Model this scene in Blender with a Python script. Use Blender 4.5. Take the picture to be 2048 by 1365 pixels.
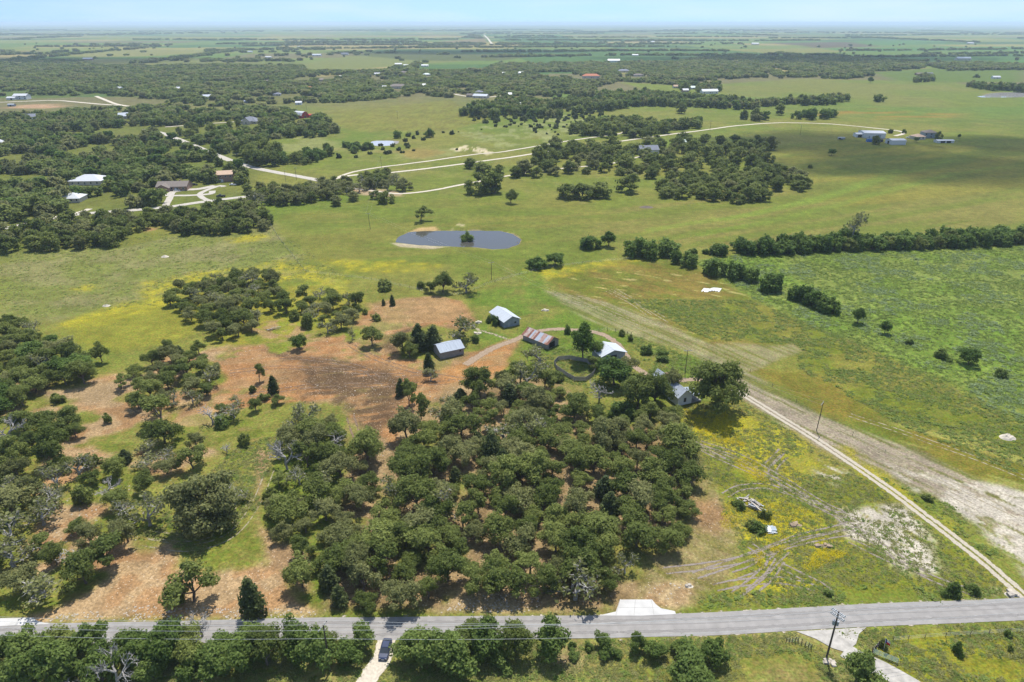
import bpy, bmesh, math, random
import numpy as np
from mathutils import Vector, Matrix

# ------------------------------------------------------------------ scene, camera, sky, sun
for o in list(bpy.data.objects):
    bpy.data.objects.remove(o, do_unlink=True)
SC = bpy.context.scene
COL = SC.collection
R = math.radians
HCAM = 110.0
PITCH = R(25.03)
FPX = 1364.0                      # focal length in photo pixels (2048 wide)

cam = bpy.data.cameras.new('camera')
cam.sensor_width = 36.0
cam.lens = 36.0 * FPX / 2048.0
cam.clip_start = 1.0
cam.clip_end = 90000.0
camo = bpy.data.objects.new('camera', cam)
COL.objects.link(camo)
camo.location = (0, 0, HCAM)
camo.rotation_euler = (math.pi / 2 - PITCH, 0, 0)
SC.camera = camo

SUN_EL = R(66.0)
SUN_AZ = R(12.0)                  # to the right of straight ahead (+Y)
SUN_DIR = Vector((math.sin(SUN_AZ) * math.cos(SUN_EL), math.cos(SUN_AZ) * math.cos(SUN_EL), math.sin(SUN_EL)))
world = bpy.data.worlds.new('World')
SC.world = world
world.use_nodes = True
wn = world.node_tree
bg = wn.nodes['Background']
sky = wn.nodes.new('ShaderNodeTexSky')
sky.sky_type = 'NISHITA'
sky.sun_disc = False
sky.sun_elevation = SUN_EL
sky.sun_rotation = SUN_AZ
sky.altitude = 0
sky.air_density = 1.0
sky.dust_density = 0.3
sky.ozone_density = 1.2
stc = wn.nodes.new('ShaderNodeTexCoord')
sof = wn.nodes.new('ShaderNodeVectorMath'); sof.operation = 'ADD'; sof.inputs[1].default_value = (0, 0, 0.34)
snm = wn.nodes.new('ShaderNodeVectorMath'); snm.operation = 'NORMALIZE'
wn.links.new(stc.outputs['Generated'], sof.inputs[0]); wn.links.new(sof.outputs[0], snm.inputs[0]); wn.links.new(snm.outputs[0], sky.inputs['Vector'])
# thin high cloud, the same all round the sky
cmp_ = wn.nodes.new('ShaderNodeMapping'); cmp_.inputs['Scale'].default_value = (1.6, 1.6, 12.0)
cnz = wn.nodes.new('ShaderNodeTexNoise'); cnz.inputs['Scale'].default_value = 2.2; cnz.inputs['Detail'].default_value = 6
cmr = wn.nodes.new('ShaderNodeMapRange'); cmr.inputs[1].default_value = 0.45; cmr.inputs[2].default_value = 0.75; cmr.inputs[3].default_value = 0.03; cmr.inputs[4].default_value = 0.55
cmx = wn.nodes.new('ShaderNodeMix'); cmx.data_type = 'RGBA'; cmx.inputs[7].default_value = (3.9, 4.3, 4.6, 1)
wn.links.new(stc.outputs['Generated'], cmp_.inputs[0]); wn.links.new(cmp_.outputs[0], cnz.inputs['Vector']); wn.links.new(cnz.outputs[0], cmr.inputs[0])
wn.links.new(cmr.outputs[0], cmx.inputs[0]); wn.links.new(sky.outputs[0], cmx.inputs[6]); wn.links.new(cmx.outputs[2], bg.inputs[0])
bg.inputs[1].default_value = 0.15

sl = bpy.data.lights.new('sun', 'SUN')
sl.energy = 4.4
sl.angle = R(0.55)
sl.color = (1.0, 0.955, 0.88)
so = bpy.data.objects.new('sun', sl)
COL.objects.link(so)
so.rotation_euler = SUN_DIR.to_track_quat('Z', 'Y').to_euler()
so.location = (0, 0, 400)

SC.view_settings.view_transform = 'Standard'
SC.view_settings.look = 'None'
SC.view_settings.gamma = 1.0
SC.view_settings.exposure = 0.6
SC.view_settings.use_curve_mapping = False
SC.render.engine = 'CYCLES'
try:
    SC.cycles.max_bounces = 6
    SC.cycles.diffuse_bounces = 2
    SC.cycles.glossy_bounces = 2
    SC.cycles.transmission_bounces = 3
    SC.cycles.transparent_max_bounces = 12
    SC.cycles.volume_bounces = 1
    SC.cycles.use_denoising = True
    SC.cycles.use_fast_gi = False
except Exception:
    pass

# ------------------------------------------------------------------ helpers
rnd = random.Random(7)
nrg = np.random.default_rng(11)


def srgb(r, g, b):
    f = lambda c: (c / 255.0 / 12.92) if c <= 10 else ((c / 255.0 + 0.055) / 1.055) ** 2.4
    return (f(r), f(g), f(b))


_tab = np.random.default_rng(5).random(65536)


def vnoise(x, y, seed=0):
    x = np.asarray(x, float); y = np.asarray(y, float)
    xi = np.floor(x).astype(np.int64); yi = np.floor(y).astype(np.int64)
    fx = x - xi; fy = y - yi
    fx = fx * fx * (3 - 2 * fx); fy = fy * fy * (3 - 2 * fy)

    def h(a, b):
        return _tab[(a * 7919 + b * 104729 + seed * 7331 + ((a * b) & 1023) * 31) & 65535]
    a = h(xi, yi); b = h(xi + 1, yi); c = h(xi, yi + 1); d = h(xi + 1, yi + 1)
    return (a * (1 - fx) + b * fx) * (1 - fy) + (c * (1 - fx) + d * fx) * fy


def fbm(x, y, s, oct=3, seed=0):
    v = 0; amp = 1; tot = 0
    for k in range(oct):
        v = v + amp * vnoise(np.asarray(x) / s + 17.3 * k, np.asarray(y) / s + 9.1 * k, seed + k)
        tot += amp; amp *= 0.5; s *= 0.5
    return v / tot


def sstep(a, b, x):
    t = np.clip((np.asarray(x, float) - a) / (b - a), 0, 1)
    return t * t * (3 - 2 * t)


def G(px, py, z=0.0):
    """ground position (height z) seen at photo pixel px, py"""
    u = (px - 1024.0) / FPX
    v = (682.5 - py) / FPX
    dy = math.cos(PITCH) + v * math.sin(PITCH)
    dz = -math.sin(PITCH) + v * math.cos(PITCH)
    if dz > -0.0022:
        dz = -0.0022
    t = (z - HCAM) / dz
    return (u * t, dy * t)


def GP(pts, z=0.0):
    return np.array([G(a, b, z) for a, b in pts])


def pxm(py):
    """photo pixels per metre across, at ground row py"""
    y = G(1024, py)[1]
    return FPX / (y * math.cos(PITCH) + HCAM * math.sin(PITCH))


def sdist(X, Y, poly):
    """signed distance to polygon, positive inside"""
    n = len(poly)
    d2 = np.full(X.shape, 1e18)
    ins = np.zeros(X.shape, bool)
    for i in range(n):
        ax, ay = poly[i]; bx, by = poly[(i + 1) % n]
        ex, ey = bx - ax, by - ay
        l2 = ex * ex + ey * ey + 1e-12
        t = np.clip(((X - ax) * ex + (Y - ay) * ey) / l2, 0, 1)
        dx = X - ax - t * ex; dy = Y - ay - t * ey
        d2 = np.minimum(d2, dx * dx + dy * dy)
        c = ((ay > Y) != (by > Y))
        with np.errstate(divide='ignore', invalid='ignore'):
            xc = ax + (Y - ay) * ex / (ey if ey != 0 else 1e-12)
        ins ^= c & (X < xc)
    d = np.sqrt(d2)
    return np.where(ins, d, -d)


def pdist(X, Y, line):
    d2 = np.full(X.shape, 1e18)
    for i in range(len(line) - 1):
        ax, ay = line[i]; bx, by = line[i + 1]
        ex, ey = bx - ax, by - ay
        l2 = ex * ex + ey * ey + 1e-12
        t = np.clip(((X - ax) * ex + (Y - ay) * ey) / l2, 0, 1)
        dx = X - ax - t * ex; dy = Y - ay - t * ey
        d2 = np.minimum(d2, dx * dx + dy * dy)
    return np.sqrt(d2)


def inside(poly, x, y):
    return sdist(np.array([x], float), np.array([y], float), poly)[0] > 0


# ponds (photo outline)
POND = GP([(788, 484), (795, 474), (815, 463), (850, 461), (900, 460), (960, 460), (1000, 461), (1030, 467), (1046, 479),
           (1040, 488), (1020, 497), (985, 499), (940, 494), (880, 492), (830, 490)])
POND2 = GP([(737, 285), (745, 282), (775, 281), (800, 283), (798, 288), (770, 292), (748, 291)])
POND3 = GP([(1955, 194), (1985, 187), (2010, 185), (2060, 186), (2060, 193), (2010, 195)])
PONDS = [(POND, 1.6, 9.0), (POND2, 1.5, 8.0), (POND3, 2.5, 18.0)]


def height(x, y):
    x = np.asarray(x, float); y = np.asarray(y, float)
    dist = np.sqrt(x * x + y * y)
    h = (fbm(x, y, 60, 3, 3) - 0.5) * 0.9
    h = h + (fbm(x, y, 9, 2, 8) - 0.5) * 0.22
    h = h + (fbm(x, y, 400, 2, 21) - 0.5) * 2.0 * sstep(450, 1100, dist)
    h = h + (fbm(x, y, 1800, 3, 23) - 0.45) * 16.0 * sstep(1500, 5000, dist)
    for poly, dep, w in PONDS:
        x0, y0 = poly.min(0) - 60; x1, y1 = poly.max(0) + 60
        m = (x > x0) & (x < x1) & (y > y0) & (y < y1)
        if np.any(m):
            if h.ndim == 0:
                s = sdist(np.array([x]), np.array([y]), poly)[0]
                h = h * sstep(0, 40, -s) + 0.1 - dep * sstep(-w * 0.4, w, s)
            else:
                s = sdist(x[m], y[m], poly) + (fbm(x[m], y[m], 7, 2, 31) - 0.5) * 2.0
                h[m] = h[m] * sstep(0, 40, -s) + 0.1 - dep * sstep(-w * 0.4, w, s)
    return h


def hz(x, y):
    return float(height(np.array([float(x)]), np.array([float(y)]))[0])


def mk(name, V, F, mats=None, fm=None, smooth=False):
    """mesh data from vertices and faces (list of tuples or an int array)"""
    me = bpy.data.meshes.new(name)
    if isinstance(F, np.ndarray):
        V = np.asarray(V, np.float32)
        n, k = F.shape
        me.vertices.add(len(V)); me.vertices.foreach_set('co', V.ravel())
        me.loops.add(n * k); me.loops.foreach_set('vertex_index', F.astype(np.int32).ravel())
        me.polygons.add(n)
        me.polygons.foreach_set('loop_start', np.arange(0, n * k, k, dtype=np.int32))
        try:
            me.polygons.foreach_set('loop_total', np.full(n, k, np.int32))
        except Exception:
            pass
        me.update(calc_edges=True)
    else:
        me.from_pydata([tuple(v) for v in V], [], [tuple(f) for f in F])
        me.update()
    for m in (mats if isinstance(mats, (list, tuple)) else [mats] if mats else []):
        me.materials.append(m)
    if fm is not None:
        me.polygons.foreach_set('material_index', np.asarray(fm, np.int32))
    if smooth:
        me.polygons.foreach_set('use_smooth', np.ones(len(me.polygons), bool))
    return me


def link(name, me, parent=None, loc=(0, 0, 0), rz=0.0, sc=None):
    o = bpy.data.objects.new(name, me)
    COL.objects.link(o)
    o.location = loc
    if rz:
        o.rotation_euler = (0, 0, rz)
    if sc is not None:
        o.scale = sc if isinstance(sc, (tuple, list)) else (sc, sc, sc)
    if parent:
        o.parent = parent
    return o


LABELS = {}


def tag(o, label, cat=None, group=None, kind=None):
    if label:
        o['label'] = label
        LABELS[label] = LABELS.get(label, 0) + 1
    if cat:
        o['category'] = cat
    if group:
        o['group'] = group
    if kind:
        o['kind'] = kind
    return o


def empty(name, label, cat, loc, rz=0.0, group=None):
    o = bpy.data.objects.new(name, None)
    COL.objects.link(o)
    o.empty_display_size = 0.3
    o.location = loc
    o.rotation_euler = (0, 0, rz)
    return tag(o, label, cat, group)


class MB:
    """collects simple solids into one mesh"""
    def __init__(s):
        s.v = []; s.f = []; s.m = []; s.cur = 0

    def face(s, pts):
        b = len(s.v); s.v += [tuple(p) for p in pts]; s.f.append(tuple(range(b, b + len(pts)))); s.m.append(s.cur)

    def hexa(s, lo, hi):
        b = len(s.v); s.v += [tuple(p) for p in lo] + [tuple(p) for p in hi]
        n = len(lo)
        s.f.append(tuple(b + i for i in reversed(range(n)))); s.m.append(s.cur)
        s.f.append(tuple(b + n + i for i in range(n))); s.m.append(s.cur)
        for i in range(n):
            j = (i + 1) % n
            s.f.append((b + i, b + j, b + n + j, b + n + i)); s.m.append(s.cur)

    def box(s, x0, x1, y0, y1, z0, z1):
        s.hexa([(x0, y0, z0), (x1, y0, z0), (x1, y1, z0), (x0, y1, z0)], [(x0, y0, z1), (x1, y0, z1), (x1, y1, z1), (x0, y1, z1)])

    def tube(s, a, b, ra, rb=None, n=6, cap=True):
        a = Vector(a); b = Vector(b); rb = ra if rb is None else rb
        d = (b - a)
        if d.length < 1e-6:
            return
        d.normalize()
        u = d.orthogonal().normalized(); w = d.cross(u)
        lo = [a + (u * math.cos(6.28318 * i / n) + w * math.sin(6.28318 * i / n)) * ra for i in range(n)]
        hi = [b + (u * math.cos(6.28318 * i / n) + w * math.sin(6.28318 * i / n)) * rb for i in range(n)]
        if cap:
            s.hexa(lo, hi)
        else:
            k = len(s.v); s.v += [tuple(p) for p in lo + hi]
            for i in range(n):
                j = (i + 1) % n
                s.f.append((k + i, k + j, k + n + j, k + n + i)); s.m.append(s.cur)

    def mesh(s, name, mats, smooth=False):
        return mk(name, s.v, s.f, mats, s.m, smooth)

    def build(s, name, mats, parent=None, loc=(0, 0, 0), rz=0.0, smooth=False):
        return link(name, s.mesh(name, mats, smooth), parent, loc, rz)


# ------------------------------------------------------------------ materials
def newmat(name):
    m = bpy.data.materials.new(name)
    m.use_nodes = True
    nt = m.node_tree
    b = nt.nodes['Principled BSDF']
    b.inputs['Roughness'].default_value = 0.85
    if 'Specular IOR Level' in b.inputs:
        b.inputs['Specular IOR Level'].default_value = 0.25
    return m, nt, b


def mat(name, col, rough=0.85, var=0.25, scale=1.5, metal=0.0, bump=0.0, spec=0.25, col2=None, stretch=None):
    m, nt, b = newmat(name)
    N = nt.nodes; L = nt.links
    tc = N.new('ShaderNodeTexCoord')
    src = tc.outputs['Object']
    if stretch:
        mp = N.new('ShaderNodeMapping'); mp.inputs['Scale'].default_value = stretch
        L.new(src, mp.inputs['Vector']); src = mp.outputs[0]
    nz = N.new('ShaderNodeTexNoise'); nz.inputs['Scale'].default_value = scale; nz.inputs['Detail'].default_value = 5
    L.new(src, nz.inputs['Vector'])
    mx = N.new('ShaderNodeMix'); mx.data_type = 'RGBA'
    c = tuple(col) + (1,)
    d = (tuple(col2) + (1,)) if col2 else tuple(max(0, v * (1 - var)) for v in col) + (1,)
    e = c if col2 else tuple(min(1, v * (1 + var)) for v in col) + (1,)
    mx.inputs[6].default_value = d; mx.inputs[7].default_value = e
    rp = N.new('ShaderNodeMapRange'); rp.inputs[1].default_value = 0.3; rp.inputs[2].default_value = 0.7
    L.new(nz.outputs[0], rp.inputs[0]); L.new(rp.outputs[0], mx.inputs[0])
    L.new(mx.outputs[2], b.inputs['Base Color'])
    b.inputs['Roughness'].default_value = rough
    b.inputs['Metallic'].default_value = metal
    b.inputs['Specular IOR Level'].default_value = spec
    if bump:
        bp = N.new('ShaderNodeBump'); bp.inputs['Strength'].default_value = bump; bp.inputs['Distance'].default_value = 0.05
        L.new(nz.outputs[0], bp.inputs['Height']); L.new(bp.outputs[0], b.inputs['Normal'])
    return m


def leafmat(name, col, col2, var=0.55, trans=0.5):
    """foliage: colour varies per tree and per clump, some light comes through the leaves"""
    m, nt, b = newmat(name)
    N = nt.nodes; L = nt.links
    oi = N.new('ShaderNodeObjectInfo')
    geo = N.new('ShaderNodeNewGeometry')
    nz = N.new('ShaderNodeTexNoise'); nz.inputs['Scale'].default_value = 0.55; nz.inputs['Detail'].default_value = 4
    L.new(geo.outputs['Position'], nz.inputs['Vector'])
    mx = N.new('ShaderNodeMix'); mx.data_type = 'RGBA'
    mx.inputs[6].default_value = tuple(col) + (1,); mx.inputs[7].default_value = tuple(col2) + (1,)
    ad = N.new('ShaderNodeMath'); ad.operation = 'MULTIPLY_ADD'
    L.new(oi.outputs['Random'], ad.inputs[0]); ad.inputs[1].default_value = 0.9; ad.inputs[2].default_value = -0.45
    a2 = N.new('ShaderNodeMath'); a2.operation = 'ADD'; a2.use_clamp = True
    L.new(nz.outputs[0], a2.inputs[0]); L.new(ad.outputs[0], a2.inputs[1])
    L.new(a2.outputs[0], mx.inputs[0])
    hsv = N.new('ShaderNodeHueSaturation')
    isl = N.new('ShaderNodeMapRange'); isl.inputs[3].default_value = 1 - var * 0.5; isl.inputs[4].default_value = 1 + var * 0.5
    L.new(geo.outputs['Random Per Island'], isl.inputs[0])
    L.new(isl.outputs[0], hsv.inputs['Value']); L.new(mx.outputs[2], hsv.inputs['Color'])
    L.new(hsv.outputs[0], b.inputs['Base Color'])
    b.inputs['Roughness'].default_value = 0.7
    b.inputs['Specular IOR Level'].default_value = 0.2
    tr = N.new('ShaderNodeBsdfTranslucent')
    L.new(hsv.outputs[0], tr.inputs['Color'])
    ms = N.new('ShaderNodeMixShader'); ms.inputs[0].default_value = trans
    out = N['Material Output']
    L.new(b.outputs[0], ms.inputs[1]); L.new(tr.outputs[0], ms.inputs[2]); L.new(ms.outputs[0], out.inputs['Surface'])
    return m


def ragged(name, col, col2, edge=0.35, scale=0.8, gap=0.0, centre=0.0, rough=0.95):
    """worn track or gravel on the ground: the sheet breaks up to the ground below along its edges (UV.x runs across)"""
    m, nt, b = newmat(name)
    N = nt.nodes; L = nt.links
    geo = N.new('ShaderNodeNewGeometry')
    nz = N.new('ShaderNodeTexNoise'); nz.inputs['Scale'].default_value = scale; nz.inputs['Detail'].default_value = 6; nz.inputs['Roughness'].default_value = 0.65
    L.new(geo.outputs['Position'], nz.inputs['Vector'])
    n2 = N.new('ShaderNodeTexNoise'); n2.inputs['Scale'].default_value = scale * 3.1; n2.inputs['Detail'].default_value = 4
    L.new(geo.outputs['Position'], n2.inputs['Vector'])
    mx = N.new('ShaderNodeMix'); mx.data_type = 'RGBA'
    mx.inputs[6].default_value = tuple(col) + (1,); mx.inputs[7].default_value = tuple(col2) + (1,)
    rp = N.new('ShaderNodeMapRange'); rp.inputs[1].default_value = 0.32; rp.inputs[2].default_value = 0.68
    L.new(n2.outputs[0], rp.inputs[0]); L.new(rp.outputs[0], mx.inputs[0]); L.new(mx.outputs[2], b.inputs['Base Color'])
    b.inputs['Roughness'].default_value = rough
    uv = N.new('ShaderNodeUVMap'); uv.uv_map = 'UVMap'
    sp = N.new('ShaderNodeSeparateXYZ'); L.new(uv.outputs[0], sp.inputs[0])
    # distance from the middle 0..1
    s1 = N.new('ShaderNodeMath'); s1.operation = 'SUBTRACT'; L.new(sp.outputs[0], s1.inputs[0]); s1.inputs[1].default_value = 0.5
    ab = N.new('ShaderNodeMath'); ab.operation = 'ABSOLUTE'; L.new(s1.outputs[0], ab.inputs[0])
    m2 = N.new('ShaderNodeMath'); m2.operation = 'MULTIPLY'; L.new(ab.outputs[0], m2.inputs[0]); m2.inputs[1].default_value = 2.0
    # cover = (1 - d)/edge - noise
    e1 = N.new('ShaderNodeMath'); e1.operation = 'SUBTRACT'; e1.inputs[0].default_value = 1.0; L.new(m2.outputs[0], e1.inputs[1])
    e2 = N.new('ShaderNodeMath'); e2.operation = 'DIVIDE'; L.new(e1.outputs[0], e2.inputs[0]); e2.inputs[1].default_value = edge
    cov = e2
    if centre > 0:
        c1 = N.new('ShaderNodeMath'); c1.operation = 'DIVIDE'; L.new(m2.outputs[0], c1.inputs[0]); c1.inputs[1].default_value = centre
        mn = N.new('ShaderNodeMath'); mn.operation = 'MINIMUM'; L.new(e2.outputs[0], mn.inputs[0]); L.new(c1.outputs[0], mn.inputs[1])
        cov = mn
    if gap > 0:
        gm = N.new('ShaderNodeMath'); gm.operation = 'MINIMUM'; L.new(cov.outputs[0], gm.inputs[0]); gm.inputs[1].default_value = 1.0 - gap
        cov = gm
    nr = N.new('ShaderNodeMapRange'); nr.inputs[1].default_value = 0.3; nr.inputs[2].default_value = 0.7; L.new(nz.outputs[0], nr.inputs[0])
    sb = N.new('ShaderNodeMath'); sb.operation = 'SUBTRACT'; L.new(cov.outputs[0], sb.inputs[0]); L.new(nr.outputs[0], sb.inputs[1])
    ml = N.new('ShaderNodeMath'); ml.operation = 'MULTIPLY_ADD'; ml.use_clamp = True
    L.new(sb.outputs[0], ml.inputs[0]); ml.inputs[1].default_value = 4.0; ml.inputs[2].default_value = 0.5
    tp = N.new('ShaderNodeBsdfTransparent')
    ms = N.new('ShaderNodeMixShader')
    L.new(ml.outputs[0], ms.inputs[0]); L.new(tp.outputs[0], ms.inputs[1]); L.new(b.outputs[0], ms.inputs[2])
    L.new(ms.outputs[0], N['Material Output'].inputs['Surface'])
    return m


def groundmat():
    m, nt, b = newmat('ground')
    N = nt.nodes; L = nt.links
    at = N.new('ShaderNodeAttribute'); at.attribute_name = 'Col'
    mk_ = N.new('ShaderNodeAttribute'); mk_.attribute_name = 'Msk'       # r soil, g flowers, b tall growth
    sp = N.new('ShaderNodeSeparateColor'); L.new(mk_.outputs['Color'], sp.inputs[0])
    geo = N.new('ShaderNodeNewGeometry')

    def noise(s, d=4, r=0.6):
        n = N.new('ShaderNodeTexNoise'); n.inputs['Scale'].default_value = s; n.inputs['Detail'].default_value = d; n.inputs['Roughness'].default_value = r
        L.new(geo.outputs['Position'], n.inputs['Vector']); return n

    def rng(src, a, c, lo, hi):
        n = N.new('ShaderNodeMapRange'); n.inputs[1].default_value = a; n.inputs[2].default_value = c
        n.inputs[3].default_value = lo; n.inputs[4].default_value = hi
        L.new(src, n.inputs[0]); return n.outputs[0]

    def mul(a, c):
        n = N.new('ShaderNodeMix'); n.data_type = 'RGBA'; n.blend_type = 'MULTIPLY'; n.inputs[0].default_value = 1
        L.new(a, n.inputs[6])
        if isinstance(c, tuple):
            n.inputs[7].default_value = c
        else:
            L.new(c, n.inputs[7])
        return n.outputs[2]
    n1 = noise(1.6, 5, 0.7); n2 = noise(0.22, 4); n3 = noise(5.0, 3)
    v1 = rng(n1.outputs[0], 0.3, 0.7, 0.52, 1.48)
    v2 = rng(n2.outputs[0], 0.3, 0.7, 0.78, 1.22)
    n4 = noise(0.045, 5, 0.6)
    c = mul(mul(mul(at.outputs['Color'], v1), v2), rng(n4.outputs[0], 0.3, 0.7, 0.84, 1.16))
    # grass: green / straw blades
    mx = N.new('ShaderNodeMix'); mx.data_type = 'RGBA'; mx.blend_type = 'MULTIPLY'
    g1 = noise(0.9, 4)
    hue = N.new('ShaderNodeMix'); hue.data_type = 'RGBA'
    hue.inputs[6].default_value = (0.86, 1.06, 0.8, 1); hue.inputs[7].default_value = (1.16, 0.98, 1.12, 1)
    L.new(rng(g1.outputs[0], 0.35, 0.65, 0, 1), hue.inputs[0])
    L.new(c, mx.inputs[6]); L.new(hue.outputs[2], mx.inputs[7])
    inv = N.new('ShaderNodeMath'); inv.operation = 'SUBTRACT'; inv.inputs[0].default_value = 1; L.new(sp.outputs[0], inv.inputs[1])
    L.new(inv.outputs[0], mx.inputs[0])
    c = mx.outputs[2]
    # tussocks of the tall growth: shade painted into the colour of the hollows between
    tl = N.new('ShaderNodeMix'); tl.data_type = 'RGBA'; tl.blend_type = 'MULTIPLY'
    t1 = noise(0.55, 3)
    tc = N.new('ShaderNodeCombineColor')
    for i, (lo, hi) in enumerate(((0.78, 1.16), (0.83, 1.15), (0.8, 1.2))):
        L.new(rng(t1.outputs[0], 0.38, 0.62, lo, hi), tc.inputs[i])
    L.new(sp.outputs[2], tl.inputs[0]); L.new(c, tl.inputs[6]); L.new(tc.outputs[0], tl.inputs[7])
    c = tl.outputs[2]
    # flowers
    f1 = noise(2.2, 3, 0.7); f2 = noise(0.3, 3)
    fs = N.new('ShaderNodeMath'); fs.operation = 'MULTIPLY'
    L.new(rng(f1.outputs[0], 0.42, 0.6, 0, 1), fs.inputs[0]); L.new(rng(f2.outputs[0], 0.35, 0.65, 0.25, 1.0), fs.inputs[1])
    fm = N.new('ShaderNodeMath'); fm.operation = 'MULTIPLY'; fm.use_clamp = True
    L.new(fs.outputs[0], fm.inputs[0]); L.new(sp.outputs[1], fm.inputs[1])
    fx = N.new('ShaderNodeMix'); fx.data_type = 'RGBA'
    L.new(fm.outputs[0], fx.inputs[0]); L.new(c, fx.inputs[6]); fx.inputs[7].default_value = (0.52, 0.41, 0.012, 1)
    c = fx.outputs[2]
    # stones and crumbs on bare soil
    k1 = noise(2.6, 2, 0.5)
    ks = N.new('ShaderNodeMath'); ks.operation = 'MULTIPLY'; L.new(rng(k1.outputs[0], 0.66, 0.7, 0, 0.8), ks.inputs[0]); L.new(sp.outputs[0], ks.inputs[1])
    kx = N.new('ShaderNodeMix'); kx.data_type = 'RGBA'; L.new(ks.outputs[0], kx.inputs[0]); L.new(c, kx.inputs[6]); kx.inputs[7].default_value = (0.5, 0.42, 0.31, 1)
    L.new(kx.outputs[2], b.inputs['Base Color'])
    b.inputs['Roughness'].default_value = 0.95
    b.inputs['Specular IOR Level'].default_value = 0.1
    bp = N.new('ShaderNodeBump'); bp.inputs['Strength'].default_value = 0.55; bp.inputs['Distance'].default_value = 0.3
    ah = N.new('ShaderNodeMath'); ah.operation = 'ADD'; L.new(n1.outputs[0], ah.inputs[0]); L.new(t1.outputs[0], ah.inputs[1])
    L.new(ah.outputs[0], bp.inputs['Height']); L.new(bp.outputs[0], b.inputs['Normal'])
    return m


M = {}
M['ground'] = groundmat()
M['asphalt'] = mat('asphalt', (0.235, 0.222, 0.207), 0.9, 0.12, 0.5, bump=0.1)
M['concrete'] = mat('concrete', (0.42, 0.41, 0.39), 0.85, 0.10, 0.5)
M['oldconcrete'] = mat('old_concrete', (0.33, 0.31, 0.275), 0.9, 0.22, 0.8)
M['paving'] = mat('pale_paving', (0.36, 0.33, 0.28), 0.9, 0.15, 0.5)
M['bark'] = mat('bark', (0.13, 0.105, 0.085), 0.95, 0.4, 3.0, bump=0.4)
M['greybark'] = mat('grey_dead_wood', (0.30, 0.285, 0.265), 0.95, 0.3, 2.5)
M['wood'] = mat('weathered_boards', (0.25, 0.235, 0.22), 0.95, 0.35, 2.0, stretch=(0.4, 0.4, 5))
M['pole'] = mat('creosoted_pole', (0.085, 0.066, 0.052), 0.9, 0.3, 2.0)
M['zinc'] = mat('galvanised_sheet', (0.30, 0.33, 0.37), 0.5, 0.10, 0.8, metal=0.15, spec=0.4)
M['zincd'] = mat('dull_blue_grey_sheet', (0.31, 0.345, 0.39), 0.75, 0.12, 0.8, spec=0.2, stretch=(4, .3, .3))
M['zincl'] = mat('light_grey_sheet', (0.40, 0.43, 0.46), 0.7, 0.1, 0.8, spec=0.2, stretch=(4, .3, .3))
M['zincb'] = mat('blue_grey_wall_sheet', (0.24, 0.28, 0.32), 0.6, 0.15, 0.8, metal=0.1)
M['rust'] = mat('rusted_sheet', (0.19, 0.085, 0.06), 0.85, 0.4, 1.2)
M['rustmix'] = mat('patchy_rust_sheet', (0.40, 0.36, 0.34), 0.75, 0.3, 0.7, col2=(0.27, 0.13, 0.085))
M['white'] = mat('white_paint', (0.60, 0.60, 0.58), 0.7, 0.05, 1.0)
M['whiteroof'] = mat('white_metal_roof', (0.44, 0.45, 0.46), 0.5, 0.04, 0.8, spec=0.4)
M['dark'] = mat('bay_shade_and_dark_parts', (0.02, 0.02, 0.02), 0.9, 0.2, 1.0)  # near-black: painted shade for open bays, also used for plain dark parts
M['glass'] = mat('window_glass', (0.03, 0.035, 0.04), 0.08, 0.1, 1.0, spec=0.6)
M['shingle'] = mat('brown_grey_shingles', (0.17, 0.145, 0.125), 0.95, 0.2, 2.0)
M['shinglegrey'] = mat('slate_grey_shingles', (0.17, 0.18, 0.21), 0.9, 0.2, 2.0)
M['shinglered'] = mat('terracotta_roof', (0.42, 0.16, 0.09), 0.9, 0.2, 2.0)
M['tanroof'] = mat('tan_roof', (0.42, 0.30, 0.21), 0.9, 0.15, 2.0)
M['brick'] = mat('brown_brick', (0.28, 0.18, 0.13), 0.9, 0.2, 3.0)
M['stone'] = mat('pale_stone_wall', (0.50, 0.45, 0.37), 0.9, 0.15, 2.0)
M['redbarn'] = mat('red_barn_paint', (0.36, 0.035, 0.03), 0.8, 0.15, 2.0)
M['greenroof'] = mat('green_metal_roof', (0.36, 0.44, 0.43), 0.5, 0.08, 1.0, spec=0.4)
M['blue'] = mat('blue_container_paint', (0.03, 0.14, 0.42), 0.6, 0.1, 1.0)
M['carblue'] = mat('dark_blue_car_paint', (0.012, 0.022, 0.06), 0.25, 0.1, 1.0, spec=0.6)
M['carblack'] = mat('black_car_paint', (0.012, 0.012, 0.014), 0.25, 0.1, 1.0, spec=0.6)
M['carwhite'] = mat('white_car_paint', (0.75, 0.75, 0.75), 0.3, 0.03, 1.0, spec=0.5)
M['carred'] = mat('red_tractor_paint', (0.35, 0.03, 0.02), 0.4, 0.1, 1.0, spec=0.5)
M['rubber'] = mat('tyre_rubber', (0.025, 0.025, 0.025), 0.9, 0.2, 3.0)
M['chrome'] = mat('bright_metal', (0.6, 0.6, 0.6), 0.3, 0.05, 1.0, metal=0.8)
M['lamp'] = mat('headlamp_lens', (0.7, 0.7, 0.7), 0.2, 0.05, 1.0)
M['wire'] = mat('aluminium_wire', (0.36, 0.38, 0.38), 0.5, 0.05, 1.0)
M['sand'] = mat('pale_sand', (0.46, 0.41, 0.33), 0.95, 0.15, 1.0, bump=0.3)
M['rock'] = mat('limestone', (0.36, 0.32, 0.265), 0.95, 0.25, 1.0)
M['earth'] = mat('brown_earth', (0.25, 0.19, 0.13), 0.95, 0.3, 1.0)
M['gatepaint'] = mat('grey_green_gate_paint', (0.26, 0.36, 0.33), 0.6, 0.1, 1.0)
M['flagblue'] = mat('flag_blue', (0.02, 0.04, 0.2), 0.8, 0.1, 1.0)
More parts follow.
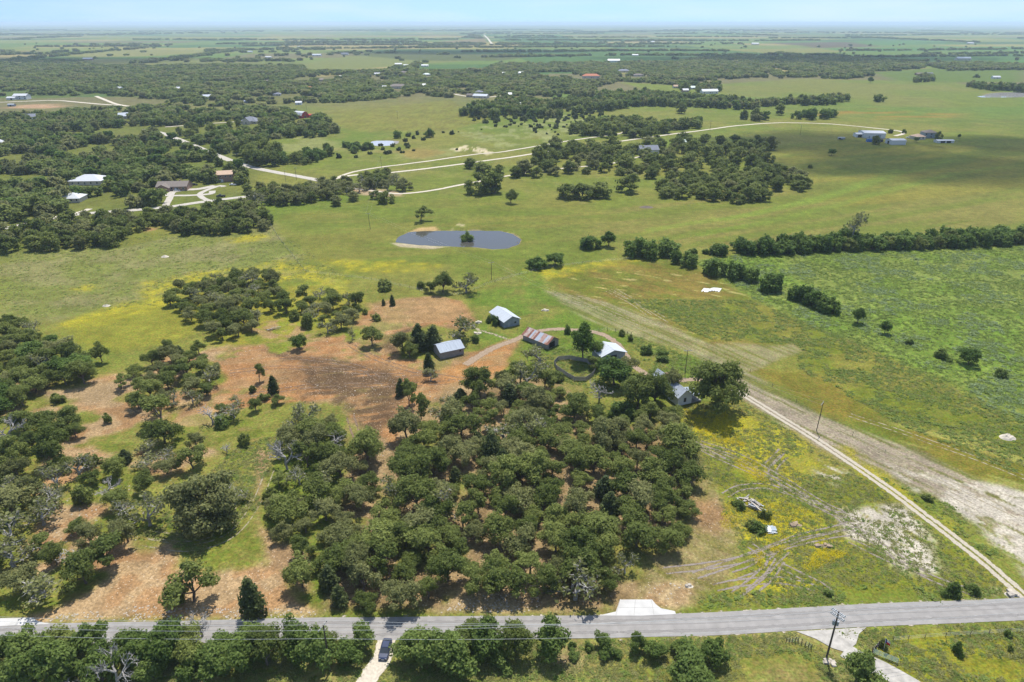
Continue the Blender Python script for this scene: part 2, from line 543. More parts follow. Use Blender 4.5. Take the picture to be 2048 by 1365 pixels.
M['flagred'] = mat('flag_red', (0.5, 0.03, 0.03), 0.8, 0.1, 1.0)
M['bin'] = mat('dark_blue_plastic', (0.02, 0.03, 0.05), 0.5, 0.1, 1.0)
M['oak'] = leafmat('live_oak_leaves', (0.102, 0.138, 0.028), (0.230, 0.264, 0.066))
M['oakgrey'] = leafmat('grey_green_oak_leaves', (0.150, 0.166, 0.052), (0.268, 0.275, 0.105))
M['juniper'] = leafmat('juniper_leaves', (0.058, 0.084, 0.026), (0.120, 0.148, 0.048))
M['lush'] = leafmat('roadside_leaves', (0.100, 0.155, 0.030), (0.195, 0.255, 0.062))
M['elm'] = leafmat('elm_leaves', (0.075, 0.135, 0.022), (0.165, 0.235, 0.050))
M['woods'] = leafmat('wood_leaves', (0.102, 0.146, 0.032), (0.222, 0.268, 0.072))
M['weedy'] = leafmat('weed_leaves', (0.140, 0.205, 0.034), (0.23, 0.295, 0.065))
M['weedgrey'] = leafmat('pale_weed_leaves', (0.19, 0.26, 0.10), (0.27, 0.34, 0.16))
M['grassblade'] = leafmat('grass_blades', (0.17, 0.19, 0.05), (0.28, 0.27, 0.10))
M['flower'] = leafmat('yellow_flowers', (0.58, 0.47, 0.012), (0.68, 0.58, 0.03))
M['gravel'] = ragged('caliche_gravel', (0.38, 0.33, 0.26), (0.50, 0.45, 0.36), 0.3, 0.6)
M['twotrack'] = ragged('two_track_gravel', (0.295, 0.26, 0.20), (0.39, 0.345, 0.27), 0.3, 0.9, centre=0.3)
M['dirttrack'] = ragged('brown_dirt_track', (0.20, 0.145, 0.095), (0.29, 0.215, 0.145), 0.5, 0.5)
M['rut'] = ragged('mud_ruts', (0.15, 0.122, 0.10), (0.235, 0.20, 0.17), 0.7, 0.9, gap=0.18)
M['dozer'] = ragged('dark_dozer_marks', (0.115, 0.078, 0.05), (0.19, 0.13, 0.085), 0.8, 0.6, gap=0.45)
M['strawrut'] = ragged('straw_tyre_marks', (0.22, 0.19, 0.115), (0.29, 0.25, 0.165), 0.9, 0.7, gap=0.42)
M['roadpaint'] = ragged('oil_darkened_asphalt', (0.185, 0.175, 0.164), (0.21, 0.198, 0.186), 0.8, 0.5, gap=0.15)
M['shoulder'] = ragged('gravel_shoulder', (0.36, 0.31, 0.24), (0.48, 0.42, 0.33), 0.7, 0.8)

# ------------------------------------------------------------------ ground sheet
def axis(dense0, dense1, step, far, grow, near=None):
    c = list(np.arange(dense0, dense1 + 1e-6, step))
    s = step; p = c[-1]
    while p < far:
        s *= grow; p += s; c.append(p)
    s = step; p = c[0]; pre = []
    while p > (near if near is not None else -far):
        s *= grow * (1.0 if near is None else 1.15); p -= s; pre.append(p)
    return np.array(pre[::-1] + c)


gx = axis(-125, 125, 0.62, 42000, 1.042)
gy = axis(72, 300, 0.62, 42000, 1.022, near=-900)
GX, GY = np.meshgrid(gx, gy)
X = GX.ravel(); Y = GY.ravel()
Z = height(X, Y)
nX = len(X)
colr = np.zeros((nX, 3)); soil = np.zeros(nX); flow = np.zeros(nX); tall = np.zeros(nX)
DIST = np.sqrt(X * X + Y * Y)
nA = fbm(X, Y, 40, 4, 41); nB = fbm(X, Y, 12, 4, 51); nC = fbm(X, Y, 4, 3, 61); nD = fbm(X, Y, 150, 3, 71)


def blend(mask, col, sl=None, fl=None, tl=None):
    col = np.asarray(col, float)
    colr[:] = colr * (1 - mask[:, None]) + (col if col.ndim == 2 else col[None, :]) * mask[:, None]
    for arr, v in ((soil, sl), (flow, fl), (tall, tl)):
        if v is not None:
            arr[:] = arr * (1 - mask) + v * mask


def mixc(a, b, t):
    return np.asarray(a)[None, :] * (1 - t[:, None]) + np.asarray(b)[None, :] * t[:, None]


def pmask(pts, edge=3.0, rough=4.0, z=0.0, world=False):
    poly = np.asarray(pts, float) if world else GP(pts, z)
    pad = edge + rough + 2
    x0, y0 = poly.min(0) - pad; x1, y1 = poly.max(0) + pad
    m = (X > x0) & (X < x1) & (Y > y0) & (Y < y1)
    out = np.zeros(nX)
    if m.any():
        s = sdist(X[m], Y[m], poly) + (nB[m] - 0.5) * 2 * rough + (nC[m] - 0.5) * rough
        out[m] = sstep(-edge, edge, s)
    return out


def streak(ang, ls, ws, seed):
    """noise drawn out along a ground direction"""
    c, s = math.cos(ang), math.sin(ang)
    return fbm((X * c + Y * s) / ls, (-X * s + Y * c) / ws, 1.0, 3, seed)


# pasture
GREEN = np.array((0.165, 0.190, 0.046)); OLIVE = np.array((0.215, 0.205, 0.068)); LUSHC = np.array((0.125, 0.190, 0.036))
colr[:] = mixc(GREEN, OLIVE, sstep(0.38, 0.62, nA))
blend(sstep(0.52, 0.72, nD) * 0.5, LUSHC)
blend(sstep(0.55, 0.75, nB) * 0.35, (0.255, 0.215, 0.110))

# far country: patchwork of fields, hedged
far = sstep(900, 1300, DIST)
ca, sa = math.cos(0.12), math.sin(0.12)
U = X * ca + Y * sa; W = -X * sa + Y * ca
sw = 520.0; sh = 420.0
row = np.floor(W / sh + 0.35 * (fbm(U, W, 3000, 1, 5) - 0.5))
wid = 400 + 700 * _tab[(row.astype(np.int64) * 733) & 65535]
cel = np.floor(U / wid + 7.7 * _tab[(row.astype(np.int64) * 191) & 65535])
hsh = _tab[(row.astype(np.int64) * 9173 + cel.astype(np.int64) * 3571) & 65535]
pal = np.array([(0.075, 0.185, 0.050), (0.175, 0.215, 0.075), (0.300, 0.260, 0.120), (0.060, 0.140, 0.050), (0.130, 0.200, 0.055),
                (0.340, 0.260, 0.170), (0.055, 0.115, 0.050), (0.210, 0.230, 0.085), (0.120, 0.195, 0.055), (0.180, 0.150, 0.125)])
blend(far * 0.85, pal[(hsh * 9.999).astype(int)])
blend(sstep(5000, 12000, DIST) * 0.4, (0.120, 0.160, 0.075))
# named far areas
blend(pmask([(0, 105), (60, 100), (100, 103), (30, 110), (0, 112)], 10, 8), (0.24, 0.20, 0.11))
blend(pmask([(120, 112), (240, 100), (400, 99), (420, 105), (300, 112), (180, 116)], 12, 10), (0.24, 0.225, 0.11))
blend(pmask([(180, 122), (330, 116), (520, 118), (520, 128), (330, 128)], 10, 8), (0.19, 0.195, 0.085))
blend(pmask([(560, 135), (700, 112), (960, 110), (1000, 118), (800, 132), (700, 140), (620, 142)], 12, 8), (0.19, 0.20, 0.085))
blend(pmask([(700, 110), (800, 104), (1080, 112), (1000, 122), (840, 122)], 12, 8), (0.105, 0.120, 0.050))
blend(pmask([(1540, 85), (1700, 84), (1760, 92), (1640, 95)], 14, 6), (0.13, 0.10, 0.085))
blend(pmask([(1420, 98), (1640, 95), (1700, 104), (1540, 108)], 12, 8), (0.23, 0.22, 0.09))
blend(pmask([(880, 84), (970, 78), (975, 86), (890, 90)], 12, 6), (0.23, 0.17, 0.11))
blend(pmask([(1740, 145), (1840, 138), (2048, 138), (2048, 165), (1800, 165)], 8, 6), (0.12, 0.165, 0.042))
blend(pmask([(1910, 131), (2048, 124), (2048, 135), (1960, 136)], 8, 4), (0.08, 0.19, 0.045))
blend(pmask([(1340, 175), (1600, 158), (1900, 165), (2048, 190), (2048, 215), (1800, 215), (1540, 195), (1460, 195)], 8, 6), mixc((0.165, 0.195, 0.055), (0.195, 0.195, 0.075), sstep(.4, .6, nD)))
blend(pmask([(1240, 165), (1400, 172), (1470, 195), (1300, 182)], 8, 5), (0.175, 0.205, 0.05))
blend(pmask([(1600, 228), (1740, 218), (1960, 230), (1960, 240), (1760, 240)], 10, 8) * sstep(0.42, 0.6, streak(0.1, 60, 12, 88)), (0.30, 0.19, 0.06))
blend(pmask([(660, 225), (900, 200), (980, 240), (900, 262), (700, 262)], 5, 6) * 0.7, mixc((0.225, 0.215, 0.065), (0.19, 0.16, 0.055), sstep(.45, .6, nC)))
blend(pmask([(470, 285), (620, 270), (740, 300), (930, 300), (900, 312), (700, 330), (560, 320)], 4, 5) * sstep(0.42, 0.6, nA) * 0.8, (0.255, 0.255, 0.14))
blend(pmask([(900, 262), (1140, 230), (1250, 262), (1000, 295)], 5, 6) * sstep(0.45, 0.6, nB) * 0.7, (0.30, 0.30, 0.20))
blend(pmask([(640, 300), (760, 290), (900, 305), (820, 320), (680, 318)], 4, 6) * sstep(0.5, 0.65, nA) * 0.6, (0.31, 0.19, 0.08))
# mid pasture: mown bands in the right-hand field
mid = pmask([(1040, 420), (1330, 400), (1620, 380), (2060, 300), (2060, 480), (1480, 495), (1260, 500), (1100, 480)], 12, 6)
blend(mid * 0.85, mixc((0.165, 0.185, 0.046), (0.225, 0.195, 0.080), sstep(0.38, 0.62, streak(0.42, 90, 9, 91))))
mid2 = pmask([(1540, 300), (1700, 280), (2060, 300), (2060, 380), (1700, 420), (1620, 380)], 12, 6)
blend(mid2 * 0.8, mixc((0.145, 0.165, 0.036), (0.235, 0.205, 0.055), sstep(0.4, 0.62, streak(0.42, 110, 14, 95))))
mid3 = pmask([(560, 430), (740, 400), (1000, 400), (1240, 420), (1100, 520), (720, 545), (600, 520)], 10, 6)
blend(mid3 * 0.75, mixc((0.150, 0.180, 0.042), (0.205, 0.190, 0.062), sstep(0.4, 0.62, streak(0.15, 60, 12, 97))))
for pts, w in (([(1400, 470), (1600, 430), (1900, 350), (2048, 330)], 3.0), ([(1300, 460), (1500, 430), (1700, 380), (1900, 320)], 3.0), ([(1450, 440), (1640, 400), (1800, 340)], 3.5)):
    d = pdist(X, Y, GP(pts)) + (nB - .5) * 3
    blend((1 - sstep(w * .6, w * 1.6, d)) * 0.55, (0.185, 0.245, 0.05))
# left pasture, greyer, with flowers
lp = pmask([(0, 500), (260, 490), (540, 450), (620, 540), (700, 570), (560, 560), (380, 560), (330, 610), (120, 640), (0, 640)], 5, 4)
blend(lp * 0.85, mixc((0.195, 0.205, 0.082), (0.250, 0.225, 0.150), sstep(0.45, 0.62, nB * .6 + nA * .4)))
blend(pmask([(120, 650), (230, 610), (340, 590), (420, 640), (350, 690), (200, 705), (150, 690)], 4, 4) * 0.8, (0.255, 0.235, 0.048))
for pts in ([(455, 478), (500, 468), (532, 470), (525, 480), (480, 487)], [(300, 560), (430, 540), (560, 522), (620, 530), (700, 562), (690, 580), (590, 560), (540, 572), (470, 545), (330, 600), (290, 590)],
            [(130, 645), (190, 622), (260, 612), (350, 590), (350, 605), (240, 640), (150, 660)], [(145, 578), (185, 567), (190, 575), (150, 585)],
            [(520, 600), (640, 600), (660, 640), (560, 650)], [(640, 520), (760, 525), (880, 530), (860, 545), (690, 545)],
            [(730, 665), (790, 645), (790, 660), (740, 680)], [(1050, 540), (1180, 525), (1300, 520), (1100, 560)]):
    blend(pmask(pts, 4, 5) * (0.35 + 0.5 * sstep(.4, .6, nC)), (0.27, 0.25, 0.05), fl=0.75)
blend(pmask([(380, 590), (640, 560), (720, 590), (720, 640), (520, 690), (430, 690)], 4, 4) * 0.8, mixc((0.20, 0.225, 0.055), (0.27, 0.235, 0.06), sstep(.4, .6, nB)), fl=0.25)
# brown-topped hay meadow behind the sheds and the lush weedy field on the right
bm_ = pmask([(1090, 560), (1250, 520), (1400, 540), (1600, 640), (1640, 700), (1420, 690), (1260, 620), (1140, 590)], 4, 3)
blend(bm_, mixc((0.150, 0.160, 0.035), (0.225, 0.165, 0.062), sstep(0.36, 0.62, nB * .5 + streak(-0.5, 14, 5, 101) * .5)))
blend(bm_ * sstep(0.68, 0.78, streak(-0.5, 8, 2.0, 102)), (0.42, 0.35, 0.20))
wf = pmask([(1390, 525), (1480, 510), (2060, 492), (2060, 860), (1900, 770), (1720, 690), (1600, 650), (1480, 580)], 4, 3)
blend(wf, mixc((0.150, 0.205, 0.048), (0.205, 0.230, 0.080), sstep(0.36, 0.62, nB)), tl=1.0)
blend(wf * sstep(0.46, 0.62, streak(-0.35, 40, 5, 171)) * 0.45, (0.235, 0.270, 0.105))
blend(wf * sstep(0.5, 0.7, nA) * 0.6, (0.170, 0.250, 0.05))
tf = pmask([(1250, 600), (1500, 600), (1720, 690), (1900, 770), (2060, 860), (2060, 960), (1800, 850), (1600, 740), (1590, 690), (1420, 680)], 4, 3)
blend(tf, mixc((0.130, 0.155, 0.034), (0.195, 0.180, 0.060), sstep(0.36, 0.62, nB)), tl=0.8, fl=0.16)
bf = pmask([(1500, 740), (1600, 740), (1800, 840), (2060, 930), (2060, 1010), (1800, 890), (1640, 820)], 4, 3)
blend(bf, mixc((0.145, 0.150, 0.030), (0.215, 0.165, 0.045), sstep(0.36, 0.62, nB * .5 + nA * .5)), tl=0.35)
st = pmask([(1760, 840), (2060, 890), (2060, 990), (1900, 930), (1800, 880)], 4, 3)
blend(st * sstep(0.52, 0.66, streak(-0.62, 30, 2.4, 111)) * 0.75, (0.37, 0.34, 0.16))
# yard around the sheds
blend(pmask([(930, 590), (1090, 560), (1180, 640), (1260, 670), (1440, 730), (1440, 800), (1180, 800), (1060, 740), (1040, 700), (940, 680), (960, 640)], 3, 3), mixc((0.140, 0.190, 0.040), (0.215, 0.205, 0.070), sstep(.4, .6, nB)), tl=0.6)
# mown strip
ms_ = pmask([(1085, 582), (1150, 590), (1260, 618), (1420, 688), (1590, 690), (1605, 702), (1495, 745), (1640, 835), (1800, 885), (2060, 1005), (2060, 1110), (1900, 1010), (1640, 905), (1480, 795),
             (1440, 750), (1380, 705), (1250, 668), (1170, 640)], 1.6, 1.6)
p0 = np.array(G(1240, 650)); p1 = np.array(G(1900, 950)); ANG = math.atan2(p1[1] - p0[1], p1[0] - p0[0])
stk = streak(ANG, 26, 1.3, 121)
ms_ = ms_ * (0.5 + 0.5 * (1 - sstep(175, 235, Y)))
blend(ms_, mixc((0.155, 0.155, 0.060), (0.360, 0.305, 0.310), sstep(0.36, 0.58, stk * 0.8 + nA * .2)), sl=0.35, tl=0.0, fl=0.0)
blend(pmask([(1480, 760), (1640, 850), (1800, 900), (2060, 1010), (2060, 1090), (1900, 1005), (1640, 895), (1500, 800)], 2, 2) * sstep(.4, .6, stk) * 0.8, (0.320, 0.275, 0.285), sl=0.8)
# field between the woods and the drive
rf = pmask([(1360, 815), (1480, 800), (1640, 900), (1860, 1040), (2030, 1180), (1900, 1190), (1560, 1205), (1400, 1210), (1390, 1120), (1470, 1060), (1400, 930)], 2, 2)
blend(rf, mixc((0.165, 0.180, 0.040), (0.225, 0.200, 0.070), sstep(.38, .62, nB)), fl=0.15, tl=0.35)
for pts, v in (([(1365, 820), (1430, 812), (1500, 845), (1530, 900), (1480, 905), (1400, 870)], 1.0), ([(1450, 880), (1530, 890), (1620, 1000), (1560, 990), (1470, 930)], .8),
               ([(1450, 1000), (1560, 1000), (1640, 1030), (1650, 1060), (1560, 1080), (1470, 1095), (1440, 1050)], .9), ([(1500, 1100), (1600, 1080), (1700, 1075), (1720, 1100), (1600, 1150), (1520, 1140)], .9),
               ([(1500, 1150), (1620, 1150), (1640, 1185), (1520, 1190)], .8), ([(1700, 900), (1760, 950), (1920, 1060), (1880, 1060), (1720, 950)], .5), ([(1420, 840), (1560, 850), (1640, 930), (1600, 930)], .5)):
    blend(pmask(pts, 3, 4.5) * (.3 + .6 * sstep(.38, .58, nC)), (0.245, 0.235, 0.045), fl=v * 1.1)
# mown brown corner by the new driveway
mc = pmask([(1380, 890), (1420, 950), (1470, 1050), (1490, 1110), (1430, 1170), (1395, 1205), (1300, 1205), (1285, 1110), (1370, 1080)], 2, 2)
swl = fbm(np.hypot(X - G(1500, 1010)[0], Y - G(1500, 1010)[1]), nA * 20, 1.6, 2, 133)
blend(mc, mixc((0.215, 0.195, 0.080), (0.300, 0.245, 0.155), sstep(.36, .62, swl * .6 + nB * .4)), sl=0.55, fl=0, tl=0)
blend(pmask([(1380, 990), (1430, 1000), (1460, 1040), (1420, 1060), (1385, 1040)], 3, 3) * .8, (0.33, 0.20, 0.13), sl=1)
blend(pmask([(1285, 1170), (1350, 1155), (1385, 1163), (1390, 1212), (1350, 1226), (1285, 1205)], 1.2, 1.4), mixc((0.52, 0.41, 0.28), (0.40, 0.28, 0.18), sstep(.45, .65, nC)), sl=1, fl=0)
# caliche scrapes
pat = streak(ANG + 0.1, 4.0, 1.2, 141) * .45 + nC * .3 + nB * .25
for pts, k in (([(1685, 1020), (1740, 1008), (1800, 1012), (1850, 1045), (1900, 1140), (1905, 1158), (1800, 1145), (1760, 1095), (1695, 1075)], 0.30), ([(1850, 955), (1930, 960), (2060, 985), (2060, 1095), (1980, 1060), (1900, 1010)], 0.41),
               ([(1890, 1000), (2060, 1080), (2060, 1150), (1960, 1060)], 0.42), ([(1640, 920), (1700, 950), (1690, 980), (1640, 950)], 0.52), ([(1600, 980), (1680, 1010), (1700, 1040), (1620, 1010)], 0.53),
               ([(1780, 930), (1850, 950), (1920, 1010), (1830, 980)], 0.5), ([(1850, 1130), (1930, 1160), (2010, 1190), (1960, 1195), (1850, 1150)], 0.5)):
    blend(pmask(pts, 2, 3) * sstep(k, k + 0.09, pat), (0.52, 0.495, 0.54), sl=0.9, fl=0, tl=0)
# bare red soil of the clearing
SOIL = np.array((0.375, 0.205, 0.105)); SOILP = np.array((0.400, 0.270, 0.165)); SOILD = np.array((0.115, 0.075, 0.050))
clr = pmask([(430, 700), (520, 690), (690, 668), (725, 625), (770, 602), (870, 592), (925, 602), (952, 640), (930, 662), (860, 650), (800, 668), (792, 690), (800, 715), (870, 722), (960, 700), (1010, 682), (1042, 676), (1034, 700),
             (1014, 738), (965, 775), (905, 795), (872, 805), (850, 845), (815, 855), (802, 900), (792, 946), (765, 932), (758, 885), (700, 855), (690, 805), (560, 805), (500, 815), (380, 852), (345, 846), (375, 800), (450, 762), (425, 730)], 1.5, 2.5)
trk = streak(0.25, 14, 1.4, 151)
blend(clr, mixc(SOIL, SOILP, sstep(.36, .62, nB * .6 + trk * .4)), sl=1, fl=0, tl=0)
blend(clr * sstep(0.50, 0.60, nC * .4 + nB * .6) * 0.75, (0.205, 0.200, 0.080), sl=.3)
blend(clr * sstep(0.50, 0.68, fbm(X, Y, 16, 3, 163)) * 0.55, (0.22, 0.145, 0.09), sl=1)
dk = np.maximum.reduce([pmask(p, 3, 5) for p in ([(640, 722), (740, 726), (850, 762), (820, 790), (700, 796), (640, 770)], [(700, 800), (800, 790), (830, 830), (770, 850), (760, 900), (720, 860)],
                                                [(800, 660), (860, 650), (850, 670), (800, 710), (770, 700)], [(520, 700), (660, 715), (690, 740), (560, 725)], [(600, 735), (690, 730), (700, 800), (600, 800)])])
blend(clr * dk * sstep(0.26, 0.50, trk * .6 + nC * .4) * 0.95, SOILD * 1.15, sl=1)
blend(pmask([(885, 742), (955, 708), (1018, 686), (1010, 740), (945, 772), (890, 780)], 2, 2) * .85, mixc((0.44, 0.235, 0.105), (0.40, 0.27, 0.15), sstep(.4, .6, trk)), sl=1)
blend(pmask([(730, 608), (800, 598), (870, 592), (930, 610), (945, 640), (860, 645), (760, 640)], 2, 3) * .8, mixc((0.40, 0.262, 0.150), (0.33, 0.225, 0.125), sstep(.4, .6, streak(0.1, 10, 2, 155))), sl=1)
for pts in ([(870, 600), (905, 600), (960, 640), (935, 668), (860, 655), (900, 640)],):
    pass
blend(pmask([(500, 655), (560, 640), (640, 668), (560, 690), (520, 680)], 2, 3) * sstep(.4, .55, nC), (0.34, 0.24, 0.15), sl=1)
# red ground under and between the left-hand trees
lw = pmask([(0, 760), (120, 770), (240, 745), (340, 700), (440, 700), (420, 760), (330, 840), (400, 870), (500, 820), (560, 830), (520, 1000), (560, 1120), (640, 1180), (640, 1232), (300, 1240), (0, 1245)], 4, 5)
blend(lw * sstep(0.46, 0.56, nB * .65 + nA * .35), mixc((0.375, 0.235, 0.140), (0.430, 0.315, 0.215), sstep(.4, .6, nC)), sl=1, fl=0)
blend(lw * (1 - sstep(0.42, 0.50, nB * .65 + nA * .35)), mixc((0.180, 0.190, 0.050), (0.245, 0.225, 0.085), sstep(.4, .6, nC)), tl=0.4)
blend(pmask([(330, 960), (480, 890), (560, 860), (560, 930), (520, 1010), (470, 1070), (400, 1110), (300, 1100), (275, 1070)], 2.5, 3), mixc((0.190, 0.210, 0.040), (0.250, 0.225, 0.085), sstep(.36, .6, swl * .6 + nB * .4)), sl=0, tl=0.5)
blend(pmask([(60, 1235), (200, 1165), (290, 1120), (340, 1085), (360, 1130), (450, 1140), (530, 1120), (640, 1215), (640, 1233), (300, 1241), (0, 1244)], 2, 3), mixc((0.425, 0.270, 0.165), (0.455, 0.335, 0.230), sstep(.4, .6, nC)), sl=1, fl=0, tl=0)
blend(pmask([(60, 785), (180, 772), (300, 748), (300, 765), (210, 800), (100, 805)], 2, 2), (0.36, 0.27, 0.185), sl=1)
blend(pmask([(515, 900), (545, 905), (530, 960), (525, 1040), (600, 1120), (640, 1190), (600, 1190), (520, 1100), (505, 1030), (510, 950)], 1.5, 2), (0.36, 0.25, 0.165), sl=1)
blend(pmask([(440, 715), (520, 690), (620, 680), (720, 650), (720, 670), (560, 720), (450, 740)], 2, 3) * sstep(.5, .6, nB), (0.21, 0.225, 0.05), sl=0)
# leaf litter under the lot's thicket
lit = pmask([(640, 1226), (676, 1000), (700, 850), (765, 872), (800, 905), (795, 850), (900, 775), (1060, 750), (1150, 775), (1180, 850), (1360, 850), (1385, 950), (1370, 1085), (1295, 1105), (1285, 1200), (1220, 1222)], 2, 2)
blend(lit, mixc((0.260, 0.190, 0.120), (0.365, 0.270, 0.180), sstep(.36, .62, nC)), sl=.9, fl=0, tl=0)
blend(lit * sstep(0.52, 0.62, nB) * .8, (0.185, 0.190, 0.055), sl=.1)
blend(pmask([(930, 1195), (1060, 1140), (1085, 1170), (1075, 1218), (880, 1224)], 2, 2), mixc((0.37, 0.275, 0.185), (0.45, 0.36, 0.25), sstep(.4, .6, nC)), sl=1)
# verges and the fields on this side of the road
vg = pmask([(0, 1262), (1200, 1278), (2060, 1242), (2060, 1400), (0, 1400)], 1, 1)
blend(vg, mixc((0.230, 0.225, 0.095), (0.285, 0.250, 0.140), sstep(.38, .62, nB)), sl=0, fl=0.03)
blend(pmask([(1720, 1262), (2060, 1248), (2060, 1400), (1800, 1400), (1740, 1300)], 2, 2), mixc((0.190, 0.190, 0.040), (0.250, 0.215, 0.070), sstep(.38, .62, nB)), fl=0.25)
blend(pmask([(1180, 1290), (1500, 1275), (1640, 1300), (1640, 1400), (1180, 1400)], 2, 2), mixc((0.270, 0.230, 0.120), (0.225, 0.215, 0.075), sstep(.38, .62, nB)))
blend(pmask([(760, 1330), (1100, 1300), (1200, 1320), (1150, 1400), (740, 1400)], 2, 3) * sstep(.42, .6, nB), (0.30, 0.24, 0.17), sl=.4)
# pond margins
for poly, w in ((POND, 5.0), (POND2, 6.0), (POND3, 10.0)):
    x0, y0 = poly.min(0) - 40; x1, y1 = poly.max(0) + 40
    m = (X > x0) & (X < x1) & (Y > y0) & (Y < y1)
    s = np.full(nX, -1e3); s[m] = sdist(X[m], Y[m], poly)
    blend(sstep(0.2, 1.2, s + (nC - .5) * 2), (0.30, 0.26, 0.18), sl=1)
blend(pmask([(780, 486), (830, 488), (900, 494), (860, 500), (800, 494)], 1, 1), (0.46, 0.42, 0.35), sl=1)
blend(pmask([(815, 464), (880, 460), (870, 455), (840, 456)], 1, 1), (0.48, 0.36, 0.20), sl=1)
blend(pmask([(903, 297), (930, 291), (960, 296), (990, 305), (978, 311), (950, 303), (915, 303)], 2, 3) * sstep(.36, .5, nC), (0.58, 0.53, 0.44), sl=1)
blend(pmask([(895, 455), (925, 445), (930, 452), (905, 460)], 1, 2) * sstep(.45, .6, nC), (0.42, 0.38, 0.28), sl=.6)
blend(pmask([(10, 216), (40, 209), (110, 208), (130, 212), (100, 217), (30, 218)], 3, 2), (0.44, 0.30, 0.22), sl=1)
blend(pmask([(288, 455), (310, 457), (300, 463), (285, 462)], 1, 1), (0.36, 0.22, 0.14), sl=1)
blend(pmask([(700, 375), (740, 378), (800, 384), (810, 393), (760, 394), (710, 388)], 1, 2), (0.45, 0.36, 0.28), sl=1)
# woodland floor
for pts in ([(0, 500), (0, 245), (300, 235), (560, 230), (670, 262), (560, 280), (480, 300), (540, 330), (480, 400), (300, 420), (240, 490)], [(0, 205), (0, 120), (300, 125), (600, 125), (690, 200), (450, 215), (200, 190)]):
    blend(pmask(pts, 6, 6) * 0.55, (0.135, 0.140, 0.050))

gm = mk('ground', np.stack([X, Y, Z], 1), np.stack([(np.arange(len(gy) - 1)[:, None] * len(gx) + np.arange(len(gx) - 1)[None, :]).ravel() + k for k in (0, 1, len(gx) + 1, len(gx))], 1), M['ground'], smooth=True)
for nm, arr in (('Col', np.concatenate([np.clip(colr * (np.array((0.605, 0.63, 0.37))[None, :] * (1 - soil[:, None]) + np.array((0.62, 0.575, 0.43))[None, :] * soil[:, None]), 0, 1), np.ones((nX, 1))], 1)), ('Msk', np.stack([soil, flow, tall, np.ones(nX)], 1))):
    a = gm.color_attributes.new(nm, 'FLOAT_COLOR', 'POINT')
    a.data.foreach_set('color', arr.astype(np.float32).ravel())
tag(link('ground', gm), 'rolling pasture with bare red clearings, flowers and far fields', None, None, 'structure')


# ------------------------------------------------------------------ roads, drives, tracks, water
def smooth_line(pts, step=2.0):
    p = [Vector((a, b)) for a, b in pts]
    p = [p[0] * 2 - p[1]] + p + [p[-1] * 2 - p[-2]]
    out = []
    for i in range(1, len(p) - 2):
        n = max(2, int((p[i + 1] - p[i]).length / step))
        for k in range(n):
            t = k / n
            a, b, c, d = p[i - 1], p[i], p[i + 1], p[i + 2]
            out.append(0.5 * ((2 * b) + (-a + c) * t + (2 * a - 5 * b + 4 * c - d) * t * t + (-a + 3 * b - 3 * c + d) * t ** 3))
    out.append(p[-2])
    return out


def ribbon(name, line, width, material, off=0.05, label=None, jit=0.0, parent=None, cross=3, kind='structure'):
    """a sheet laid along a line on the ground; UV.x runs across"""
    V = []; F = []; UV = []
    n = len(line); acc = 0.0
    rr = random.Random(len(V) + int(abs(line[0].x) * 10))
    for i, p in enumerate(line):
        t = (line[min(i + 1, n - 1)] - line[max(i - 1, 0)])
        t = t.normalized() if t.length > 1e-6 else Vector((1, 0))
        nn = Vector((-t.y, t.x))
        w = (width[0] + (width[1] - width[0]) * i / (n - 1) if isinstance(width, tuple) else width) * (1 + jit * (rr.random() - 0.5))
        if i:
            acc += (p - line[i - 1]).length
        for k in range(cross + 1):
            q = p + nn * w * (k / cross - 0.5)
            V.append((q.x, q.y)); UV.append((k / cross, acc / 10.0))
    xy = np.array(V); zz = height(xy[:, 0], xy[:, 1]) + off
    for i in range(n - 1):
        for k in range(cross):
            a = i * (cross + 1) + k
            F.append((a, a + cross + 1, a + cross + 2, a + 1))
    me = mk(name, np.concatenate([xy, zz[:, None]], 1), np.array(F), material, smooth=True)
    uvl = me.uv_layers.new(name='UVMap')
    fl = np.array(F).ravel()
    uvl.data.foreach_set('uv', np.array(UV, np.float32)[fl].ravel())
    o = link(name, me, parent)
    if label or kind:
        tag(o, label, None, None, kind)
    return o


def sheet(name, pts, material, off=0.06, label=None, sub=6, world=False):
    poly = [Vector((a, b, 0)) for a, b in (pts if world else GP(pts))]
    bm = bmesh.new()
    f = bm.faces.new([bm.verts.new(p) for p in poly])
    bmesh.ops.triangulate(bm, faces=[f])
    for _ in range(sub):
        es = [e for e in bm.edges if e.calc_length() > 2.2]
        if not es:
            break
        bmesh.ops.subdivide_edges(bm, edges=es, cuts=1)
        bmesh.ops.triangulate(bm, faces=bm.faces[:])
    for v in bm.verts:
        v.co.z = hz(v.co.x, v.co.y) + off
    for f in bm.faces:
        if f.normal.z < 0:
            f.normal_flip()
    me = bpy.data.meshes.new(name); bm.to_mesh(me); bm.free()
    me.materials.append(material)
    return tag(link(name, me), label, None, None, 'structure')


ROADS = []       # (line, clearance) kept free of trees


def road(name, pts, width, material, off, label, clear=None, jit=0.0, step=2.0, cross=3):
    ln = smooth_line([G(a, b) for a, b in pts], step)
    ROADS.append((np.array([(p.x, p.y) for p in ln]), clear if clear is not None else (width if not isinstance(width, tuple) else width[0]) * 0.5 + 1.5))
    return ribbon(name, ln, width, material, off, label, jit, cross=cross)


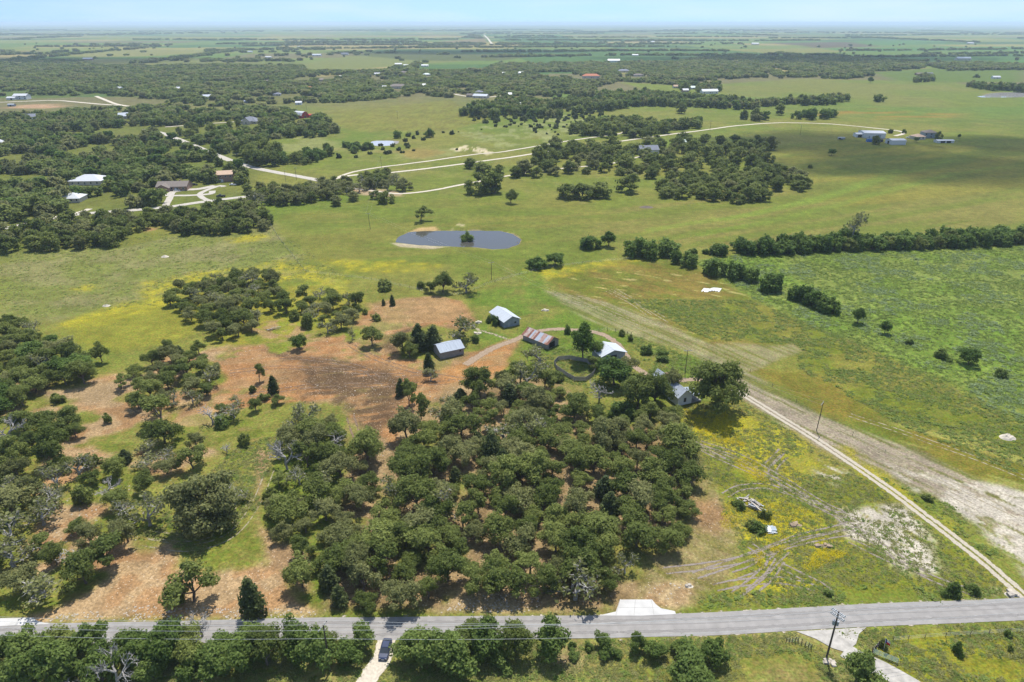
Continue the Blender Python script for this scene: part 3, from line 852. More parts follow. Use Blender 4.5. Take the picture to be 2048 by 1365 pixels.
# county road along the bottom: edges read from the photo
top = [(-150, 1253), (100, 1248), (550, 1236), (1000, 1232), (1350, 1227), (1500, 1221), (1700, 1209), (2048, 1196), (2300, 1186)]
bot = [(-150, 1298), (100, 1293), (550, 1282), (1000, 1278), (1350, 1272), (1500, 1266), (1700, 1256), (2048, 1242), (2300, 1232)]
cl = [((G(*a)[0] + G(*b)[0]) / 2, (G(*a)[1] + G(*b)[1]) / 2) for a, b in zip(top, bot)]
rl = smooth_line(cl, 1.5)
ROADS.append((np.array([(p.x, p.y) for p in rl]), 4.0))
ribbon('road_shoulder', rl, 7.4, M['shoulder'], 0.045, 'ragged pale gravel edge along the county road', cross=6)
ribbon('road', rl, 5.7, M['asphalt'], 0.06, 'grey asphalt county road across the foreground', cross=6)
for dx, w in ((-1.5, 0.9), (0.2, 0.35), (1.4, 0.9)):
    sh_ = []
    for i, p in enumerate(rl):
        t = (rl[min(i + 1, len(rl) - 1)] - rl[max(i - 1, 0)]).normalized()
        sh_.append(p + Vector((-t.y, t.x)) * dx)
    ribbon('wheel_path', sh_, w, M['roadpaint'], 0.066, 'faint darker wheel path worn along the asphalt', cross=4)

sheet('concrete_apron', [(1197, 1230), (1232, 1222), (1240, 1198), (1304, 1198), (1312, 1208), (1322, 1216), (1350, 1222), (1352, 1228), (1285, 1231)], M['concrete'], 0.10, 'new white concrete driveway apron at the lot corner')
sheet('concrete_apron', [(-60, 1238), (66, 1237), (78, 1244), (102, 1249), (60, 1251), (-60, 1256)], M['concrete'], 0.10, 'new white concrete driveway apron at the left edge')
sheet('concrete_apron', [(1592, 1263), (1733, 1255), (1718, 1268), (1712, 1288), (1690, 1304), (1664, 1296), (1632, 1278)], M['oldconcrete'], 0.10, 'old pale concrete driveway mouth at the lower right')
M['joint'] = mat('concrete_joint', (0.24, 0.23, 0.21), 0.9, 0.1, 1.0)
for a_, b_ in (((1240, 1199), (1232, 1229)), ((1271, 1199), (1268, 1230)), ((1303, 1199), (1308, 1229)), ((1237, 1214), (1318, 1214)), ((40, 1239), (30, 1252)), ((0, 1239), (-14, 1253))):
    ribbon('concrete_joint', smooth_line([G(*a_), G(*b_)], 1.0), 0.07, M['joint'], 0.106, 'thin joint line across the concrete apron', cross=1)
ROADS.append((GP([(1240, 1200), (1300, 1200), (1340, 1222)]), 3.0))
ROADS.append((GP([(1620, 1266), (1700, 1300)]), 4.0))
road('driveway', [(1690, 1300), (1720, 1318), (1765, 1338), (1830, 1375), (1870, 1400)], 4.0, M['oldconcrete'], 0.08, 'old concrete driveway leading off past the pipe gate')
road('driveway', [(775, 1268), (772, 1290), (762, 1320), (742, 1350), (722, 1385), (712, 1400)], (4.2, 4.4), M['gravel'], 0.05, 'pale gravel driveway with the dark blue car', clear=3.0)
road('gravel_drive', [(2062, 1204), (2030, 1178), (1960, 1118), (1860, 1040), (1760, 966), (1640, 884), (1550, 828), (1480, 786), (1455, 778)], (3.4, 3.2), M['twotrack'], 0.05, 'two-track caliche drive from the road to the white house', cross=6)
road('dirt_track', [(1450, 775), (1400, 760), (1330, 760), (1270, 735), (1235, 690), (1200, 668), (1150, 661), (1100, 660), (1060, 668), (1020, 685), (980, 700), (930, 730)], (3.2, 4.0), M['dirttrack'], 0.04, 'brown dirt track curving round the farm sheds', clear=2.5)
road('dirt_track', [(945, 655), (965, 663), (990, 670), (1020, 682)], 2.2, M['strawrut'], 0.04, 'faint wheel track beside the blue-grey barn', clear=1.5)
# far drives and lanes
road('lane', [(290, 258), (330, 268), (380, 288), (470, 325), (540, 343), (620, 358), (650, 364)], 7.0, M['paving'], 0.10, 'pale paved lane slanting down through the left-hand woods', clear=6)
road('lane', [(-30, 466), (60, 446), (150, 430), (250, 422), (330, 415), (400, 405), (470, 396), (540, 388), (620, 374), (650, 364)], 6.0, M['paving'], 0.10, 'pale paved lane passing the brown-roofed house', clear=6)
road('gravel_drive', [(650, 364), (700, 352), (800, 344), (1000, 318), (1200, 288), (1400, 262), (1480, 252), (1560, 247), (1650, 249), (1750, 258), (1800, 264), (1806, 269), (1790, 273)], 5.0, M['gravel'], 0.12, 'long white gravel drive sweeping to the ranch on the right', step=5)
road('gravel_drive', [(660, 362), (720, 342), (860, 322), (960, 308), (1010, 303), (1150, 280), (1235, 268), (1250, 262)], 4.0, M['gravel'], 0.12, 'straight gravel drive to the house in the round grove', step=5)
road('gravel_drive', [(690, 376), (740, 382), (800, 388), (870, 380), (950, 365), (1060, 345), (1150, 335), (1215, 329), (1245, 322), (1290, 312)], 4.0, M['gravel'], 0.12, 'gravel drive to the houses in the oak grove', step=4)
road('driveway', [(420, 403), (405, 396), (400, 388), (415, 380), (440, 372), (448, 374)], 4.0, M['paving'], 0.12, 'pale loop driveway by the brown-roofed house', clear=3)
road('driveway', [(338, 392), (345, 384), (372, 380), (400, 378), (430, 372)], 6.0, M['paving'], 0.11, 'pale forecourt drive before the brown-roofed house', clear=4)
road('driveway', [(330, 414), (338, 400), (345, 392), (380, 391), (420, 388), (425, 382)], 4.5, M['paving'], 0.115, 'curved drive with a grass island', clear=3)
road('gravel_drive', [(-20, 206), (60, 203), (120, 202), (200, 209), (260, 213)], 8.0, M['gravel'], 0.2, 'pale gravel lane past the sand arena', step=8)
road('gravel_drive', [(192, 193), (205, 198), (230, 208), (255, 213)], 7.0, M['gravel'], 0.2, 'short gravel lane into the upper left wood', step=8)
road('gravel_drive', [(330, 254), (400, 249), (450, 245), (480, 243)], 5.0, M['gravel'], 0.2, 'gravel drive to the slate-roofed house', step=6)
road('lane', [(968, 71), (975, 78), (985, 90)], 14.0, M['gravel'], 0.4, 'far straight white lane running to the horizon', step=60)
road('gravel_drive', [(895, 186), (930, 192), (965, 195), (1000, 192), (1040, 190)], 7.0, M['gravel'], 0.2, 'gravel lane to the long pale barn', step=8)
road('gravel_drive', [(60, 448), (130, 430), (160, 425), (180, 418)], 5.0, M['gravel'], 0.13, 'gravel stub by the leftmost lane', step=4)

# tyre marks
def tyre(pts, gauge=1.9, w=0.72, material='rut', label='muddy tyre tracks'):
    ln = smooth_line([G(a, b) for a, b in pts], 1.2)
    for s in (-1, 1):
        off = []
        for i, p in enumerate(ln):
            t = (ln[min(i + 1, len(ln) - 1)] - ln[max(i - 1, 0)]).normalized()
            off.append(p + Vector((-t.y, t.x)) * gauge * 0.5 * s)
        ribbon('tyre_track', off, w, M[material], 0.02 + 0.004 * (len(TY) % 6), label, 0.35, cross=2)
        TY.append(1)


TY = []
for pts in ([(1375, 880), (1430, 905), (1500, 935), (1560, 965), (1620, 1000), (1665, 1025), (1700, 1030)], [(1385, 888), (1450, 920), (1530, 955), (1600, 995), (1660, 1020)], [(1400, 885), (1480, 912), (1560, 955), (1640, 1005), (1690, 1028)],
            [(1535, 930), (1552, 915), (1565, 900)], [(1550, 960), (1545, 940), (1560, 920), (1570, 912)], [(1450, 990), (1480, 975), (1530, 972), (1580, 985)],
            [(1390, 1150), (1450, 1130), (1520, 1105), (1600, 1075), (1680, 1055), (1720, 1040)], [(1330, 1140), (1420, 1130), (1500, 1115), (1580, 1088), (1660, 1070), (1700, 1065)], [(1470, 1190), (1510, 1160), (1550, 1120), (1570, 1100)],
            [(1500, 1185), (1540, 1150), (1560, 1120)], [(1500, 1090), (1520, 1105), (1525, 1125), (1500, 1140), (1470, 1150)], [(1560, 1130), (1600, 1150), (1640, 1170), (1660, 1185)], [(1430, 1175), (1480, 1165), (1560, 1160), (1630, 1175)],
            [(1660, 1020), (1700, 1050), (1760, 1090), (1850, 1150), (1960, 1190)], [(1700, 1080), (1780, 1120), (1860, 1150)]):
    tyre(pts, label='muddy tyre ruts in the flowery field')
for pts in ([(1110, 590), (1180, 600), (1250, 625), (1330, 655)], [(1120, 600), (1200, 618), (1280, 650)], [(1215, 583), (1260, 605), (1300, 632)], [(1225, 578), (1290, 615), (1340, 645)]):
    tyre(pts, 2.0, 0.6, 'strawrut', 'straw-coloured tyre marks in the mown strip')
for pts in ([(1660, 850), (1760, 900), (1900, 965), (2048, 1040)], [(1700, 830), (1820, 870), (1960, 920), (2060, 960)], [(1560, 800), (1700, 880), (1850, 960), (1960, 1020)]):
    tyre(pts, 2.0, 0.6, 'strawrut', 'long straw-coloured tyre marks in the mown strip')
for pts in ([(460, 745), (560, 735), (680, 740), (780, 750), (880, 745)], [(500, 790), (640, 770), (780, 770), (900, 765)], [(700, 690), (760, 720), (840, 745), (930, 760)], [(700, 830), (720, 880), (770, 900)], [(560, 715), (640, 720), (720, 735), (760, 760)]):
    tyre(pts, 2.2, 0.8, 'dozer', 'bulldozer track marks in the red clearing')
for pts in ([(290, 1085), (380, 1095), (460, 1070), (510, 1010), (540, 940)], [(300, 1070), (390, 1075), (450, 1050), (500, 990)]):
    tyre(pts, 2.2, 0.5, 'strawrut', 'curving tyre marks in the left-hand grass')


def watermat(name, base, ripple):
    m, nt, b = newmat(name)
    b.inputs['Base Color'].default_value = base
    b.inputs['Roughness'].default_value = 0.06
    b.inputs['Specular IOR Level'].default_value = 0.5
    b.inputs['IOR'].default_value = 1.33
    N = nt.nodes; L = nt.links
    geo = N.new('ShaderNodeNewGeometry')
    nz = N.new('ShaderNodeTexNoise'); nz.inputs['Scale'].default_value = 1.4; nz.inputs['Detail'].default_value = 3
    L.new(geo.outputs['Position'], nz.inputs['Vector'])
    bp = N.new('ShaderNodeBump'); bp.inputs['Strength'].default_value = ripple; bp.inputs['Distance'].default_value = 0.1
    L.new(nz.outputs[0], bp.inputs['Height']); L.new(bp.outputs[0], b.inputs['Normal'])
    return m


M['water'] = watermat('pond_water', (0.06, 0.058, 0.05, 1), 0.12)
M['palewater'] = watermat('silty_pond_water', (0.34, 0.33, 0.32, 1), 0.01)
for poly, lab in ((POND, 'calm stock pond with a lone bush in the middle pasture'), (POND2, 'small pale pond beside the scattered junipers'), (POND3, 'bright pond at the far right edge')):
    c = poly.mean(0)
    pp = [(c[0] + (p[0] - c[0]) * 1.10, c[1] + (p[1] - c[1]) * 1.10, -0.35) for p in poly]
    o = link('pond', mk('pond', pp, [tuple(range(len(pp)))], M['water'] if 'calm' in lab else M['palewater']))
    tag(o, lab, None, None, 'structure')
    if o.data.polygons[0].normal.z < 0:
        o.data.flip_normals()
# ------------------------------------------------------------------ buildings
BLD = []         # (x, y, radius) kept free of trees


def bx(x0, x1, y0, y1, z0, z1):
    b = MB(); b.box(x0, x1, y0, y1, z0, z1); return b


def corners(c0, c1, c2):
    a = np.array(G(*c0)); b = np.array(G(*c1)); c = np.array(G(*c2))
    d = b - a; L = float(np.hypot(*d)); d = d / L
    p = np.array((-d[1], d[0])); w = float(np.dot(c - a, p))
    if w < 0:
        p = -p; w = -w
    ctr = a + d * L / 2 + p * w / 2
    return (float(ctr[0]), float(ctr[1])), L, w, math.atan2(d[1], d[0])


def opening(root, L, W, side, u, z, w, h, door=False, fmat=None, gmat=None):
    fmat = fmat or M['white']; gmat = gmat or M['glass']
    t = 0.10

    def rect(u0, u1, z0, z1, d0, d1):
        if side == 'f':
            return bx(u0, u1, -W / 2 - d1, -W / 2 - d0, z0, z1)
        if side == 'b':
            return bx(u0, u1, W / 2 + d0, W / 2 + d1, z0, z1)
        if side == 'l':
            return bx(-L / 2 - d1, -L / 2 - d0, u0, u1, z0, z1)
        return bx(L / 2 + d0, L / 2 + d1, u0, u1, z0, z1)
    fr = MB()
    for q in ((u - w / 2 - t, u - w / 2, z - t, z + h + t), (u + w / 2, u + w / 2 + t, z - t, z + h + t), (u - w / 2, u + w / 2, z + h, z + h + t), (u - w / 2, u + w / 2, z - t, z)):
        b = rect(q[0], q[1], max(q[2], 0.02), q[3], 0.002, 0.07)
        k = len(fr.v); fr.v += b.v; fr.f += [tuple(i + k for i in f) for f in b.f]; fr.m += b.m
    o = fr.build('door' if door else 'window', fmat, root)
    rect(u - w / 2, u + w / 2, max(z, 0.03), z + h, 0.003, 0.035).build('leaf' if door else 'pane', gmat, o)  # a near-black leaf is painted shade of an open bay, not a door
    return o


def building(name, label, cat, ctr, L, W, yaw, hw, rise, wall, roof, hip=False, over=0.4, panels=0, wins=(), doors=(), chimney=None, pmats=None, group=None, frame=None, gambrel=False):
    x, y = ctr
    z = hz(x, y)
    root = empty(name, label, cat, (x, y, z), yaw, group)
    BLD.append((x, y, max(L, W) * 0.5 + 1.0))
    hl, hw2 = L / 2, W / 2
    w = MB()
    zb = -0.6
    rsl = rise / hw2
    if hip:
        w.box(-hl, hl, -hw2, hw2, zb, hw)
    else:
        prof = [(-hw2, zb), (hw2, zb), (hw2, hw)] + ([(hw2 * .62, hw + rise * .72)] if gambrel else []) + [(0, hw + rise)] + ([(-hw2 * .62, hw + rise * .72)] if gambrel else []) + [(-hw2, hw)]
        w.hexa([(-hl, a, b) for a, b in prof][::-1], [(hl, a, b) for a, b in prof][::-1])
    w.build('wall', wall, root)
    th = 0.12
    if hip:
        r = MB()
        e = over; hx, hy = hl + e, hw2 + e
        rz = rise * hy / hw2
        z0 = hw - (rz - rise)
        rl_ = max(hx - hy, 0.15)
        A = [(-hx, -hy, z0), (hx, -hy, z0), (hx, hy, z0), (-hx, hy, z0)]
        P = [(-rl_, 0, hw + rise + 0.03), (rl_, 0, hw + rise + 0.03)]
        for q in (0, th):
            pass
        r.face([A[0], A[1], P[1], P[0]]); r.face([A[1], A[2], P[1]]); r.face([A[2], A[3], P[0], P[1]]); r.face([A[3], A[0], P[0]])
        B = [(a, b, c - th) for a, b, c in A]
        for i in range(4):
            j = (i + 1) % 4
            r.face([B[i], B[j], A[j], A[i]])
        r.face(B[::-1])
        ro = r.build('roof', roof, root)
    else:
        segs = [(-hw2 - over, hw - over * rsl, 0, hw + rise), (hw2 + over, hw - over * rsl, 0, hw + rise)]
        if gambrel:
            s1 = rise * .72 / (hw2 * .38)
            segs = [(-hw2 - .2, hw - .2 * s1, -hw2 * .62, hw + rise * .72), (-hw2 * .62, hw + rise * .72, 0, hw + rise), (hw2 + .2, hw - .2 * s1, hw2 * .62, hw + rise * .72), (hw2 * .62, hw + rise * .72, 0, hw + rise)]
        def slab(b, x0, x1, ya, za, yb, zb_, lift):
            za += lift; zb_ += lift
            b.hexa([(x0, ya, za), (x1, ya, za), (x1, yb, zb_), (x0, yb, zb_)], [(x0, ya, za + th), (x1, ya, za + th), (x1, yb, zb_ + th), (x0, yb, zb_ + th)])
        if panels:
            cap = MB()
            cap.hexa([(-hl - over, -.2, hw + rise + .13 - .2 * rsl), (hl + over, -.2, hw + rise + .13 - .2 * rsl), (hl + over, .2, hw + rise + .13 - .2 * rsl), (-hl - over, .2, hw + rise + .13 - .2 * rsl)],
                     [(-hl - over, -.02, hw + rise + .19), (hl + over, -.02, hw + rise + .19), (hl + over, .02, hw + rise + .19), (-hl - over, .02, hw + rise + .19)])
            ro = cap.build('roof', pmats[0] if pmats else roof, root)
            n = panels; pw = (L + 2 * over) / n
            for si, (ya, za, yb, zb_) in enumerate(segs):
                for k in range(n):
                    b = MB()
                    x0 = -hl - over + k * pw
                    slab(b, x0 + 0.01, x0 + pw - 0.01, ya, za, yb * 0.98 + (0.02 if ya > 0 else -0.02), zb_, 0.01 + 0.025 * (k % 2) + 0.01 * rnd.random())
                    pm = roof
                    if pmats:
                        pm = pmats[(si * 3 + int(_tab[(k * 77 + si * 991 + 13) & 65535] * 9.99)) % len(pmats)]
                    b.build('roof_panel', pm, ro)
        else:
            r = MB()
            for ya, za, yb, zb_ in segs:
                slab(r, -hl - over, hl + over, ya, za, yb + (0.004 if ya > 0 else -0.004), zb_, 0.01)
            ro = r.build('roof', roof, root)
    if chimney:
        cx, cy = chimney
        bx(cx - .45, cx + .45, cy - .45, cy + .45, hw, hw + rise + 0.9).build('chimney', M['brick'], ro)
    for q in wins:
        opening(root, L, W, *q, fmat=frame)
    for q in doors:
        opening(root, L, W, *q[:5], door=True, fmat=frame, gmat=q[5] if len(q) > 5 else M['wood'])
    return root


# near farm sheds
ctr, L, W, yw = corners((882, 719), (928, 709), (869, 702))
building('barn', 'weathered grey board shed with light metal roof by the red clearing', 'shed', ctr, L, W, yw, 2.7, 1.5, M['wood'], M['zincd'], panels=10, over=0.35,
         wins=[('f', L * .34, 1.5, .7, .6)], doors=[('f', -L * .02, 0.0, 1.2, 2.0), ('l', 0, 0.0, 1.0, 1.9)], frame=M['wood'])
ctr, L, W, yw = corners((1008.5, 657), (981, 637), (1042, 652))
building('barn', 'blue-grey metal barn with broad pale roof behind the rusty shed', 'barn', ctr, L, W, yw, 2.7, 1.7, M['zincb'], M['zincl'], panels=12, over=0.5,
         doors=[('l', W * .2, 0.0, 1.0, 2.0, M['zinc'])], wins=[('l', -W * .22, 1.1, .9, .7)], frame=M['zincb'])
ctr, L, W, yw = corners((1094.7, 700), (1046, 680), (1125, 693))
rb = building('barn', 'open-ended shed with striped rusty metal roof', 'shed', ctr, L, W, yw, 2.2, 1.8, M['wood'], M['rustmix'], panels=14, over=0.5,
              pmats=[M['rustmix'], M['rustmix'], M['zinc'], M['rustmix'], M['rust']], doors=[('l', 0.6, 0.0, 3.2, 2.3, M['dark'])], frame=M['wood'])
for o in rb.children_recursive:
    if o.name.startswith('roof_panel') and (sum(v.co.y for v in o.data.vertices) > 0) == (math.cos(yw) > 0):
        o.data.materials[0] = M['rust']
ctr, L, W, yw = corners((1203, 727), (1184, 711), (1250, 718))
building('barn', 'hay shed with wide white metal roof half hidden by oaks', 'shed', ctr, L, W, yw, 2.7, 1.6, M['zincb'], M['zincl'], panels=9, over=0.6, doors=[('l', 0, 0.0, 2.6, 2.3, M['dark'])], frame=M['zincb'])
ctr, L, W, yw = corners((1355, 813), (1301, 770), (1379, 804))
hs = building('farmhouse', 'white clapboard farmhouse under the big oaks', 'house', ctr, L, W, yw, 3.3, 2.0, M['white'], M['zinc'], panels=14, over=0.45,
              wins=[('l', 0, 1.0, 1.0, 1.5), ('f', -L * .3, 1.0, .9, 1.5), ('f', L * .05, 1.0, .9, 1.5), ('b', -L * .3, 1.0, .9, 1.5), ('b', L * .2, 1.0, .9, 1.5)], doors=[('b', -L * .05, 0.0, 1.0, 2.1)], chimney=(L * .2, 0))
# porch with a low dark roof on the house's right flank
sgn = -1 if math.cos(yw) < 0 else 1
pr = MB()
yb0 = -W / 2 if sgn < 0 else -W / 2
for sy in (-1,):
    y0, y1 = sy * (W / 2 + 0.05), sy * (W / 2 + 4.0)
    pr.hexa([(-L / 2, y0, 2.85), (-L / 2 + 5.5, y0, 2.85), (-L / 2 + 5.5, y1, 2.35), (-L / 2, y1, 2.35)][::1], [(-L / 2, y0, 2.95), (-L / 2 + 5.5, y0, 2.95), (-L / 2 + 5.5, y1, 2.45), (-L / 2, y1, 2.45)])
PORCH = pr.build('porch_roof', M['zincb'], hs)
PW = W; PL = L
for i, px_ in enumerate((0.1, 2.7, 5.3)):
    b = MB(); b.tube((-L / 2 + px_, -(W / 2 + 3.85), 0), (-L / 2 + px_, -(W / 2 + 3.85), 2.36), 0.09, n=6)
    b.build('porch_post', M['white'], PORCH)
bx(-L / 2 + 0.02, -L / 2 + 5.4, -(W / 2 + 3.9), -(W / 2 + 0.02), -.3, 0.25).build('porch_floor', M['wood'], hs)

# board pen beside the sheds
pen = [(1108.6, 730), (1113, 740), (1135, 755), (1149, 763), (1172, 763), (1187, 752), (1192, 738), (1172, 726), (1138, 720), (1116, 722)]
pw_ = [G(a, b) for a, b in pen]
px0, py0 = sum(p[0] for p in pw_) / 10, sum(p[1] for p in pw_) / 10
pr_ = empty('stock_pen', 'grey board stock pen between the rusty shed and the oaks', 'pen', (px0, py0, hz(px0, py0)))
for i in range(10):
    a = Vector((pw_[i][0] - px0, pw_[i][1] - py0, 0)); b = Vector((pw_[(i + 1) % 10][0] - px0, pw_[(i + 1) % 10][1] - py0, 0))
    m_ = MB(); m_.tube(a + Vector((0, 0, -.3)), a + Vector((0, 0, 1.75)), 0.11, 0.1, 6); m_.build('post', M['wood'], pr_)
    d = (b - a).normalized(); n = Vector((-d.y, d.x, 0)) * 0.025
    for k in range(5):
        z0 = 0.12 + k * 0.32
        q = MB(); q.hexa([a - n + Vector((0, 0, z0)), b - n + Vector((0, 0, z0 + .02)), b + n + Vector((0, 0, z0 + .02)), a + n + Vector((0, 0, z0))],
                         [a - n + Vector((0, 0, z0 + .27)), b - n + Vector((0, 0, z0 + .28)), b + n + Vector((0, 0, z0 + .28)), a + n + Vector((0, 0, z0 + .27))])
        q.build('board', M['wood'], pr_)
BLD.append((px0, py0, 5.0))


def hpx(px, py, wpx, depth, yaw, hw, rise, wall, roof, name, label, cat='house', hip=False, dx=0, **k):
    """a house whose long side spans wpx photo pixels"""
    L = wpx / pxm(py)
    return building(name, label, cat, G(px, py), L, depth, yaw, hw, rise, wall, roof, hip=hip, **k)


def rowwins(L, n, z=1.0, w=1.1, h=1.3, side='f'):
    return [(side, L * (-0.38 + 0.76 * i / max(1, n - 1)), z, w, h) for i in range(n)]


WH, ST, BR = M['white'], M['stone'], M['brick']
L = 58 / pxm(378)
hpx(350, 378, 58, 13, 0.1, 3.0, 2.6, BR, M['shingle'], 'ranch_house', 'long brick ranch house with brown-grey roof beside the loop drive', hip=False, wins=rowwins(L, 5), doors=[('f', L * .12, 0, 1.2, 2.1)], chimney=(L * .2, 1))
x_, y_ = G(331, 381); building('house_wing', 'front-facing brick wing on the left of the ranch house', 'house', (x_, y_), 11, 9, 1.67, 2.9, 2.2, BR, M['shingle'], wins=[('l', 0, 1, 1.6, 1.3), ('r', 0, 1, 1.6, 1.3)])
L = 36 / pxm(362)
hpx(449, 362, 36, 11, 0.28, 5.6, 2.0, BR, M['tanroof'], 'tall_house', 'two-storey brick house with tan roof and white garage doors', wins=rowwins(L, 4, 3.6, 1.0, 1.3), doors=[('f', -L * .36, 0, 2.6, 2.2, WH), ('f', -L * .12, 0, 2.6, 2.2, WH), ('l', 0, 0, 2.4, 2.2, WH)])
L = 62 / pxm(366)
hpx(182, 366, 62, 17, 0.05, 3.2, 3.2, ST, M['whiteroof'], 'metal_roofed_house', 'large house with bright white metal hip roof deep in the left woods', hip=True, wins=rowwins(L, 5), doors=[('f', 0, 0, 1.2, 2.1)])
L = 40 / pxm(402)
hpx(147, 402, 40, 12, 0.1, 3.0, 2.6, ST, M['whiteroof'], 'metal_roofed_house', 'smaller house with pale hip roof below the white-roofed one', hip=True, wins=rowwins(L, 4), doors=[('f', 0, 0, 1.1, 2.1)])
hpx(0, 290, 30, 12, 0.1, 3.0, 2.6, ST, M['whiteroof'], 'metal_roofed_house', 'white-roofed house cut by the left edge of the picture', hip=True, wins=[('f', 2, 1, 1.2, 1.2)])
L = 26 / pxm(199)
hpx(45, 199, 26, 13, 0.05, 5.5, 2.6, WH, M['whiteroof'], 'white_house', 'two-storey white house with dark windows above the sand arena', wins=rowwins(L, 3, 3.4, 2.0, 1.6) + rowwins(L, 3, 0.8, 1.6, 1.5))
hpx(25, 200, 16, 9, 0.05, 3.0, 1.6, WH, M['whiteroof'], 'garage', 'low white garage left of the two-storey white house', 'garage', doors=[('f', 1.0, 0, 3, 2.4, M['dark'])])
hpx(24, 213, 12, 6, 0.05, 2.6, 0.8, M['zincb'], M['zinc'], 'stable', 'little grey stable at the left end of the sand arena', 'stable', doors=[('f', 0, 0, 2.4, 2, M['dark'])])
hpx(66, 239, 22, 12, 0.3, 4.0, 3.0, WH, M['shinglegrey'], 'cottage', 'pale gabled cottage among trees under the sand arena', wins=[('f', -3, 1, 1.5, 1.4), ('f', 3, 1, 1.5, 1.4)], doors=[('f', 0, 0, 1.1, 2.1)])
hpx(42, 240, 16, 8, 0.1, 2.6, 1.2, ST, M['zinc'], 'outbuilding', 'low outbuilding left of the pale gabled cottage', 'shed', doors=[('f', 0, 0, 2, 2)])
L = 24 / pxm(236)
hpx(252, 236, 24, 15, 0.35, 3.4, 3.4, ST, M['zinc'], 'metal_roofed_house', 'house with steep pale grey metal roof near the upper left lane', wins=rowwins(L, 3), doors=[('f', 0, 0, 1.1, 2.1)])
L = 34 / pxm(246)
hpx(503, 246, 34, 16, -0.15, 3.4, 4.4, ST, M['shinglegrey'], 'slate_house', 'big house with steep slate-grey roofs beside the lawn', hip=True, wins=rowwins(L, 4, 1, 1.4, 1.4), doors=[('f', 1.0, 0, 1.3, 2.2)])
x_, y_ = G(497, 248); building('house_wing', 'gabled front wing of the slate-roofed house', 'house', (x_, y_), 12, 9, 1.45, 4.0, 4.2, ST, M['shinglegrey'], wins=[('l', 0, 1.0, 1.6, 1.6), ('r', 0, 1.0, 1.6, 1.6)])
L = 24 / pxm(235)
hpx(602, 235, 24, 12, -0.55, 3.6, 4.4, M['redbarn'], M['whiteroof'], 'red_barn', 'red gambrel barn with white roof at the edge of the pasture', 'barn', gambrel=True, doors=[('r', 0, 0, 2.6, 2.8, M['dark']), ('f', 0, 0, 2, 2.4, WH)], wins=[('r', 0, 4.6, 1.2, 1.2)])
hpx(622, 234, 16, 9, -0.1, 3.0, 0.9, M['redbarn'], M['redbarn'], 'lean_to', 'low red lean-to on the right of the red barn', 'shed', doors=[('f', 1.6, 0, 3.4, 2.2, M['dark'])])
hpx(598, 209, 12, 9, 0.1, 3.0, 1.6, WH, M['whiteroof'], 'pump_shed', 'small white shed in the pasture above the red barn', 'shed', doors=[('f', 0, 0, 1.6, 2.0)])
hpx(493, 206, 8, 5, 0, 2.6, 1.0, M['zincb'], M['zinc'], 'pump_shed', 'tiny dark-sided shed at the wood edge left of the red barn', 'shed', doors=[('f', 0, 0, 1.6, 2.0)])
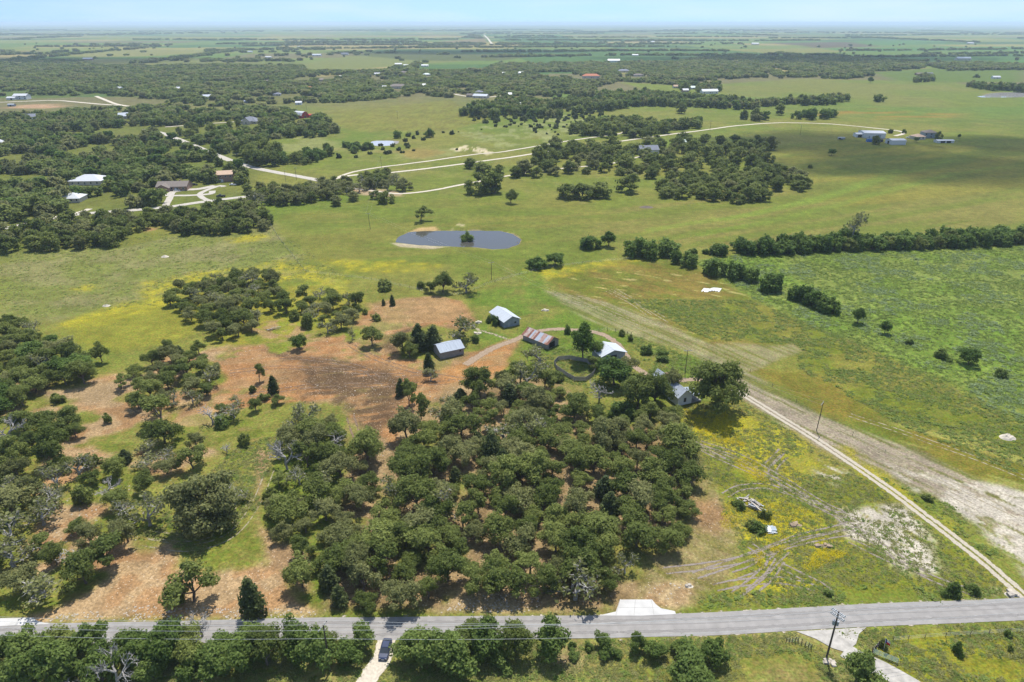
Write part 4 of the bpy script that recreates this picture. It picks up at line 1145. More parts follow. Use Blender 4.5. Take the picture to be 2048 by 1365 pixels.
far_list = [
    (414, 197, 16, 12, 0.3, 'zinc', 'white', 'white-walled house half sunk in the wood left of the slate roof', 0),
    (358, 181, 16, 11, 0.1, 'whiteroof', 'white', 'white-roofed house in the upper left wood', 0),
    (241, 181, 12, 9, -0.4, 'whiteroof', 'white', 'small white roof deep in the upper left wood', 0),
    (618, 179, 17, 13, 0.2, 'shinglered', 'brick', 'house with orange-red roof in the upper wood', 1),
    (536, 166, 20, 15, 0.1, 'shingle', 'brick', 'brown-roofed house in the upper wood left of the yellow meadow', 1),
    (642, 163, 22, 15, -0.1, 'shingle', 'stone', 'brown hip-roofed house right of the yellow meadow', 1),
    (683, 157, 10, 8, 0.1, 'whiteroof', 'white', 'tiny white roof right of the brown hip-roofed house', 0),
    (555, 192, 14, 10, 0.1, 'shinglegrey', 'stone', 'grey roof in the wood above the small white shed', 1),
    (796, 177, 34, 17, 0.05, 'shingle', 'stone', 'long brown-roofed house at the wood edge over the pasture', 1),
    (770, 178, 10, 8, 0.05, 'whiteroof', 'white', 'little white garage left of the long brown-roofed house', 0),
    (845, 174, 13, 9, 0.2, 'whiteroof', 'white', 'white outbuilding right of the long brown-roofed house', 0),
    (807, 148, 17, 14, 0.1, 'shingle', 'stone', 'brown hip roof beside the tan strip in the middle wood', 1),
    (755, 151, 12, 9, -0.2, 'whiteroof', 'white', 'white roof left of the tan strip in the middle wood', 0),
    (853, 152, 15, 11, 0.1, 'greenroof', 'stone', 'pale green roof in the middle wood', 1),
    (797, 131, 14, 12, 0.1, 'whiteroof', 'white', 'white farmhouse in the open field beyond the middle wood', 0),
    (812, 134, 9, 9, 0.1, 'zinc', 'white', 'small building right of the white farmhouse in the open field', 0),
    (850, 134, 14, 9, 0.0, 'whiteroof', 'white', 'low white barn in the open field beyond the middle wood', 0),
    (962, 196, 30, 12, -0.35, 'zinc', 'stone', 'long pale barn at the end of the gravel lane', 0),
    (940, 194, 12, 8, -0.3, 'shingle', 'brick', 'brown shed left of the long pale barn', 0),
    (958, 187, 16, 12, 0.0, 'shinglegrey', 'stone', 'grey roof behind the long pale barn', 1),
    (1017, 192, 13, 8, 0.0, 'whiteroof', 'brick', 'white-roofed open shed right of the long pale barn', 0),
    (1042, 213, 16, 11, 0.1, 'whiteroof', 'white', 'white shed in the meadow above the green hedge wood', 0),
    (1040, 149, 18, 10, 0.05, 'whiteroof', 'white', 'long white roof in the middle wood', 0),
    (1008, 150, 8, 8, 0.1, 'whiteroof', 'white', 'tiny white roof left of the long white roof', 0),
    (1182, 157, 34, 14, 0.05, 'shinglered', 'stone', 'wide red-tiled house at the edge of the far wood', 1),
    (1247, 145, 24, 18, 0.1, 'shinglegrey', 'stone', 'tall grey-roofed house behind the wide red-tiled house', 1),
    (1276, 153, 20, 12, 0.05, 'shingle', 'stone', 'brown-roofed house right of the tall grey-roofed one', 1),
    (1418, 187, 33, 11, 0.15, 'whiteroof', 'white', 'long low white barn on the right-hand pasture', 0),
    (1385, 178, 20, 12, 0.1, 'greenroof', 'white', 'pale-roofed farmhouse beside the long low white barn', 1),
    (1370, 184, 12, 8, 0.2, 'whiteroof', 'brick', 'small white-roofed shed left of the long low white barn', 0),
    (1352, 176, 12, 9, 0.1, 'tanroof', 'stone', 'tan-roofed shed left of the pale-roofed farmhouse', 0),
    (1254, 258, 15, 11, -0.5, 'tanroof', 'brick', 'tan-roofed house inside the round grove', 0),
    (1508, 150, 12, 10, 0.1, 'shingle', 'brick', 'brown house at the near edge of the far right wood', 1),
    (1838, 151, 14, 10, 0.0, 'shingle', 'brick', 'dark brown house alone on the far right pasture', 0),
    (1858, 151, 12, 9, 0.0, 'shinglegrey', 'stone', 'grey house right of the dark brown house', 0),
    (1991, 158, 15, 9, 0.0, 'whiteroof', 'white', 'white open shed near the right edge above the far pond', 0),
    (1925, 122, 28, 14, 0.02, 'zinc', 'stone', 'long grey building in the far right clearing', 0),
    (177, 121, 18, 12, 0.05, 'whiteroof', 'brick', 'white-roofed barn beyond the upper left wood', 0),
    (403, 133, 16, 10, 0.0, 'whiteroof', 'white', 'white barn in the gap of the upper left wood', 0),
    (537, 116, 12, 10, 0.0, 'whiteroof', 'white', 'small far farmhouse beyond the upper left wood', 0),
    (600, 95, 10, 12, 0.0, 'whiteroof', 'white', 'far white barn amid the leftmost green fields', 0),
    (634, 113, 17, 14, 0.0, 'zinc', 'white', 'far pale barn left of the open yellow field', 0),
    (690, 110, 14, 14, 0.0, 'shinglegrey', 'white', 'far farmstead at the left end of the dark field', 0),
    (1227, 125, 24, 14, 0.02, 'whiteroof', 'white', 'far long white shed behind the middle wood', 0),
    (1270, 113, 12, 12, 0.0, 'whiteroof', 'white', 'far white farmhouse by a dark tree clump', 0),
    (1548, 120, 12, 12, 0.0, 'whiteroof', 'white', 'white roof inside the far right wood', 0),
    (1510, 89, 14, 16, 0.0, 'whiteroof', 'white', 'far white barn at the left end of the plum-brown field', 0),
    (1940, 88, 12, 18, 0.0, 'whiteroof', 'white', 'far white barn in the hazy right-hand fields', 0),
    (1305, 85, 8, 18, 0.0, 'whiteroof', 'white', 'far white barn in the hazy central fields', 0),
    (500, 105, 10, 12, 0.0, 'zinc', 'white', 'far grey barn in the upper left fields', 0),
    (1836, 57, 22, 60, 0.0, 'whiteroof', 'white', 'huge white shed on the right horizon', 0),
    (1858, 58, 16, 60, 0.0, 'whiteroof', 'white', 'second huge white shed on the right horizon', 0),
]
for px, py, w, dep, yw_, rf_, wl_, lab, hp in far_list:
    L = w / pxm(py)
    k = max(1.0, L / 22.0)
    nw = 3 if py > 125 else 2
    building('distant_house' if hp else 'distant_barn', lab, 'house' if hp or 'house' in lab else 'barn', G(px, py), L, dep, yw_, 3.2 * min(k, 2.0), 2.4 * min(k, 1.6), M[wl_], M[rf_], hip=bool(hp),
             wins=rowwins(L, nw, 1.0, 1.4 * k, 1.5), doors=[('f', L * .12, 0, 1.3 * k, 2.3)])
# oak-grove houses
L = 38 / pxm(309)
hpx(1295, 309, 38, 12, 0.12, 4.6, 3.2, WH, M['shinglegrey'], 'white_house', 'white house with grey roof in the oak grove', wins=rowwins(L, 4, 1.2, 1.5, 1.5) + [('l', 0, 1.4, 3.0, 1.8)], doors=[('f', L * .3, 0, 1.4, 2.2)])
hpx(1253, 321, 24, 10, -0.4, 3.0, 2.4, ST, M['shinglegrey'], 'garage', 'grey-roofed garage left of the white house in the oak grove', 'garage', doors=[('r', 0, 0, 3.0, 2.3, M['dark']), ('f', 2, 0, 2.6, 2.2, WH)])
hpx(1366, 293, 30, 13, 0.2, 3.4, 2.6, M['zincb'], M['greenroof'], 'metal_barn', 'green-roofed metal barn at the back of the oak grove', 'barn', doors=[('f', 0, 0, 3.0, 2.8, M['dark']), ('l', 0, 0, 3, 2.8, M['dark'])])
# ranch on the right
L = 40 / pxm(275)
hpx(1742, 275, 40, 20, -0.12, 5.0, 1.2, WH, M['whiteroof'], 'metal_barn', 'large white metal barn on the right-hand ranch', 'barn', doors=[('f', L * .2, 0, 3.4, 3.6, M['zinc']), ('f', -L * .25, 0, 1.2, 2.2, M['zinc'])])
hpx(1718, 275, 18, 10, -0.12, 3.2, 0.8, WH, M['whiteroof'], 'lean_to', 'open white lean-to on the left of the large white barn', 'shed', doors=[('f', -1.2, 0, 4.0, 2.6, M['dark'])])
L = 30 / pxm(289)
hpx(1790, 289, 29, 12, 0.03, 4.2, 0.9, WH, M['whiteroof'], 'metal_shed', 'boxy white metal shed in front of the large white barn', 'shed', doors=[('l', 0, 0, 3.0, 3.0, M['dark'])])
L = 26 / pxm(277)
hpx(1856, 276, 24, 12, -0.1, 5.6, 2.4, M['zincb'], M['shingle'], 'tall_house', 'two-storey blue-grey house on the right-hand ranch', hip=True, wins=rowwins(L, 3, 3.4, 1.6, 1.4) + rowwins(L, 3, 0.8, 1.6, 1.4), doors=[('f', 0.5, 0, 1.4, 2.2)])
hpx(1834, 279, 20, 11, 0.2, 3.2, 2.2, ST, M['tanroof'], 'house_wing', 'low tan-roofed wing left of the blue-grey house', hip=True, wins=[('f', -2, 1, 1.6, 1.4), ('f', 2, 1, 1.6, 1.4)])
L = 11 / pxm(285); hpx(1738, 285, 11, 3.0, -0.05, 2.6, 0.1, M['blue'], M['blue'], 'shipping_container', 'bright blue shipping container before the large white barn', 'container', over=0.02, doors=[('l', 0, 0.1, 2.2, 2.3, M['blue'])])
hpx(1760, 285, 8, 3.0, 0.05, 2.4, 0.3, M['dark'], M['shingle'], 'stock_shelter', 'dark stock shelter right of the blue container', 'shelter', over=0.2, doors=[('f', 0, 0, 1.5, 2.0, M['dark'])])
x_, y_ = G(1887, 286); o = building('carport', 'low flat white carport right of the blue-grey house', 'carport', (x_, y_), 17, 7, 0.02, 2.3, 0.5, WH, M['whiteroof'], doors=[('f', -3, 0, 4.5, 2.0, M['dark']), ('f', 3, 0, 4.5, 2.0, M['dark'])])
x_, y_ = G(1293, 300)


# ------------------------------------------------------------------ vehicles
def car(name, label, cat, xy, yaw, paint, L=4.6, W=1.85, Hh=1.42, pickup=False):
    """a car lofted from cross-sections: body, glass house, roof, wheels, lamps, plate. local +x is the front"""
    x, y = xy
    root = empty(name, label, cat, (x, y, hz(x, y) + 0.06), yaw)
    xs = [-.5, -.47, -.40, -.2, 0, .2, .33, .44, .49, .5]
    ws = [.82, .92, .97, 1, 1, 1, .98, .93, .84, .76]
    tp = [.56, .62, .64, .66, .66, .65, .60, .54, .48, .42] if not pickup else [.62, .64, .64, .64, .66, .66, .64, .62, .58, .5]
    b = MB(); secs = []
    for a, w, t in zip(xs, ws, tp):
        hw_ = W / 2 * w; zt = Hh * t; z0 = 0.24
        secs.append([(a * L, -hw_ * .9, z0), (a * L, -hw_, z0 + .16), (a * L, -hw_ * .98, zt * .86), (a * L, -hw_ * .86, zt), (a * L, hw_ * .86, zt), (a * L, hw_ * .98, zt * .86), (a * L, hw_, z0 + .16), (a * L, hw_ * .9, z0)])
    for s in secs:
        b.v += s
    for i in range(len(secs) - 1):
        for k in range(8):
            j = (k + 1) % 8
            b.f.append((i * 8 + k, i * 8 + j, (i + 1) * 8 + j, (i + 1) * 8 + k)); b.m.append(0)
    b.f.append(tuple(range(8))); b.m.append(0)
    b.f.append(tuple((len(secs) - 1) * 8 + k for k in reversed(range(8)))); b.m.append(0)
    body = b.build('body', paint, root, smooth=False)
    z1 = Hh * .63; z2 = Hh - .05
    xa, xb, xc, xd = ((-.42, -.26, .06, .27) if not pickup else (-.06, -.03, .18, .32))
    g = MB(); wb = W * .43; wt = W * .34
    g.hexa([(xa * L, -wb, z1), (xd * L, -wb, z1), (xd * L, wb, z1), (xa * L, wb, z1)], [(xb * L, -wt, z2), (xc * L, -wt, z2), (xc * L, wt, z2), (xb * L, wt, z2)])
    gl = g.build('window', M['glass'], root)
    r = MB(); r.hexa([(xb * L - .04, -wt - .03, z2 - .01), (xc * L + .04, -wt - .03, z2 - .01), (xc * L + .04, wt + .03, z2 - .01), (xb * L - .04, wt + .03, z2 - .01)],
                     [(xb * L + .05, -wt + .06, z2 + .06), (xc * L - .05, -wt + .06, z2 + .06), (xc * L - .05, wt - .06, z2 + .06), (xb * L + .05, wt - .06, z2 + .06)])
    r.build('roof', paint, root)
    if pickup:
        bx(-.47 * L, -.07 * L, -W * .40, W * .40, Hh * .64, Hh * .645).build('cargo_bed', M['dark'], root)
    for sx in (-.31, .31):
        for sy in (-1, 1):
            t = MB(); t.tube((sx * L, sy * (W / 2 - .24), .33), (sx * L, sy * (W / 2 - .0), .33), .33, n=14)
            wl = t.build('wheel', M['rubber'], root)
            t = MB(); t.tube((sx * L, sy * (W / 2 + .002), .33), (sx * L, sy * (W / 2 + .02), .33), .19, n=10)
            t.build('rim', M['chrome'], wl)
    for sy in (-1, 1):
        bx(.475 * L, .497 * L, sy * W * .30 - .16, sy * W * .30 + .16, .52, .66).build('headlight', M['lamp'], root)
        bx(-.506 * L, -.49 * L, sy * W * .32 - .14, sy * W * .32 + .14, .6, .74).build('tail_light', M['flagred'], root)
        bx(.1 * L, .13 * L, sy * (W / 2 + .08) - .09, sy * (W / 2 + .08) + .09, .9, 1.05).build('mirror', paint, root)
    bx(.5 * L + .002, .5 * L + .02, -.24, .24, .34, .47).build('plate', M['carwhite'], root)
    BLD.append((x, y, 3.0))
    return root


car('parked_car', 'dark blue car on the gravel driveway by the roadside trees', 'car', G(771, 1302), -1.62, M['carblue'], 4.7, 1.95, 1.4)
car('pickup_truck', 'black pickup truck on the lane past the brick ranch house', 'truck', G(442, 394), 3.3, M['carblack'], 5.9, 2.05, 1.9, True)
car('parked_car', 'silver-white car parked in the loop drive', 'car', G(354, 382), 0.2, M['carwhite'], 4.6)
car('parked_car', 'black car parked at the right end of the ranch house', 'car', G(389, 371), 0.1, M['carblack'], 4.8)
car('parked_car', 'white car under the trees right of the tall brick house', 'car', G(466, 371), 0.1, M['carwhite'], 4.8)
car('parked_car', 'red farm truck beside the large white barn', 'truck', G(1765, 275), 0.2, M['carred'], 5.6, 2.1, 2.0, True)
car('parked_car', 'white pickup by the low tan-roofed wing', 'truck', G(1817, 277), 0.3, M['carwhite'], 5.6, 2.0, 1.9, True)
# stock trailer
x_, y_ = G(1682, 281)
tr = empty('stock_trailer', 'grey stock trailer alone left of the ranch barns', 'trailer', (x_, y_, hz(x_, y_)), 0.05)
bx(-3.4, 3.4, -1.1, 1.1, .7, 2.5).build('body', M['zinc'], tr)
bx(-3.45, 3.45, -1.15, 1.15, 2.502, 2.6).build('roof', M['whiteroof'], tr)
bx(-3.41, -1.0, -1.12, -1.105, 1.0, 2.2).build('opening', M['dark'], tr)
for sx in (-.6, .5):
    for sy in (-1, 1):
        t = MB(); t.tube((sx, sy * .9, .38), (sx, sy * 1.12, .38), .38, n=12); t.build('wheel', M['rubber'], tr)
t = MB(); t.tube((3.4, 0, .75), (5.0, 0, .6), .08); t.build('hitch', M['dark'], tr)
# wheeled bin under the hedge
x_, y_ = G(693, 1312)
wbn = empty('wheeled_bin', 'dark blue wheeled bin at the foot of the roadside hedge', 'bin', (x_, y_, hz(x_, y_)), 0.4)
b = MB(); b.hexa([(-.32, -.36, .08), (.32, -.36, .08), (.32, .3, .08), (-.32, .3, .08)], [(-.42, -.48, 1.25), (.42, -.48, 1.25), (.42, .42, 1.25), (-.42, .42, 1.25)]); b.build('body', M['bin'], wbn)
b = MB(); b.hexa([(-.45, -.52, 1.252), (.45, -.52, 1.252), (.45, .5, 1.252), (-.45, .5, 1.252)], [(-.4, -.45, 1.34), (.4, -.45, 1.34), (.4, .45, 1.36), (-.4, .45, 1.36)]); b.build('lid', M['zincb'], wbn)
for sx in (-1, 1):
    t = MB(); t.tube((sx * .3, .36, .14), (sx * .38, .36, .14), .14, n=10); t.build('wheel', M['rubber'], wbn)
bx(-.35, .35, .5, .56, 1.16, 1.22).build('handle', M['bin'], wbn)


# ------------------------------------------------------------------ poles and wires
def pole(label, px, py, h, yaw=0.0, arms=1, transformer=False, rad=0.16, lean=(0, 0), group='utility poles', xy=None):
    x, y = xy or G(px, py)
    root = empty('utility_pole', label, 'utility pole', (x, y, hz(x, y)), 0, group)
    m_ = MB(); m_.tube((0, 0, -.5), (lean[0], lean[1], h), rad, rad * .7, 8); m_.build('pole', M['pole'], root)
    pts = []
    d = Vector((math.cos(yaw), math.sin(yaw), 0))
    for k in range(arms):
        z = h - 0.35 - 0.9 * k
        c = Vector((lean[0] * z / h, lean[1] * z / h, z))
        for s in ((-1, 1) if arms > 1 else (1,)):
            off = Vector((-d.y, d.x, 0)) * 0.19 * s
            m_ = MB(); a = c + off - d * 1.35; b = c + off + d * 1.35
            n = Vector((-d.y, d.x, 0)) * 0.06
            m_.hexa([a - n, b - n, b + n, a + n], [a - n + Vector((0, 0, .14)), b - n + Vector((0, 0, .14)), b + n + Vector((0, 0, .14)), a + n + Vector((0, 0, .14))])
            arm = m_.build('crossarm', M['zinc'] if arms > 1 else M['greybark'], root)
            for q in (-1.2, -.55, .55, 1.2):
                i_ = MB(); p = c + off + d * q + Vector((0, 0, .14)); i_.tube(p, p + Vector((0, 0, .24)), .07, .045, 6); i_.build('insulator', M['white'], arm)
        for q in (-1.2, .0, 1.2):
            pts.append(Vector((x, y, root.location.z)) + c + d * q + Vector((0, 0, .4 if q else .55)))
    if transformer:
        for a_ in (0.6, 2.2):
            t = MB(); cx, cy = 0.42 * math.cos(yaw + a_ + .8), 0.42 * math.sin(yaw + a_ + .8)
            t.tube((cx, cy, h - 3.3), (cx, cy, h - 2.3), .27, n=10); tr_ = t.build('transformer', M['zinc'], root)
            t = MB(); t.tube((cx, cy, h - 2.298), (cx, cy, h - 2.05), .05, n=6); t.build('bushing', M['bin'], tr_)
    neutral = Vector((x, y, root.location.z)) + Vector((lean[0] * .72, lean[1] * .72, h * .72))
    return root, pts, neutral


def wires(label, pairs, sag=1.0, rad=0.022):
    a0 = pairs[0][0]
    root = empty('power_line', label, 'power line', (a0.x, a0.y, hz(a0.x, a0.y)))
    o = Vector(root.location)
    for a, b in pairs:
        m_ = MB(); n = 14; prev = None
        for i in range(n + 1):
            t = i / n
            p = a.lerp(b, t) - o; p.z -= sag * 4 * t * (1 - t)
            if prev is not None:
                m_.tube(prev, p, rad, n=4, cap=False)
            prev = p
        m_.build('wire', M['wire'], root)
    return root


pA = pole('tall utility pole with double crossarms and transformers by the old concrete drive', 1653, 1316, 11.8, yaw=-0.95, arms=2, transformer=True, rad=0.2, lean=(0.1, 0.25))
pB = pole('dark utility pole in front of the roadside hedge left of the gravel drive', 661, 1342, 11.6, yaw=1.2, arms=1, rad=0.19)
pL = pole('utility pole just outside the left edge', 0, 0, 11.6, yaw=1.5, arms=1, xy=(-128, 92.5))
pR = pole('utility pole just outside the right edge', 0, 0, 11.6, yaw=1.5, arms=1, xy=(150, 103))
wires('power wires over the roadside hedge, left span', [(a, b) for a, b in zip(pL[1], pB[1])] + [(pL[2], pB[2])], 1.4)
wires('power wires over the roadside hedge, middle span', [(a, b) for a, b in zip(pB[1], pA[1])] + [(pB[2], pA[2])], 1.5)
wires('power wires over the lower right field', [(a, b) for a, b in zip(pA[1], pR[1])] + [(pA[2], pR[2])], 1.4)
pD = pole('slim utility pole beside the two-track drive', 1633, 861, 9.5, yaw=0.9, arms=1, rad=0.13, lean=(0.2, 0))
pC = pole('utility pole behind the big oak near the white house', 1370, 748, 9.0, yaw=0.0, arms=1, rad=0.13)
pE = pole('utility pole beyond the far fence of the lot', 983, 561, 8.6, yaw=0.3, arms=1, rad=0.13)
pF = pole('leaning utility pole left of the stock pond', 741, 459, 9.5, yaw=0.3, arms=1, rad=0.14, lean=(-.7, 0))
pG = pole('utility pole by the gravel drive above the grey brush', 763, 336, 9.0, yaw=0.3, arms=1, rad=0.14)
for a_, b_, lb in ((pD, pC, 'thin wires from the drive pole to the pole behind the big oak'), (pC, pE, 'thin wires crossing the farm sheds'), (pE, pF, 'thin wires crossing the pasture below the pond'), (pF, pG, 'thin wires from the leaning pole to the gravel drive')):
    wires(lb, [(a_[1][0], b_[1][0]), (a_[1][2], b_[1][2])], 1.0, 0.012)
pole('utility pole at the lane left of the grey brush', 572, 366, 9.0, 0.3, 1, rad=.14)
pole('utility pole on the roadside above the lane bend', 593, 360, 9.0, 0.3, 1, rad=.14)
pole('utility pole on the pasture left of the ranch barns', 1600, 271, 10.0, 0.2, 1, rad=.15)
pole('utility pole on the white gravel drive behind the oak grove', 1420, 261, 10.0, 0.2, 1, rad=.15)
pole('utility pole in the pale meadow right of the red barn', 795, 237, 9.0, 0.2, 1, rad=.15)
pole('utility pole where the lane leaves the left woods', 476, 330, 9.0, .2, 1, rad=.14)
pole('utility pole behind the red barn', 614, 224, 9.0, .2, 1, rad=.14)


# ------------------------------------------------------------------ fences, gate, flag
def fence(name, label, line, gap=4.0, h=1.35, strands=4, post=0.07, world=False, material='pole'):
    ln = smooth_line(line if world else [G(a, b) for a, b in line], gap)
    x0, y0 = ln[0]
    root = empty(name, label, 'fence', (x0, y0, hz(x0, y0)))
    z0 = root.location.z
    pb = MB(); pb.tube((0, 0, -.3), (0, 0, h), post, post * .9, 6)
    pme = pb.mesh('post', M[material])
    tops = []
    for p in ln:
        z = hz(p.x, p.y) - z0
        o = link('post', pme, root, (p.x - x0, p.y - y0, z))
        o.rotation_euler = ((rnd.random() - .5) * .12, (rnd.random() - .5) * .12, 0)
        tops.append(Vector((p.x - x0, p.y - y0, z)))
    for k in range(strands):
        m_ = MB()
        for a, b in zip(tops[:-1], tops[1:]):
            m_.tube(a + Vector((0, 0, h * (k + 1) / (strands + .4))), b + Vector((0, 0, h * (k + 1) / (strands + .4))), 0.012, n=3, cap=False)
        m_.build('wire_strand', M['wire'], root)
    return root


fence('wire_fence', 'post-and-wire fence running down the left pasture', [(540, 448), (560, 480), (585, 512), (612, 545)], 5.0)
fence('wire_fence', 'post-and-wire fence along the back of the lot', [(612, 545), (680, 553), (728, 558), (800, 572), (905, 592), (990, 566), (1090, 540), (1200, 525), (1290, 518)], 5.0)
fence('wire_fence', 'wire fence along the near side of the gravel drive', [(780, 352), (1000, 325), (1200, 296)], 14.0, strands=2)
fence('wire_fence', 'short post fence left of the old concrete drive', [(1572, 1286), (1584, 1285), (1596, 1284), (1610, 1292), (1622, 1298)], 2.8, 1.4, 3, 0.075)
fence('wire_fence', 'wire fence between the two-track drive and the flowery field', [(1500, 745), (1640, 835), (1770, 905)], 9.0, strands=2)
fence('wire_fence', 'post fence beside the dirt track behind the hay shed', [(1180, 668), (1215, 662), (1245, 668), (1262, 672)], 3.0, 1.4, 3, 0.09)
fence('wire_fence', 'brace posts at the pipe gate', [(1744, 1306), (1752, 1298), (1760, 1290)], 1.6, 1.6, 3, 0.11)
fence('wire_fence', 'roadside wire fence in the lower right field', [(1786, 1282), (1850, 1276), (1940, 1270), (2060, 1263)], 3.5, 1.2, 3, 0.06)
a = Vector(G(1746, 1307)); b = Vector(G(1795, 1327)); d = (b - a); Lg = d.length
gt = empty('pipe_gate', 'grey-green pipe gate standing open beside the old drive', 'gate', (a.x, a.y, hz(a.x, a.y)), math.atan2(d.y, d.x))
for k in range(5):
    m_ = MB(); z = 0.25 + k * .26; m_.tube((0, 0, z), (Lg, 0, z), .035, n=6); m_.build('rail', M['gatepaint'], gt)
for k in range(5):
    m_ = MB(); xq = Lg * k / 4; m_.tube((xq, 0, .2), (xq, 0, 1.34), .035, n=6); m_.build('upright', M['gatepaint'], gt)
m_ = MB(); m_.tube((-.2, 0, -.3), (-.2, 0, 1.6), .1, n=8); m_.build('hinge_post', M['pole'], gt)
x_, y_ = G(1768, 1300)
fg = empty('flag', 'small blue, white and red flag on a short pole near the pipe gate', 'flag', (x_, y_, hz(x_, y_)), 0.3)
m_ = MB(); m_.tube((0, 0, -.3), (-.5, 0, 3.4), .04, n=6); m_.build('flagpole', M['white'], fg)


def cloth(u0, u1, v0, v1, nm, mt):
    V = []; F = []
    n = 6
    for i in range(n + 1):
        for j in range(n + 1):
            u = u0 + (u1 - u0) * i / n; v = v0 + (v1 - v0) * j / n
            V.append((-.5 + .14 * (1 - v) + u * .75, .12 * math.sin(u * 7) - .25 * u, 3.3 - (1 - v) * 1.1 - .7 * u))
    for i in range(n):
        for j in range(n):
            k = i * (n + 1) + j; F.append((k, k + n + 1, k + n + 2, k + 1))
    return link(nm, mk(nm, V, F, mt), fg)


cloth(0, .45, 0, 1, 'blue_field', M['flagblue']); cloth(.45, 1.4, .5, 1, 'white_stripe', M['white']); cloth(.45, 1.4, 0, .5, 'red_stripe', M['flagred'])


# ------------------------------------------------------------------ mounds and piles
def mound(name, label, cat, px, py, wx, wy, h, material, seed=0, bits=0, bmat=None):
    x, y = G(px, py); z = hz(x, y)
    root = empty(name, label, cat, (x, y, z))
    n = 18; V = []; F = []
    for i in range(n + 1):
        for j in range(n + 1):
            u = i / n * 2 - 1; v = j / n * 2 - 1
            r = math.hypot(u, v)
            hh = max(0, 1 - r) ** .8
            nn = float(fbm(np.array([u * 3 + seed]), np.array([v * 3]), 1.0, 3, seed)[0])
            V.append((u * wx, v * wy, h * hh * (0.5 + nn) - 0.12))
    for i in range(n):
        for j in range(n):
            k = i * (n + 1) + j; F.append((k, k + n + 1, k + n + 2, k + 1))
    link('heap', mk('heap', V, F, material, smooth=False), root)
    rr = random.Random(seed)
    for k in range(bits):
        a = rr.random() * 6.28; q = rr.random() ** .5 * .8
        b = MB(); s = .25 + .35 * rr.random()
        c = Vector((math.cos(a) * q * wx, math.sin(a) * q * wy, h * (1 - q) * .7 + .1))
        vs = [Vector((rr.uniform(-1, 1), rr.uniform(-1, 1), rr.uniform(-.6, .6))) * s * .5 for _ in range(4)]
        b.hexa([c + Vector((-s, -s, -s * .5)) + vs[0], c + Vector((s, -s, -s * .4)) + vs[1], c + Vector((s, s, -s * .5)), c + Vector((-s, s, -s * .4))],
               [c + Vector((-s, -s, s * .5)) * .8, c + Vector((s, -s, s * .5)) * .8 + vs[2], c + Vector((s, s, s * .6)) * .8, c + Vector((-s, s, s * .5)) * .8 + vs[3]])
        b.build('chunk', bmat or material, root)
    return root


mound('sand_mound', 'white sand heap in the far right field', 'mound', 2015, 876, 2.4, 1.8, 1.4, M['sand'], 3)
mound('sand_mound', 'white stone heap in the left pasture below the wood', 'mound', 330, 514, 2.2, 1.6, 1.0, M['sand'], 5)
mound('sand_mound', 'pale heap in the pasture above the yellow flowers', 'mound', 213, 612, 1.9, 1.3, 1.0, M['sand'], 6)
mound('rubble_heap', 'low rubble heap among the flowers right of the scrap', 'heap', 1592, 1050, 1.9, 0.8, 0.45, M['earth'], 7, 4, M['earth'])
mound('rubble_heap', 'long brown earth bank in the flowery field', 'heap', 1650, 1092, 2.9, 0.8, 0.5, M['earth'], 8, 5, M['earth'])
mound('rubble_heap', 'pale caliche heap beside the new apron', 'heap', 1378, 1172, 1.2, 0.8, 0.4, M['sand'], 9, 3, M['rock'])
mound('rubble_heap', 'white rubble round the foot of the tall pole', 'heap', 1658, 1322, 1.7, 1.3, 0.25, M['rock'], 10, 5, M['rock'])
mound('rubble_heap', 'white stones by the shed grove', 'heap', 955, 668, 1.4, .9, 0.5, M['sand'], 11, 5, M['sand'])
mound('rubble_heap', 'white stones left of the blue-grey barn', 'heap', 957, 646, 1.2, .9, 0.6, M['sand'], 12, 4, M['sand'])
mound('rubble_heap', 'pale stones in the yard below the far fence corner', 'heap', 1090, 622, 2.2, .9, 0.4, M['sand'], 13, 5, M['sand'])
mound('brush_heap', 'grey brush heap in the middle pasture', 'brush pile', 1293, 415, 5, 3, 1.2, M['bark'], 14)
mound('culvert_rubble', 'pale rubble at the mouth of the two-track drive', 'heap', 2022, 1190, 1.6, 0.9, 0.5, M['rock'], 15, 6, M['rock'])
mound('pond_islet', 'dark stump standing in the right end of the pond', 'stump', 1035, 484, 0.9, 0.9, 0.7, M['bark'], 16)
x_, y_ = G(1423, 581)
wt = empty('white_tarpaulin', 'crumpled white sheet lying in the hay meadow', 'tarpaulin', (x_, y_, hz(x_, y_)))
V = []; F = []; n = 14
for i in range(n + 1):
    for j in range(n + 1):
        u = i / n * 2 - 1; v = j / n * 2 - 1
        V.append((u * 4.0 + v * 1.2, v * 2.2 + .5 * math.sin(u * 4), 0.05 + 1.1 * float(fbm(np.array([u * 2.2 + 3]), np.array([v * 2.2]), 1, 3, 77)[0]) * (1 - .8 * max(abs(u), abs(v)) ** 2) * (0.4 + .6 * (u > -.2))))
for i in range(n):
    for j in range(n):
        if _tab[(i * 31 + j * 17) & 65535] > .07 or (2 < i < 11 and 2 < j < 11):
            k = i * (n + 1) + j; F.append((k, k + n + 1, k + n + 2, k + 1))
link('sheet', mk('sheet', V, F, M['white']), wt)


